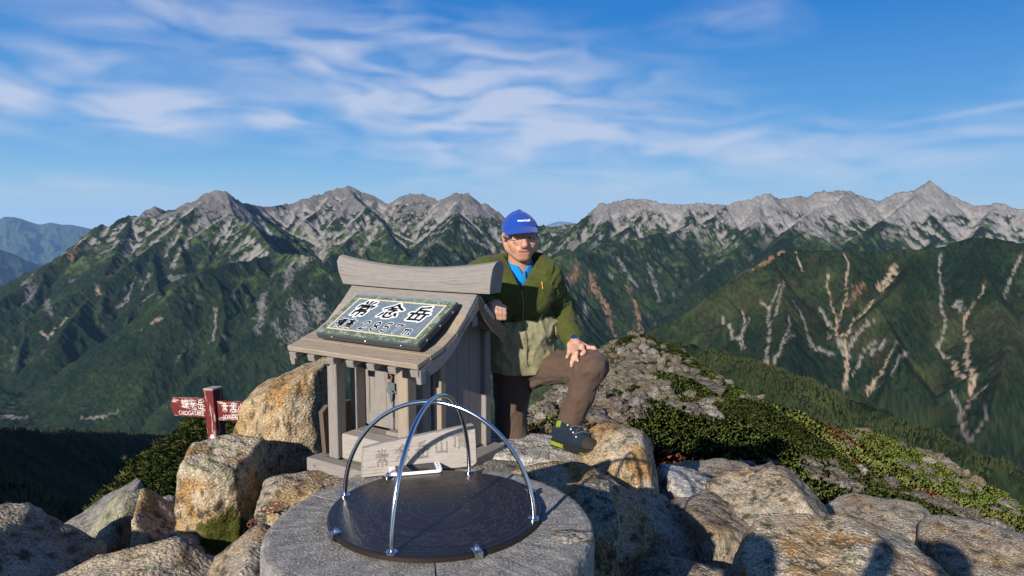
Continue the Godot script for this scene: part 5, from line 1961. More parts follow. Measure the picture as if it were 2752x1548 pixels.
	boulder("rounded ochre boulder against the hiker's toe cap", 1668, 1272, 3.18, 200, 200, 0.22, 15, "ochre", [[Vector3(-0.6, 0.9, 0.3), 0.86], [Vector3(0.9, 0.3, 0.3), 0.88], [Vector3(0.2, 0.3, 1), 0.86]], Vector3.ZERO, 9.0)
	boulder("low ochre boulder between the pedestal and the white block", 1560, 1366, 2.72, 290, 170, 0.24, 16, "ochre", [[Vector3(-0.15, 1, 0.15), 0.90], [Vector3(0.7, 0.7, 0.1), 0.92], [Vector3(0.2, 0.3, 1), 0.86]], Vector3(0, 0.3, 0.05), 9.0)
	boulder("dark lichened rock hugging the pedestal's shaded side", 1600, 1500, 2.30, 130, 330, 0.18, 17, "green", [[Vector3(1, 0.2, 0.1), 0.8]], Vector3(0, 0, -0.08), 9.0)
	boulder("large shaded boulder in the hollow beyond the pedestal", 1725, 1480, 2.82, 290, 270, 0.27, 18, "tan", [[Vector3(0.4, 0.9, 0.2), 0.82], [Vector3(0.1, 0.4, 0.9), 0.84]], Vector3(0, 0.2, -0.1), 9.0)
	boulder("pale grey rounded stone behind the shaded hollow", 1862, 1348, 3.25, 160, 125, 0.17, 19, "white", [[Vector3(-0.3, 1, 0.2), 0.85]], Vector3(0, 0.2, -0.4), 9.0)
	boulder("flat-topped lichened boulder farther down the slope", 1930, 1322, 3.85, 270, 120, 0.26, 20, "tan", [[Vector3(0.0, 1, 0.0), 0.86], [Vector3(0.9, 0.2, 0.2), 0.9]], Vector3(0, 0.1, -0.04), 11.0)
	boulder("large domed tan boulder with green lichen on its flank", 2095, 1415, 3.0, 320, 250, 0.30, 21, "tan", [[Vector3(-0.45, 0.9, 0.3), 0.84], [Vector3(0.75, 0.6, 0.2), 0.80], [Vector3(0.1, 0.25, 1), 0.80]], Vector3.ZERO, 12.0, [], "boulder", 5)
	boulder("half-shaded boulder below the domed tan boulder", 1945, 1470, 2.86, 270, 210, 0.24, 22, "tan", [[Vector3(0.25, 0.9, 0.2), 0.84], [Vector3(0.1, 0.3, 1), 0.85]], Vector3(0, 0.3, -0.1), 9.0)
	boulder("broad tan boulder at the slope's edge next to the domed one", 2365, 1450, 3.55, 280, 170, 0.28, 23, "tan", [[Vector3(-0.25, 1, 0.2), 0.84], [Vector3(0.2, 0.2, 1), 0.9]], Vector3(0, -0.1, -0.12), 10.0)
	boulder("long spotted boulder along the bottom edge", 2270, 1590, 2.25, 560, 240, 0.26, 25, "ochre", [[Vector3(-0.10, 1, 0.2), 0.90], [Vector3(0.6, 0.75, 0.1), 0.96], [Vector3(0.0, 0.2, 1), 0.88]], Vector3.ZERO, 12.0, [], "boulder", 5)
	boulder("spotted boulder in the lower right corner", 2680, 1560, 3.0, 340, 220, 0.30, 26, "tan", [[Vector3(-0.4, 1, 0.2), 0.84]], Vector3(0, 0, -0.18), 10.0)
	boulder("small ochre stone on the ledge above the lower right corner", 2472, 1398, 4.6, 62, 60, 0.10, 27, "ochre", [], Vector3(0, 0.2, 0.2))
	boulder("grey crusted stone behind the broad tan boulder", 2330, 1384, 4.3, 210, 66, 0.22, 28, "grey", [], Vector3(0, 0.2, -0.08))
	boulder("rock filling the gap under the spotted boulder", 1880, 1590, 2.3, 300, 150, 0.25, 29, "tan", [], Vector3(0, 0.9, 0))
	boulder("small ochre stone at the hiker's standing heel", 1342, 1172, 4.3, 60, 90, 0.12, 30, "ochre", [], Vector3(0, 0.2, 0))
	boulder("rock that carries the shrine's rear corner", 1285, 1275, 3.32, 230, 120, 0.30, 31, "grey", [[Vector3(0, 1, 0), 0.85]], Vector3(0, 0.2, 0))
	boulder("sunken rock between the pedestal and the shrine", 1040, 1420, 2.62, 420, 170, 0.34, 32, "tan", [[Vector3(0, 1, 0), 0.8]], Vector3(0, 0.1, 0))
	var off := boulder("tall boulder added out of view to shade the lower left corner", 0, 1400, 1.15, 1900, 1800, 0.55, 33, "grey")
	off.position = Vector3(-2.62, 0.52, -1.05)  # unseen boulder, added to cast shade on the lower left stones

# ---------------------------------------------------------------- soft shapes: distance fields meshed as surface nets
class Field:
	var a := PackedVector3Array()
	var b := PackedVector3Array()
	var ra := PackedFloat32Array()
	var rb := PackedFloat32Array()
	var fd := PackedVector3Array()
	var fk := PackedFloat32Array()
	var neg := PackedByteArray()
	var blend := 0.03
	var push: Callable            # displacement of the surface at a point
	var cut: Callable             # positive where the shape is cut away

	func bone(p: Vector3, q: Vector3, r0: float, r1: float, flat_dir := Vector3.ZERO, flat_k := 1.0) -> void:
		a.append(p)
		b.append(q)
		ra.append(r0)
		rb.append(r1)
		fd.append(flat_dir.normalized() if flat_dir != Vector3.ZERO else Vector3.ZERO)
		fk.append(flat_k - 1.0)
		neg.append(0)

	func hole(p: Vector3, q: Vector3, r0: float, r1: float) -> void:
		bone(p, q, r0, r1)
		neg[neg.size() - 1] = 1

	func one(i: int, p: Vector3) -> float:
		var pa := p - a[i]
		var ba := b[i] - a[i]
		if fk[i] != 0.0:
			var f := fd[i]
			pa += f * (pa.dot(f) * fk[i])
			ba += f * (ba.dot(f) * fk[i])
		var t := clampf(pa.dot(ba) / (ba.dot(ba) + 1e-9), 0.0, 1.0)
		return (pa - ba * t).length() - lerpf(ra[i], rb[i], t)

	var act := PackedInt32Array()  # the bones that matter here

	func focus(p: Vector3, reach: float) -> void:
		act = PackedInt32Array()
		if reach < 0.0:
			act = PackedInt32Array(range(a.size()))
			return
		var e := PackedFloat32Array()
		var best := 1e9
		for i in a.size():
			e.append(one(i, p))
			if not neg[i]: best = minf(best, e[i])
		for i in a.size():
			if e[i] < best + reach + blend * 2.0: act.append(i)

	func raw(p: Vector3) -> float:
		var d := 10.0
		for i in act:
			var e := one(i, p)
			if neg[i]:
				var h := clampf(0.5 - 0.5 * (d + e) / 0.008, 0.0, 1.0)
				d = lerpf(d, -e, h) + 0.008 * h * (1.0 - h)
			else:
				var h := clampf(0.5 + 0.5 * (d - e) / blend, 0.0, 1.0)
				d = lerpf(d, e, h) - blend * h * (1.0 - h)
		return d

	func full(p: Vector3) -> float:
		var d := raw(p)
		if d < 0.06 and d > -0.06:
			if push.is_valid(): d -= push.call(p)
		if cut.is_valid(): d = maxf(d, cut.call(p))
		return d

	func nearest(p: Vector3) -> int:
		var best := 0
		var bd := 1e9
		for i in act:
			if neg[i]: continue
			var e := one(i, p)
			if e < bd:
				bd = e
				best = i
		return best

func net(f: Field, cell: float, paint: Callable) -> ArrayMesh:
	var lo := Vector3.ONE * 1e9
	var hi := -lo
	for i in f.a.size():
		if f.neg[i]: continue
		var m := Vector3.ONE * (maxf(f.ra[i], f.rb[i]) + 0.03 + cell * 2.0)
		lo = lo.min(f.a[i] - m).min(f.b[i] - m)
		hi = hi.max(f.a[i] + m).max(f.b[i] + m)
	var n := Vector3i(((hi - lo) / cell).ceil()) + Vector3i.ONE
	var sx := 1
	var sy := n.x
	var sz := n.x * n.y
	var val := PackedFloat32Array()
	val.resize(n.x * n.y * n.z)
	val.fill(1.0)
	var B := 5
	var half := cell * B * 0.5
	for bz in range(0, n.z, B):
		for by in range(0, n.y, B):
			for bx in range(0, n.x, B):
				var c := lo + Vector3(bx, by, bz) * cell + Vector3.ONE * (half - cell * 0.5)
				f.focus(c, half * 3.6)
				var d := f.raw(c)
				var far: bool = absf(d) > half * 1.75 + 0.035
				for z in range(bz, mini(bz + B, n.z)):
					for y in range(by, mini(by + B, n.y)):
						var row := z * sz + y * sy
						for x in range(bx, mini(bx + B, n.x)):
							if far:
								val[row + x] = d
								if d < 0.0 and f.cut.is_valid(): val[row + x] = maxf(d, f.cut.call(lo + Vector3(x, y, z) * cell))
							else:
								val[row + x] = f.full(lo + Vector3(x, y, z) * cell)
	f.focus(Vector3.ZERO, -1.0)
	var id := PackedInt32Array()
	id.resize(val.size())
	id.fill(-1)
	var v := PackedVector3Array()
	var corners := [0, sx, sy, sx + sy, sz, sz + sx, sz + sy, sz + sx + sy]
	var cpos := [Vector3(0, 0, 0), Vector3(1, 0, 0), Vector3(0, 1, 0), Vector3(1, 1, 0), Vector3(0, 0, 1), Vector3(1, 0, 1), Vector3(0, 1, 1), Vector3(1, 1, 1)]
	var edges := [[0, 1], [2, 3], [4, 5], [6, 7], [0, 2], [1, 3], [4, 6], [5, 7], [0, 4], [1, 5], [2, 6], [3, 7]]
	for z in n.z - 1:
		for y in n.y - 1:
			var row := z * sz + y * sy
			for x in n.x - 1:
				var k := row + x
				var inside := 0
				if val[k] < 0: inside += 1
				if val[k + 1] < 0: inside += 1
				if val[k + sy] < 0: inside += 1
				if val[k + sy + 1] < 0: inside += 1
				if val[k + sz] < 0: inside += 1
				if val[k + sz + 1] < 0: inside += 1
				if val[k + sz + sy] < 0: inside += 1
				if val[k + sz + sy + 1] < 0: inside += 1
				if inside == 0 or inside == 8: continue
				var sum := Vector3.ZERO
				var cnt := 0
				for e in edges:
					var v0 := val[k + corners[e[0]]]
					var v1 := val[k + corners[e[1]]]
					if (v0 < 0) != (v1 < 0):
						sum += (cpos[e[0]] as Vector3).lerp(cpos[e[1]], v0 / (v0 - v1))
						cnt += 1
				id[k] = v.size()
				v.append(lo + (Vector3(x, y, z) + sum / cnt) * cell)
	var idx := PackedInt32Array()
	for z in range(1, n.z - 1):
		for y in range(1, n.y - 1):
			var row := z * sz + y * sy
			for x in range(1, n.x - 1):
				var k := row + x
				if id[k] < 0: continue
				for ax in 3:
					var step: int = [sx, sy, sz][ax]
					var u: int = [sy, sz, sx][ax]
					var w: int = [sz, sx, sy][ax]
					var s0 := val[k] < 0
					if s0 == (val[k + step] < 0): continue
					var q0 := id[k]
					var q1 := id[k - u]
					var q2 := id[k - u - w]
					var q3 := id[k - w]
					if q0 < 0 or q1 < 0 or q2 < 0 or q3 < 0: continue
					if s0: idx.append_array([q0, q2, q1, q0, q3, q2])
					else: idx.append_array([q0, q1, q2, q0, q2, q3])
	var nr := smooth_normals(v, idx)
	# outward check
	var vote := 0.0
	for i in range(0, v.size(), maxi(1, v.size() / 40)):
		vote += signf(f.full(v[i] + nr[i] * cell) - f.full(v[i] - nr[i] * cell))
	if vote < 0.0:
		for i in nr.size(): nr[i] = -nr[i]
		for i in range(0, idx.size(), 3):
			var t := idx[i + 1]
			idx[i + 1] = idx[i + 2]
			idx[i + 2] = t
	var col := PackedColorArray()
	if paint.is_valid():
		col.resize(v.size())
		for i in v.size():
			col[i] = paint.call(v[i], nr[i])
	return array_mesh(v, nr, idx, PackedVector2Array(), col)

func lin(c: Vector3) -> Color:
	return Color(c.x, c.y, c.z)

func cloth(weave := 60.0, rim := 0.2) -> StandardMaterial3D:
	var m := std(Color.WHITE, 0.85, 0.25)
	m.vertex_color_use_as_albedo = true
	m.rim_enabled = true
	m.rim = rim
	m.rim_tint = 0.8
	m.albedo_texture = M.weave
	m.uv1_triplanar = true
	m.uv1_scale = Vector3.ONE * 9.0
	return m

# ---------------------------------------------------------------- the hiker
const MAN := Vector3(0.06, 0.05, -3.62)

func build_hiker() -> void:
	var weave := gray_noise(256, 0.12, 131, 3)
	for y in 256:
		for x in 256:
			var k := 0.86 + 0.14 * weave.get_pixel(x, y).r
			weave.set_pixel(x, y, Color(k, k, k))
	M.weave = tex(weave)
	var t := thing("person", "person in blue cap, olive jacket and brown trousers with one boot on a white rock", "person", MAN)
	var W := func(px: float, py: float, z: float) -> Vector3: return at(px, py, z) - MAN
	var skin := std(Color.WHITE, 0.55, 0.4)
	skin.vertex_color_use_as_albedo = true
	skin.subsurf_scatter_enabled = true
	skin.subsurf_scatter_strength = 0.04
	# joints
	var sh_r: Vector3 = W.call(1308, 732, 3.45)       # his right shoulder, on the shrine's side
	var sh_l: Vector3 = W.call(1464, 744, 3.50)
	var neck: Vector3 = W.call(1396, 722, 3.52)
	var el_r := Vector3(-0.325, 1.235, -3.42) - MAN
	var wr_r := Vector3(-0.115, 1.165, -3.335) - MAN
	var el_l: Vector3 = W.call(1508, 832, 3.68)
	var wr_l: Vector3 = W.call(1540, 917, 3.45)
	var pelvis: Vector3 = Vector3(0.078, 0.83, -3.66) - MAN
	var hip_r := Vector3(0.0, 0.80, -3.66) - MAN
	var hip_l := Vector3(0.135, 0.81, -3.65) - MAN
	var kn_l: Vector3 = W.call(1588, 988, 3.335)
	var an_l: Vector3 = W.call(1519, 1165, 3.41)
	var kn_r := Vector3(-0.005, 0.43, -3.64) - MAN
	var an_r := Vector3(-0.02, 0.10, -3.72) - MAN
	var head: Vector3 = W.call(1398, 634, 3.47)
	var hb := Basis.from_euler(Vector3(0.04, 0.20, 0.035))      # turned a little to his left
	var fwd := Vector3(0.16, 0, 0.98).normalized()              # the way the chest faces

	# --- body: head and neck, hands and a slim frame under the clothes, one surface
	var H := func(x: float, y: float, z: float) -> Vector3: return head + hb * Vector3(x, y, z)
	var f := Field.new()
	f.blend = 0.022
	f.bone(H.call(0, 0.020, -0.030), H.call(0, 0.020, 0.004), 0.079, 0.077)
	f.bone(H.call(0, 0.00, 0.020), H.call(0, -0.074, 0.034), 0.064, 0.046)
	f.bone(H.call(-0.050, -0.054, 0.004), H.call(-0.014, -0.094, 0.050), 0.030, 0.022)
	f.bone(H.call(0.050, -0.054, 0.004), H.call(0.014, -0.094, 0.050), 0.030, 0.022)
	f.bone(H.call(-0.008, -0.096, 0.058), H.call(0.008, -0.096, 0.058), 0.020, 0.020)
	f.bone(H.call(-0.043, -0.030, 0.046), H.call(-0.034, -0.052, 0.052), 0.028, 0.024)
	f.bone(H.call(0.043, -0.030, 0.046), H.call(0.034, -0.052, 0.052), 0.028, 0.024)
	f.bone(H.call(-0.040, 0.020, 0.066), H.call(0.040, 0.020, 0.066), 0.014, 0.014)
	f.blend = 0.012
	f.bone(H.call(0, 0.004, 0.082), H.call(0, -0.036, 0.103), 0.009, 0.0145)
	f.bone(H.call(-0.013, -0.041, 0.090), H.call(0.013, -0.041, 0.090), 0.010, 0.010)
	f.bone(H.call(-0.022, -0.062, 0.077), H.call(0.022, -0.062, 0.077), 0.010, 0.010)
	f.bone(H.call(-0.018, -0.077, 0.075), H.call(0.018, -0.077, 0.075), 0.010, 0.010)
	for s in [-1.0, 1.0]:
		f.bone(H.call(0.081 * s, 0.002, -0.010), H.call(0.078 * s, -0.040, -0.002), 0.018, 0.011, hb.x, 1.9)
	f.bone(H.call(0, -0.055, -0.012), neck + Vector3(0, -0.05, -0.01), 0.056, 0.060)
	f.hole(H.call(-0.034, -0.004, 0.092), H.call(-0.030, -0.006, 0.092), 0.013, 0.013)
	f.hole(H.call(0.034, -0.004, 0.092), H.call(0.030, -0.006, 0.092), 0.013, 0.013)
	f.hole(H.call(-0.027, -0.0680, 0.0900), H.call(0.0, -0.0705, 0.0965), 0.0045, 0.0060)
	for s in [-1.0, 1.0]:      # lines from the nose to the corners of the mouth, and under the eyes
		f.hole(H.call(0.021 * s, -0.040, 0.0935), H.call(0.037 * s, -0.070, 0.0815), 0.0042, 0.0034)
		f.hole(H.call(0.020 * s, -0.020, 0.0920), H.call(0.046 * s, -0.022, 0.0830), 0.0034, 0.0028)
		f.hole(H.call(0.048 * s, -0.060, 0.070), H.call(0.044 * s, -0.090, 0.062), 0.0030, 0.0026)
	f.hole(H.call(0.0, -0.0705, 0.0965), H.call(0.027, -0.0680, 0.0900), 0.0060, 0.0045)
	f.bone(neck, neck + Vector3(0, -0.12, -0.02), 0.06, 0.07)
	# slim trunk and limbs
	var ff := Field.new()
	ff.blend = 0.03
	ff.bone(neck + Vector3(0, -0.06, -0.01), pelvis, 0.06, 0.08)
	for q in [[neck + Vector3(0, -0.05, -0.01), sh_r], [sh_r, el_r], [el_r, wr_r], [neck + Vector3(0, -0.05, -0.01), sh_l], [sh_l, el_l], [el_l, wr_l], [pelvis, hip_r], [hip_r, kn_r], [kn_r, an_r], [pelvis, hip_l], [hip_l, kn_l], [kn_l, an_l]]:
		ff.bone(q[0], q[1], 0.030, 0.027)
	var tan_ := Vector3(0.3696, 0.1974, 0.1302)
	var paint_head := func(p: Vector3, _n: Vector3) -> Color:
		var q := hb.inverse() * (p - head)
		var c := tan_ * (1.0 + 0.10 * rock_patch.get_noise_3dv(p * 40.0))
		c = c.lerp(Vector3(0.50, 0.22, 0.16), 0.5 * smoothstep(0.03, 0.0, absf(q.y + 0.030)) * smoothstep(0.05, 0.09, q.z))
		if q.z > 0.06 and absf(q.x) < 0.027 and absf(q.y + 0.0695) < 0.012: c = c.lerp(Vector3(0.36, 0.15, 0.12), 0.7)
		if q.z > 0.05 and absf(q.y + 0.0695) < 0.0035 and absf(q.x) < 0.026: c = Vector3(0.05, 0.02, 0.02)
		if q.z > 0.055 and absf(q.y - 0.022 + 0.12 * maxf(absf(q.x) - 0.03, 0.0)) < 0.006 and absf(q.x) > 0.014 and absf(q.x) < 0.052: c = c.lerp(Vector3(0.06, 0.045, 0.04), 0.75)
		if q.y > -0.026 and q.z < 0.030 and (absf(q.x) > 0.055 or q.z < -0.03) and absf(q.x) < 0.083:
			c = Vector3(0.13, 0.125, 0.12) if q.z > -0.06 else Vector3(0.05, 0.048, 0.046)
		return lin(c)
	var body := obj("body", joined([net(f, 0.0048, paint_head), net(ff, 0.014, func(_p: Vector3, _n: Vector3) -> Color: return lin(tan_))]), skin, t)
	# --- trousers
	var fine0 := noise(152, 22.0, 2)
	var tf := Field.new()
	tf.blend = 0.05
	tf.bone(hip_r + Vector3(-0.01, 0.06, 0), hip_l + Vector3(-0.01, 0.05, 0), 0.105, 0.105)
	tf.bone(hip_r, kn_r, 0.098, 0.074)
	tf.bone(kn_r, an_r + Vector3(0, 0.02, 0), 0.074, 0.066)
	tf.bone(hip_l, kn_l, 0.094, 0.066)
	tf.bone(kn_l, an_l + Vector3(0.006, 0.005, 0), 0.068, 0.057)
	var tn := noise(161, 6.0, 3, FastNoiseLite.TYPE_SIMPLEX_SMOOTH, FastNoiseLite.FRACTAL_RIDGED)
	tf.push = func(p: Vector3) -> float:
		var k := tf.nearest(p)
		var ax: Vector3 = (tf.b[k] - tf.a[k]).normalized()
		var q := p * 1.3 - ax * ax.dot(p) * 0.7
		var amp := 0.009
		if k == 3:
			q = p * 1.5 - ax * ax.dot(p) * 1.1
			amp = 0.014
		var bent := exp(-(p - kn_l).length_squared() / 0.012) + exp(-(p - hip_l).length_squared() / 0.02)
		return amp * (1.0 + 0.9 * bent) * tn.get_noise_3dv(q) + 0.002 * fine0.get_noise_3dv(p)
	tf.cut = func(p: Vector3) -> float:
		if p.x > kn_r.x + 0.12:
			return (an_l - p).dot((kn_l - an_l).normalized()) + 0.058 + 0.25 * (p.z - an_l.z)
		return (an_r.y + 0.0) - p.y
	tf.focus(Vector3.ZERO, -1.0)
	# hands belong to the same body: finer grids
	var paint_hand := func(p: Vector3, _n: Vector3) -> Color:
		return lin(Vector3(0.4200, 0.2394, 0.1764) * (1.0 + 0.12 * rock_patch.get_noise_3dv(p * 70.0)))
	# his left hand lies on the raised knee, fingers draped over it
	var lh := Field.new()
	lh.blend = 0.010
	var kd: Vector3 = W.call(1562, 946, 3.36)           # knuckle row centre
	var across: Vector3 = (Vector3(0.95, -0.02, -0.30)).normalized()
	lh.bone(wr_l, wr_l.lerp(kd, 0.35), 0.027, 0.031, fwd, 1.3)
	for k in 4:
		var o := (k - 1.5) * 0.0205
		var base := kd + across * o + Vector3(0, 0.004 * (1.5 - absf(k - 1.5)), 0)
		lh.bone(wr_l.lerp(kd, 0.3) + across * o * 0.8, clear_of(tf, base, 0.013), 0.016, 0.0125)
		var l: float = [0.040, 0.046, 0.043, 0.034][k]
		var d1 := (Vector3(0.05 + 0.10 * (k - 1.0), -0.55, 0.62)).normalized()
		var d2 := (Vector3(-0.05 + 0.08 * (k - 1.0), -0.93, 0.30)).normalized()
		base = clear_of(tf, base, 0.013)
		var p1 := clear_of(tf, base + d1 * l, 0.0105)
		var p2 := clear_of(tf, p1 + d2 * l * 0.62, 0.0095)
		lh.bone(base, p1, 0.0105, 0.0092)
		lh.bone(p1, p2, 0.0092, 0.0084)
		lh.bone(p2, clear_of(tf, p2 + (d2 + Vector3(0, -0.3, -0.1)).normalized() * l * 0.42, 0.0085), 0.0084, 0.0072)
	var tb := wr_l.lerp(kd, 0.35) - across * 0.030
	lh.bone(tb, tb + Vector3(-0.004, -0.034, 0.020), 0.0155, 0.0115)
	lh.bone(tb + Vector3(-0.004, -0.034, 0.020), clear_of(tf, tb + Vector3(0.006, -0.064, 0.034), 0.010), 0.0110, 0.0088)
	obj("hand", net(lh, 0.0032, paint_hand), skin, body)
	# his right hand hangs half closed over the rear slope of the shrine roof
	var rh := Field.new()
	rh.blend = 0.010
	var kr: Vector3 = Vector3(-0.064, 1.180, -3.275) - MAN
	var row := Vector3(0.92, -0.30, -0.22).normalized()
	rh.bone(wr_r, kr - Vector3(0.01, -0.004, 0.012), 0.028, 0.030, Vector3(0, 1, 0.5), 1.2)
	for k in 4:
		var o := (k - 1.5) * 0.0190
		var base := kr + row * o + Vector3(0, 0.006 - 0.003 * absf(k - 1.5), 0.010)
		rh.bone(wr_r.lerp(kr, 0.55) + row * o * 0.7, base, 0.0155, 0.0125)
		var l: float = [0.034, 0.038, 0.036, 0.030][k]
		var p1 := base + Vector3(0.06, -0.72, 0.60).normalized() * l
		var p2 := p1 + Vector3(0.04, -0.95, -0.28).normalized() * l * 0.75
		rh.bone(base, p1, 0.0115, 0.0104)
		rh.bone(p1, p2, 0.0104, 0.0094)
		rh.bone(p2, p2 + Vector3(0, -0.25, -0.95).normalized() * l * 0.5, 0.0094, 0.0082)
	rh.bone(kr + Vector3(-0.040, -0.004, 0.004), kr + Vector3(-0.034, -0.030, 0.026), 0.0140, 0.0115)
	rh.bone(kr + Vector3(-0.034, -0.030, 0.026), kr + Vector3(-0.012, -0.050, 0.030), 0.0110, 0.0090)
	obj("hand", net(rh, 0.0032, paint_hand), skin, body)
	# eyes behind the spectacles
	for s in [-1.0, 1.0]:
		var e := obj("eye", icomesh(Vector3(0.0125, 0.0048, 0.006)), std(srgb(0.42, 0.36, 0.33), 0.3), body)
		e.position = H.call(0.032 * s, -0.005, 0.0800)
		e.basis = hb
		var ir := obj("iris", icomesh(Vector3(0.0050, 0.0046, 0.002)), std(srgb(0.012, 0.008, 0.006), 0.15), e)
		ir.position = Vector3(-0.001, 0.0, 0.0050)
		var lid := obj("eyelid", tube(PackedVector3Array([Vector3(-0.0135, -0.001, 0.003), Vector3(-0.006, 0.0046, 0.006), Vector3(0.004, 0.0048, 0.006), Vector3(0.0135, 0.0, 0.003)]), 0.0017, 6), std(srgb(0.12, 0.06, 0.045), 0.7), e)

	# --- shirt: blue zip-neck under the jacket
	var wr1 := noise(141, 16.0, 3)
	var sf := Field.new()
	sf.blend = 0.03
	sf.bone(neck + Vector3(0, 0.040, 0.010), neck + Vector3(0, -0.05, 0.010), 0.066, 0.080)
	sf.bone(neck + Vector3(-0.02, -0.08, 0.0), neck + Vector3(0.03, -0.17, 0.0), 0.098, 0.085, fwd, 1.25)
	var vtop := neck + Vector3(0.004, 0.02, 0.0)
	sf.cut = func(p: Vector3) -> float:       # the collar stands open in front and ends below the chin
		var q := p - vtop
		var top := q.y - 0.030 + maxf(q.dot(fwd), -0.05) * 0.45
		var open := 0.036 - absf(q.x - 0.012) * 1.0 + (q.y - 0.03) * 0.50
		var front := q.dot(fwd) - 0.0
		return maxf(top, minf(open, front) if front > 0.0 else -1.0)
	sf.push = func(p: Vector3) -> float: return 0.004 * wr1.get_noise_3dv(p)
	obj("shirt", net(sf, 0.0065, func(_p: Vector3, _n: Vector3) -> Color: return lin(Vector3(0.0051, 0.1997, 0.5270))), cloth(), t)
	var zp := PackedVector3Array()
	for k in 9:
		var p := neck.lerp(neck + Vector3(0.012, -0.16, 0.0), k / 8.0)
		zp.append(p + fwd * (0.089 + 0.022 * k / 8.0) + Vector3(0.012, -0.005, 0))
	obj("shirt_zip", tube(zp, 0.0028, 6), std(srgb(0.01, 0.05, 0.14), 0.6), t)

	# --- jacket
	var jf := Field.new()
	jf.blend = 0.045
	var c1 := (sh_r + sh_l) * 0.5
	jf.bone(c1 + Vector3(-0.060, -0.080, 0.015), c1 + Vector3(0.065, -0.085, -0.01), 0.122, 0.122, fwd, 1.22)      # 0 chest
	jf.bone(Vector3(0.005, 1.03, -3.545) - MAN, Vector3(0.085, 1.03, -3.555) - MAN, 0.132, 0.128, fwd, 1.12)           # 1 waist
	jf.bone(Vector3(0.000, 0.90, -3.595) - MAN, Vector3(0.090, 0.895, -3.605) - MAN, 0.142, 0.138, fwd, 1.12)          # 2 hips
	jf.bone(neck + Vector3(-0.04, -0.045, -0.01), sh_r, 0.062, 0.066)                                                   # 3
	jf.bone(neck + Vector3(0.04, -0.045, -0.01), sh_l, 0.062, 0.066)                                                    # 4
	jf.bone(sh_r, el_r, 0.066, 0.056)                                                                                   # 5 sleeve
	jf.bone(el_r, wr_r.lerp(el_r, 0.10), 0.055, 0.042)                                                                  # 6
	jf.bone(sh_l + Vector3(0.004, 0, 0), el_l, 0.067, 0.060)                                                            # 7
	jf.bone(el_l, wr_l.lerp(el_l, 0.08), 0.058, 0.043)                                                                  # 8
	# hood and collar rolls round the neck
	jf.bone(neck + Vector3(-0.085, 0.030, 0.000), neck + Vector3(-0.050, -0.085, 0.090), 0.034, 0.020)                  # 9
	jf.bone(neck + Vector3(0.090, 0.030, -0.005), neck + Vector3(0.062, -0.075, 0.080), 0.036, 0.022)                   # 10
	jf.bone(neck + Vector3(-0.085, 0.030, 0.000), neck + Vector3(0.0, 0.035, -0.085), 0.034, 0.045)                     # 11
	jf.bone(neck + Vector3(0.090, 0.030, -0.005), neck + Vector3(0.0, 0.035, -0.085), 0.036, 0.045)                     # 12
	var fold := noise(151, 7.0, 3, FastNoiseLite.TYPE_SIMPLEX_SMOOTH, FastNoiseLite.FRACTAL_RIDGED)
	var fine := noise(152, 22.0, 2)
	var vb: Vector3 = W.call(1400, 778, 3.38)        # where the zip starts
	jf.push = func(p: Vector3) -> float:
		var k := jf.nearest(p)
		var amp := 0.010
		var q := p
		if k == 7 or k == 8 or k == 5 or k == 6:
			# creases wrap round the sleeve, tightest at the elbow
			var ax: Vector3 = (jf.b[k] - jf.a[k]).normalized()
			var al := ax.dot(p)
			q = p * 0.55 + ax * al * 2.2
			amp = 0.016
		elif k == 1 or k == 2:
			q = Vector3(p.x * 1.3, p.y * 0.75 + p.x * 0.5, p.z)
			amp = 0.017
		return amp * fold.get_noise_3dv(q) + 0.0028 * fine.get_noise_3dv(p)
	jf.cut = func(p: Vector3) -> float:
		var q := p - vb
		# open V at the neck, straight hem, cuffs
		var open := q.y * 0.56 - absf(q.x + 0.004 * 0.0 - q.y * 0.04)
		var front := (p - neck).dot(fwd) - 0.012
		var dv := minf(open, front) * 0.85
		var hem := (0.795 - MAN.y) - p.y + 0.10 * absf(p.x + 0.01)
		var throat := 0.066 - Vector2(p.x - neck.x, p.z - neck.z + 0.01).length() if p.y > neck.y - 0.06 else -1.0
		return maxf(maxf(dv, hem), throat)
	var olive := Vector3(0.0615, 0.0722, 0.0180)
	var sage := Vector3(0.2337, 0.2255, 0.1353)
	var jacket_paint := func(p: Vector3, n: Vector3) -> Color:
		var k := jf.nearest(p)
		var c := olive
		if k == 1 or k == 2 or k == 0:
			var edge: float = 1.085 - MAN.y + 0.05 * (p.x - 0.02) + (0.028 if absf(p.x + 0.03) < 0.014 and false else 0.0)
			if p.y < edge: c = sage
		return lin(c * (1.0 + 0.08 * fine.get_noise_3dv(p * 1.4)))
	obj("jacket", net(jf, 0.0066, jacket_paint), cloth(60.0, 0.15), t)
	# jacket zip, hem cord and the two orange pulls
	var zz := PackedVector3Array()
	for k in 25:
		var py := lerpf(782.0, 985.0, k / 24.0)
		var px := lerpf(1400.0, 1420.0, k / 24.0) + 3.0 * sin(k * 0.5)
		var r := ray(px, py)
		var hit := ground_hit(jf, r)
		zz.append(hit + Vector3(0, 0, 0.001))
	obj("jacket_zip", tube(zz, 0.0034, 6), std(srgb(0.13, 0.13, 0.075), 0.6), t)
	for q in [[1341.0, 752.0, 1343.0, 780.0], [1456.0, 757.0, 1459.0, 776.0]]:
		var pts := PackedVector3Array()
		for k in 6:
			var hit := ground_hit(jf, ray(lerpf(q[0], q[2], k / 5.0), lerpf(q[1], q[3], k / 5.0)))
			pts.append(hit + Vector3(0, 0, 0.004))
		obj("cord_pull", tube(pts, 0.0026, 6), std(srgb(0.62, 0.26, 0.03), 0.6), t)

	obj("trousers", net(tf, 0.007, func(p: Vector3, _n: Vector3) -> Color: return lin(Vector3(0.0944, 0.0640, 0.0496) * (1.0 + 0.08 * fine.get_noise_3dv(p * 1.4)))), cloth(60.0, 0.1), t)

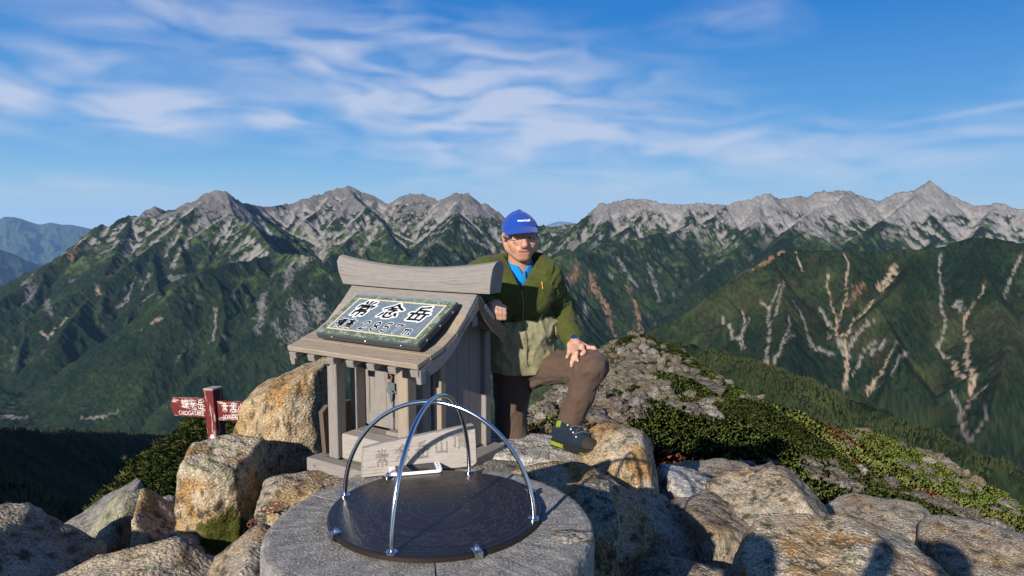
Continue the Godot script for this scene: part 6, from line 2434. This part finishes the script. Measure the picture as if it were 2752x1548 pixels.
	# --- boots
	var hl: Vector3 = W.call(1496, 1193, 3.46)
	var toe: Vector3 = W.call(1603, 1222, 3.215)
	build_boot(t, hl + Vector3(0, 0.022, 0), toe + Vector3(0, 0.012, 0), an_l)
	build_boot(t, an_r + Vector3(-0.01, -0.065, -0.05), an_r + Vector3(0.03, -0.075, 0.19), an_r)

	# --- cap
	var cap_m := cloth(60.0, 0.3)
	var blue := Vector3(0.0102, 0.0510, 0.3060)
	var cf := Field.new()
	cf.blend = 0.02
	cf.bone(H.call(0, 0.028, -0.030), H.call(0, 0.026, 0.010), 0.0870, 0.0860)
	cf.bone(H.call(0, 0.062, -0.022), H.call(0, 0.064, 0.002), 0.056, 0.052)
	cf.bone(H.call(0, 0.118, -0.012), H.call(0, 0.119, -0.010), 0.008, 0.008)
	cf.cut = func(p: Vector3) -> float:
		var q := hb.inverse() * (p - head)
		return 0.026 - q.y + minf(q.z, 0.0) * 0.18
	var seam := noise(171, 14.0, 2)
	cf.push = func(p: Vector3) -> float:
		var q := hb.inverse() * (p - head)
		var az := atan2(q.x, q.z + 0.01)
		var s := absf(fposmod(az + PI / 6.0, PI / 3.0) - PI / 6.0)
		return 0.0025 * seam.get_noise_3dv(p) - 0.0014 * smoothstep(0.05, 0.0, s)
	var cap := Node3D.new()
	cap.name = "cap"
	t.add_child(cap)
	obj("crown", net(cf, 0.0055, func(_p: Vector3, _n: Vector3) -> Color: return lin(blue)), cap_m, cap)
	var bv := PackedVector3Array()
	var bi := PackedInt32Array()
	var nu := 25
	var nv := 7
	for layer in 2:
		for i in nu:
			for j in nv:
				var u := lerpf(-1.0, 1.0, float(i) / (nu - 1))
				var w := float(j) / (nv - 1)
				var x := sin(u * 1.22) * (0.090 - 0.004 * w)
				var z := cos(u * 1.22) * 0.084 + 0.010 + w * 0.072 * pow(maxf(cos(u * 1.45), 0.0), 0.55)
				var y := 0.052 - 0.024 * w * (1.0 - 0.2 * u * u) - 0.022 * u * u - 0.004 * layer
				bv.append(H.call(x, y, z))
	for layer in 2:
		for i in nu - 1:
			for j in nv - 1:
				var k := layer * nu * nv + i * nv + j
				bi.append_array([k, k + 1, k + nv, k + 1, k + nv + 1, k + nv] if layer == 1 else [k, k + nv, k + 1, k + 1, k + nv, k + nv + 1])
	var rim := PackedInt32Array()
	for i in nu: rim.append(i * nv + nv - 1)
	for i in nu - 1:
		var a := rim[i]
		var b := rim[i + 1]
		bi.append_array([a, b, a + nu * nv, b, b + nu * nv, a + nu * nv])
	var bc := PackedColorArray()
	bc.resize(bv.size())
	bc.fill(lin(blue))
	obj("brim", array_mesh(bv, smooth_normals(bv, bi), bi, PackedVector2Array(), bc), cap_m, cap)
	cf.focus(Vector3.ZERO, -1.0)
	var thread := std(srgb(0.72, 0.74, 0.78), 0.7)
	var adv := [0.93, 0.60, 0.62, 0.36, 0.33, 0.61, 0.57, 0.27, 0.27]
	var xx := -0.5 * 4.56 * 0.0148
	for k in 9:
		var ang: float = (xx + adv[k] * 0.0148 * 0.5) / 0.088 + 0.05
		xx += adv[k] * 0.0148
		var out := Vector3(sin(ang), 0.42, cos(ang)).normalized()
		var q := Vector3(sin(ang) * 0.13, 0.078, cos(ang) * 0.13 - 0.004)
		for i in 30:
			var e := cf.full(head + hb * q)
			if e < 0.0012: break
			q -= Vector3(sin(ang), 0, cos(ang)) * e * 0.8
		var letter := obj("embroidery", text_mesh("mont-bell"[k], 0.0148, "Droid Sans", true, 0.0014), thread, cap)
		letter.basis = hb * Basis(Vector3.UP, ang) * Basis(Vector3.RIGHT, -0.50)
		letter.position = head + hb * q

	# --- spectacles
	var sp := Node3D.new()
	sp.name = "spectacles"
	t.add_child(sp)
	var wire := std(Color(0.70, 0.68, 0.64), 0.25)
	wire.metallic = 0.9
	var dark := std(srgb(0.012, 0.012, 0.014), 0.35)
	var lens_m := std(Color(1.0, 1.0, 1.0, 0.01), 0.02, 0.06)
	lens_m.transparency = BaseMaterial3D.TRANSPARENCY_ALPHA
	for s in [-1.0, 1.0]:
		var pts := PackedVector3Array()
		var outline := []
		for k in 20:
			var a := TAU * k / 20.0
			var x: float = 0.034 * s + signf(cos(a)) * pow(absf(cos(a)), 0.7) * 0.0265
			var y := -0.011 + signf(sin(a)) * pow(absf(sin(a)), 0.75) * 0.0150
			var z := 0.1015 - absf(x) * 0.16
			pts.append(H.call(x, y, z))
			outline.append(H.call(x, y, z))
		obj("rim", tube(pts, 0.0013, 6, true), wire, sp)
		var lv := PackedVector3Array([H.call(0.034 * s, -0.011, 0.0975)])
		var li := PackedInt32Array()
		for k in 20:
			lv.append(outline[k])
			li.append_array([0, k + 1, (k + 1) % 20 + 1])
		obj("lens", array_mesh(lv, smooth_normals(lv, li), li), lens_m, sp)
		obj("temple", tube(PackedVector3Array([H.call(0.061 * s, -0.004, 0.0905), H.call(0.075 * s, -0.004, 0.070), H.call(0.086 * s, 0.000, 0.0), H.call(0.082 * s, -0.010, -0.02)]), 0.0024, 6), dark, sp)
	obj("bridge", tube(PackedVector3Array([H.call(-0.009, -0.006, 0.1005), H.call(0, -0.003, 0.1045), H.call(0.009, -0.006, 0.1005)]), 0.0014, 6), wire, sp)

	# --- wrist watch on his left arm
	var wt := Node3D.new()
	wt.name = "watch"
	t.add_child(wt)
	var ax := (wr_l - el_l).normalized()
	var wx := ax.cross(Vector3.UP).normalized()
	var wy := wx.cross(ax).normalized()
	var loop := PackedVector3Array()
	for k in 24:
		var a := TAU * k / 24.0
		loop.append(wr_l - ax * 0.004 + wx * cos(a) * 0.031 + wy * sin(a) * 0.029)
	obj("strap", tube(loop, 0.006, 8, true), M.steel, wt)
	var dial := obj("dial", lathe([[0.0, 0.007], [0.014, 0.007], [0.017, 0.004], [0.017, 0.0]], 20), M.steel, wt)
	dial.position = wr_l - ax * 0.004 + (Vector3(0.2, 0.6, 0.75)).normalized() * 0.030
	dial.basis = Basis.looking_at((Vector3(0.2, 0.6, 0.75)).normalized(), Vector3.UP) * Basis(Vector3.RIGHT, -PI / 2)

func joined(parts: Array) -> ArrayMesh:
	var v := PackedVector3Array()
	var n := PackedVector3Array()
	var c := PackedColorArray()
	var idx := PackedInt32Array()
	for m in parts:
		var a: Array = (m as ArrayMesh).surface_get_arrays(0)
		var k := v.size()
		v.append_array(a[Mesh.ARRAY_VERTEX])
		n.append_array(a[Mesh.ARRAY_NORMAL])
		c.append_array(a[Mesh.ARRAY_COLOR])
		for i in a[Mesh.ARRAY_INDEX]: idx.append(i + k)
	return array_mesh(v, n, idx, PackedVector2Array(), c)

func clear_of(f: Field, p: Vector3, r: float) -> Vector3:      # moves a point out of a shape until it only touches
	var q := p
	for i in 4:
		var d := f.full(q)
		if d >= r: break
		var e := 0.004
		var g := Vector3(f.full(q + Vector3(e, 0, 0)) - d, f.full(q + Vector3(0, e, 0)) - d, f.full(q + Vector3(0, 0, e)) - d)
		q += g.normalized() * (r - d)
	return q

# the point of a field's surface along a line of sight, in the person's own axes
func ground_hit(f: Field, r: Vector3) -> Vector3:
	var d := r.normalized()
	var s := 2.9
	var p := Vector3.ZERO
	for i in 80:
		p = d * s + Vector3(0, EYE, 0) - MAN
		var e := f.full(p)
		if e < 0.0015: break
		s += maxf(minf(e * 0.7, 0.05), 0.001)
	return p

func icomesh(r: Vector3) -> ArrayMesh:
	var s: Array = icosphere(2)
	var v := PackedVector3Array()
	for p in s[0]: v.append(p * r)
	return array_mesh(v, s[0], s[1])

func build_boot(t: Node3D, heel: Vector3, toe: Vector3, ankle: Vector3) -> void:
	var boot := Node3D.new()
	boot.name = "boot"
	t.add_child(boot, true)
	var d := (toe - heel).normalized()
	var up := (Vector3.UP - d * d.y).normalized()
	var side := d.cross(up).normalized()
	var len_ := (toe - heel).length()
	var P := func(x: float, y: float, z: float) -> Vector3: return heel + d * x * len_ + up * y + side * z
	var bf := Field.new()
	bf.blend = 0.03
	bf.bone(P.call(0.10, 0.035, 0), P.call(0.55, 0.030, 0), 0.042, 0.044)
	bf.bone(P.call(0.55, 0.030, 0), P.call(0.86, 0.020, 0), 0.046, 0.036)
	bf.bone(P.call(0.18, 0.05, 0), ankle + up * 0.045, 0.045, 0.050)
	bf.focus(Vector3.ZERO, -1.0)
	bf.bone(P.call(0.30, 0.075, 0), P.call(0.62, 0.045, 0), 0.034, 0.034)
	bf.cut = func(p: Vector3) -> float: return -(p - heel).dot(up) - 0.002
	bf.focus(Vector3.ZERO, -1.0)
	var rubber := Vector3(0.018, 0.018, 0.018)
	var navy := Vector3(0.014, 0.024, 0.040)
	var grain := noise(181, 60.0, 2)
	obj("upper", net(bf, 0.006, func(p: Vector3, _n: Vector3) -> Color:
		var q := p - heel
		var x := q.dot(d) / len_
		var y := q.dot(up)
		var c := navy
		if x > 0.80 and y < 0.062: c = Vector3(0.035, 0.033, 0.031)
		if y < 0.016: c = rubber
		if x > 0.20 and x < 0.30 and y > 0.085 and y < 0.115: c = Vector3(0.20, 0.27, 0.03)
		return lin(c * (1.0 + 0.3 * grain.get_noise_3dv(p)))), cloth(40.0, 0.05), boot)
	var sf := Field.new()
	sf.blend = 0.02
	sf.bone(P.call(0.08, -0.008, 0), P.call(0.45, -0.006, 0), 0.046, 0.042)
	sf.bone(P.call(0.45, -0.006, 0), P.call(0.86, -0.004, 0), 0.048, 0.042)
	sf.cut = func(p: Vector3) -> float:
		var y := (p - heel).dot(up)
		return maxf(y - 0.014, -0.024 - y)
	obj("sole", net(sf, 0.006, func(p: Vector3, _n: Vector3) -> Color:
		var q := p - heel
		var x := q.dot(d) / len_
		var y := q.dot(up)
		if (x < 0.36 and y > -0.014 and y < 0.004) or (x > 0.76 and y < -0.010 and y > -0.016): return lin(Vector3(0.20, 0.27, 0.03))
		return lin(rubber)), cloth(40.0, 0.05), boot)
	var lace := std(srgb(0.09, 0.09, 0.095), 0.8)
	var hook_m := std(srgb(0.45, 0.45, 0.46), 0.35)
	for k in 5:
		var x := 0.66 - k * 0.075
		var h := 0.070 + k * 0.016
		var pts := PackedVector3Array()
		for j in 7:
			var w := lerpf(-1.0, 1.0, j / 6.0)
			pts.append(clear_of(bf, P.call(x + 0.04 * w * (1.0 if k % 2 else -1.0), h - 0.010, w * 0.026), 0.0022))
		obj("lace", tube(pts, 0.0026, 6), lace, boot)
		for s in [-1.0, 1.0]:
			var hk := obj("lace_hook", icomesh(Vector3.ONE * 0.0048), hook_m, boot)
			hk.position = clear_of(bf, P.call(x, h - 0.016, s * 0.030), 0.001)

# ---------------------------------------------------------------- creeping pine beside the signpost
func needle_rosette(seed_: int) -> ArrayMesh:
	var g := RandomNumberGenerator.new()
	g.seed = seed_
	var v := PackedVector3Array()
	var n := PackedVector3Array()
	var idx := PackedInt32Array()
	for i in 15:
		var d := Vector3(g.randf_range(-1, 1), g.randf_range(-0.15, 1.2), g.randf_range(-1, 1)).normalized()
		var side := d.cross(Vector3(g.randf_range(-1, 1), g.randf_range(-1, 1), g.randf_range(-1, 1))).normalized() * 0.085
		var a := d * 0.08
		var b := d * g.randf_range(0.8, 1.1)
		var k := v.size()
		v.append_array([a - side, a + side, b + side * 0.4, b - side * 0.4])
		var m := (d + Vector3(0, 0.4, 0)).normalized()
		n.append_array([m, m, m, m])
		idx.append_array([k, k + 1, k + 2, k, k + 2, k + 3])
	return array_mesh(v, n, idx)

func pine_bush(label: String, lobes: Array, seed_: int, group: String) -> void:
	# lobes: [px, py, depth, radius]
	var g := RandomNumberGenerator.new()
	g.seed = seed_
	var c0 := at(lobes[0][0], lobes[0][1], lobes[0][2])
	var root := Vector3(c0.x, ground_y(c0.x, c0.z), c0.z)
	var t := thing("dwarf_pine", label, "shrub", root, 0.0, group)
	var bark := std(srgb(0.09, 0.06, 0.04), 0.95)
	var where := []
	var tint := []
	for l in lobes:
		var c := at(l[0], l[1], l[2]) - root
		var pts := PackedVector3Array()
		for k in 7:
			var u := k / 6.0
			pts.append(Vector3.ZERO.lerp(c, u) + Vector3(0.05 * sin(u * 5.0 + l[0]), -0.10 * sin(u * PI), 0.04 * cos(u * 4.0)))
		obj("branch", tube(pts, 0.016, 6), bark, t)
		var R: float = l[3]
		for i in int(900 * R * R / 0.16):
			var d := Vector3(g.randf_range(-1, 1), g.randf_range(-0.5, 1), g.randf_range(-1, 1)).normalized()
			var lump := 1.0 + 0.30 * rock_patch.get_noise_3dv(d * 2.2 + c * 3.0)
			var p := c + d * Vector3(R, R * 0.72, R) * lump * g.randf_range(0.72, 1.04)
			var b := Basis.looking_at(Vector3(g.randf_range(-1, 1), g.randf_range(-0.3, 0.3), g.randf_range(-1, 1)).normalized(), Vector3.UP)
			var up := (d + Vector3(0, 0.9, 0)).normalized()
			var x := up.cross(b.z).normalized()
			var k := g.randf_range(0.040, 0.062)
			where.append(Transform3D(Basis(x * k, up * k, x.cross(up) * k), p))
			var col := Vector3(0.055, 0.078, 0.020).lerp(Vector3(0.13, 0.14, 0.038), g.randf() * g.randf())
			tint.append(lin(col))
	var src: Array = needle_rosette(17).surface_get_arrays(0)
	var sv: PackedVector3Array = src[Mesh.ARRAY_VERTEX]
	var sn: PackedVector3Array = src[Mesh.ARRAY_NORMAL]
	var si: PackedInt32Array = src[Mesh.ARRAY_INDEX]
	var v := PackedVector3Array()
	var n := PackedVector3Array()
	var cl := PackedColorArray()
	var idx := PackedInt32Array()
	for i in where.size():
		var tr: Transform3D = where[i]
		var k0 := v.size()
		v.append_array(tr * sv)
		var nb := tr.basis.orthonormalized()
		for q in sn: n.append(nb * q)
		var tc := PackedColorArray()
		tc.resize(sv.size())
		tc.fill(tint[i])
		cl.append_array(tc)
		for q in si: idx.append(q + k0)
	obj("crown", array_mesh(v, n, idx, PackedVector2Array(), cl), leaf_material(0.2), t)

func build_bushes() -> void:
	pine_bush("dark green dwarf pine on the slope below the signpost", [[455, 1330, 7.0, 0.42], [360, 1352, 6.8, 0.34], [300, 1378, 6.6, 0.22], [430, 1275, 7.4, 0.36], [540, 1330, 7.2, 0.46], [400, 1400, 6.2, 0.36], [520, 1400, 6.4, 0.40]], 3, "dwarf pines left of the shrine")
	pine_bush("dwarf pine whose top brushes the signpost's red arm", [[500, 1225, 7.8, 0.36], [550, 1180, 8.2, 0.32], [575, 1250, 7.8, 0.40], [530, 1150, 8.4, 0.18]], 4, "dwarf pines left of the shrine")
	pine_bush("small dwarf pine between the signpost and the tall ochre stone", [[655, 1165, 8.2, 0.26], [690, 1180, 8.0, 0.30], [640, 1230, 8.0, 0.34]], 5, "dwarf pines left of the shrine")

# ---------------------------------------------------------------- woods on the mountain's own flanks
func conifer_mesh(seed_: int) -> ArrayMesh:
	var g := RandomNumberGenerator.new()
	g.seed = seed_
	var v := PackedVector3Array()
	var n := PackedVector3Array()
	var idx := PackedInt32Array()
	for tier in 4:
		var y0 := 0.10 + tier * 0.21
		var r := 0.30 * (1.0 - tier * 0.21)
		var top := y0 + 0.42 - tier * 0.03
		var k := v.size()
		v.append(Vector3(0, minf(top, 1.0), 0))
		n.append(Vector3.UP)
		for i in 7:
			var a := TAU * (i + g.randf() * 0.6) / 7.0
			var rr := r * g.randf_range(0.65, 1.15)
			v.append(Vector3(cos(a) * rr, y0 + g.randf_range(-0.05, 0.05), sin(a) * rr))
			n.append(Vector3(cos(a), 0.6, sin(a)).normalized())
		for i in 7: idx.append_array([k, k + 1 + i, k + 1 + (i + 1) % 7])
	return array_mesh(v, n, idx)

func build_woods() -> void:
	var g := RandomNumberGenerator.new()
	g.seed = 611
	var t := []
	var c := []
	var tries := 0
	while tries < 150000:
		tries += 1
		var left := tries % 5 < 3
		var az := deg_to_rad(g.randf_range(-38.0, -4.0) if left else g.randf_range(8.0, 38.0))
		var r := lerpf(300.0, 3000.0, pow(g.randf(), 0.8)) if left else lerpf(420.0, 1300.0, g.randf())
		var x := r * sin(az)
		var z := -r * cos(az)
		var y := terrain_y(x, z)
		var s := seen_at(Vector3(x, y, z))
		if s.x < -60 or s.x > 2820 or s.y > 1620: continue
		var dens := cover.get_noise_2d(x * 0.12, z * 0.12)
		if dens < -0.28 and not left: continue
		var h := g.randf_range(5.0, 10.0) if left else g.randf_range(2.2, 5.0) * (1.0 + dens)
		var wd := h * g.randf_range(0.8, 1.15)
		t.append(Transform3D(Basis(Vector3.UP, g.randf() * TAU).scaled(Vector3(wd, h, wd)), Vector3(x, y - 0.5, z)))
		var col := Vector3(0.018, 0.028, 0.010).lerp(Vector3(0.048, 0.054, 0.018), clampf(g.randf() * 0.6 + dens, 0.0, 1.0))
		c.append(lin(col))
	scatter("forest", "dark conifer forest on the flanks below the summit", conifer_mesh(3), leaf_material(0.1), t, c, "forest")

# ---------------------------------------------------------------- the two people behind the camera, whose shadows fall on the rocks
func bystander(label: String, foot: Vector3, hands: Array, height: float, seed_: int) -> void:
	var k := height / 1.72
	var t := thing("person", label, "person", foot)
	var f := Field.new()
	f.blend = 0.05
	f.bone(Vector3(0, 1.60, 0) * k, Vector3(0, 1.63, -0.01) * k, 0.092, 0.095)
	f.bone(Vector3(0, 1.50, 0) * k, Vector3(0, 1.30, 0) * k, 0.055, 0.10)
	f.bone(Vector3(-0.13, 1.30, 0) * k, Vector3(0.13, 1.30, 0) * k, 0.11, 0.11)
	f.bone(Vector3(-0.05, 1.25, 0) * k, Vector3(-0.05, 0.95, 0) * k, 0.14, 0.14)
	f.bone(Vector3(0.05, 1.25, 0) * k, Vector3(0.05, 0.95, 0) * k, 0.14, 0.14)
	for s in [-1.0, 1.0]:
		f.bone(Vector3(0.09 * s, 0.90, 0) * k, Vector3(0.10 * s, 0.48, 0.01) * k, 0.095, 0.068)
		f.bone(Vector3(0.10 * s, 0.48, 0.01) * k, Vector3(0.11 * s, 0.08, 0.03) * k, 0.066, 0.05)
		f.bone(Vector3(0.11 * s, 0.05, 0.04) * k, Vector3(0.12 * s, 0.04, -0.14) * k, 0.045, 0.04)
		var h: Array = hands[0 if s < 0 else 1]
		f.bone(Vector3(0.19 * s, 1.38, 0) * k, h[0], 0.062, 0.05)
		f.bone(h[0], h[1], 0.05, 0.036)
	var fold := noise(seed_, 9.0, 3)
	f.push = func(p: Vector3) -> float: return 0.008 * fold.get_noise_3dv(p)
	obj("body", net(f, 0.022, func(p: Vector3, _n: Vector3) -> Color:
		if p.y > 1.49 * k: return lin(Vector3(0.35, 0.20, 0.14))
		if p.y < 0.93 * k: return lin(Vector3(0.06, 0.06, 0.07))
		return lin(Vector3(0.10, 0.12, 0.20))), cloth(), t)

func build_bystanders() -> void:
	bystander("person holding up the camera, out of view behind it", Vector3(0.03, 0.02, 0.42), [[Vector3(-0.30, 1.32, -0.14), Vector3(-0.09, 1.56, -0.33)], [Vector3(0.30, 1.32, -0.14), Vector3(0.07, 1.56, -0.33)]], 1.72, 201)
	bystander("second person standing out of view left of the camera", Vector3(-0.62, 0.02, 0.30), [[Vector3(-0.26, 1.10, 0.02), Vector3(-0.22, 0.86, -0.08)], [Vector3(0.26, 1.10, 0.02), Vector3(0.22, 0.86, -0.08)]], 1.70, 202)

func _ready() -> void:
	setup_view()
	make_materials()
	build_mountains()
	build_far_ranges()
	build_ground()
	build_ground_behind()
	build_slope()
	build_bushes()
	build_woods()
	build_table()
	build_phone()
	build_shrine()
	build_board()
	build_signpost()
	build_chain()
	build_boulders()
	build_hiker()
	build_bystanders()
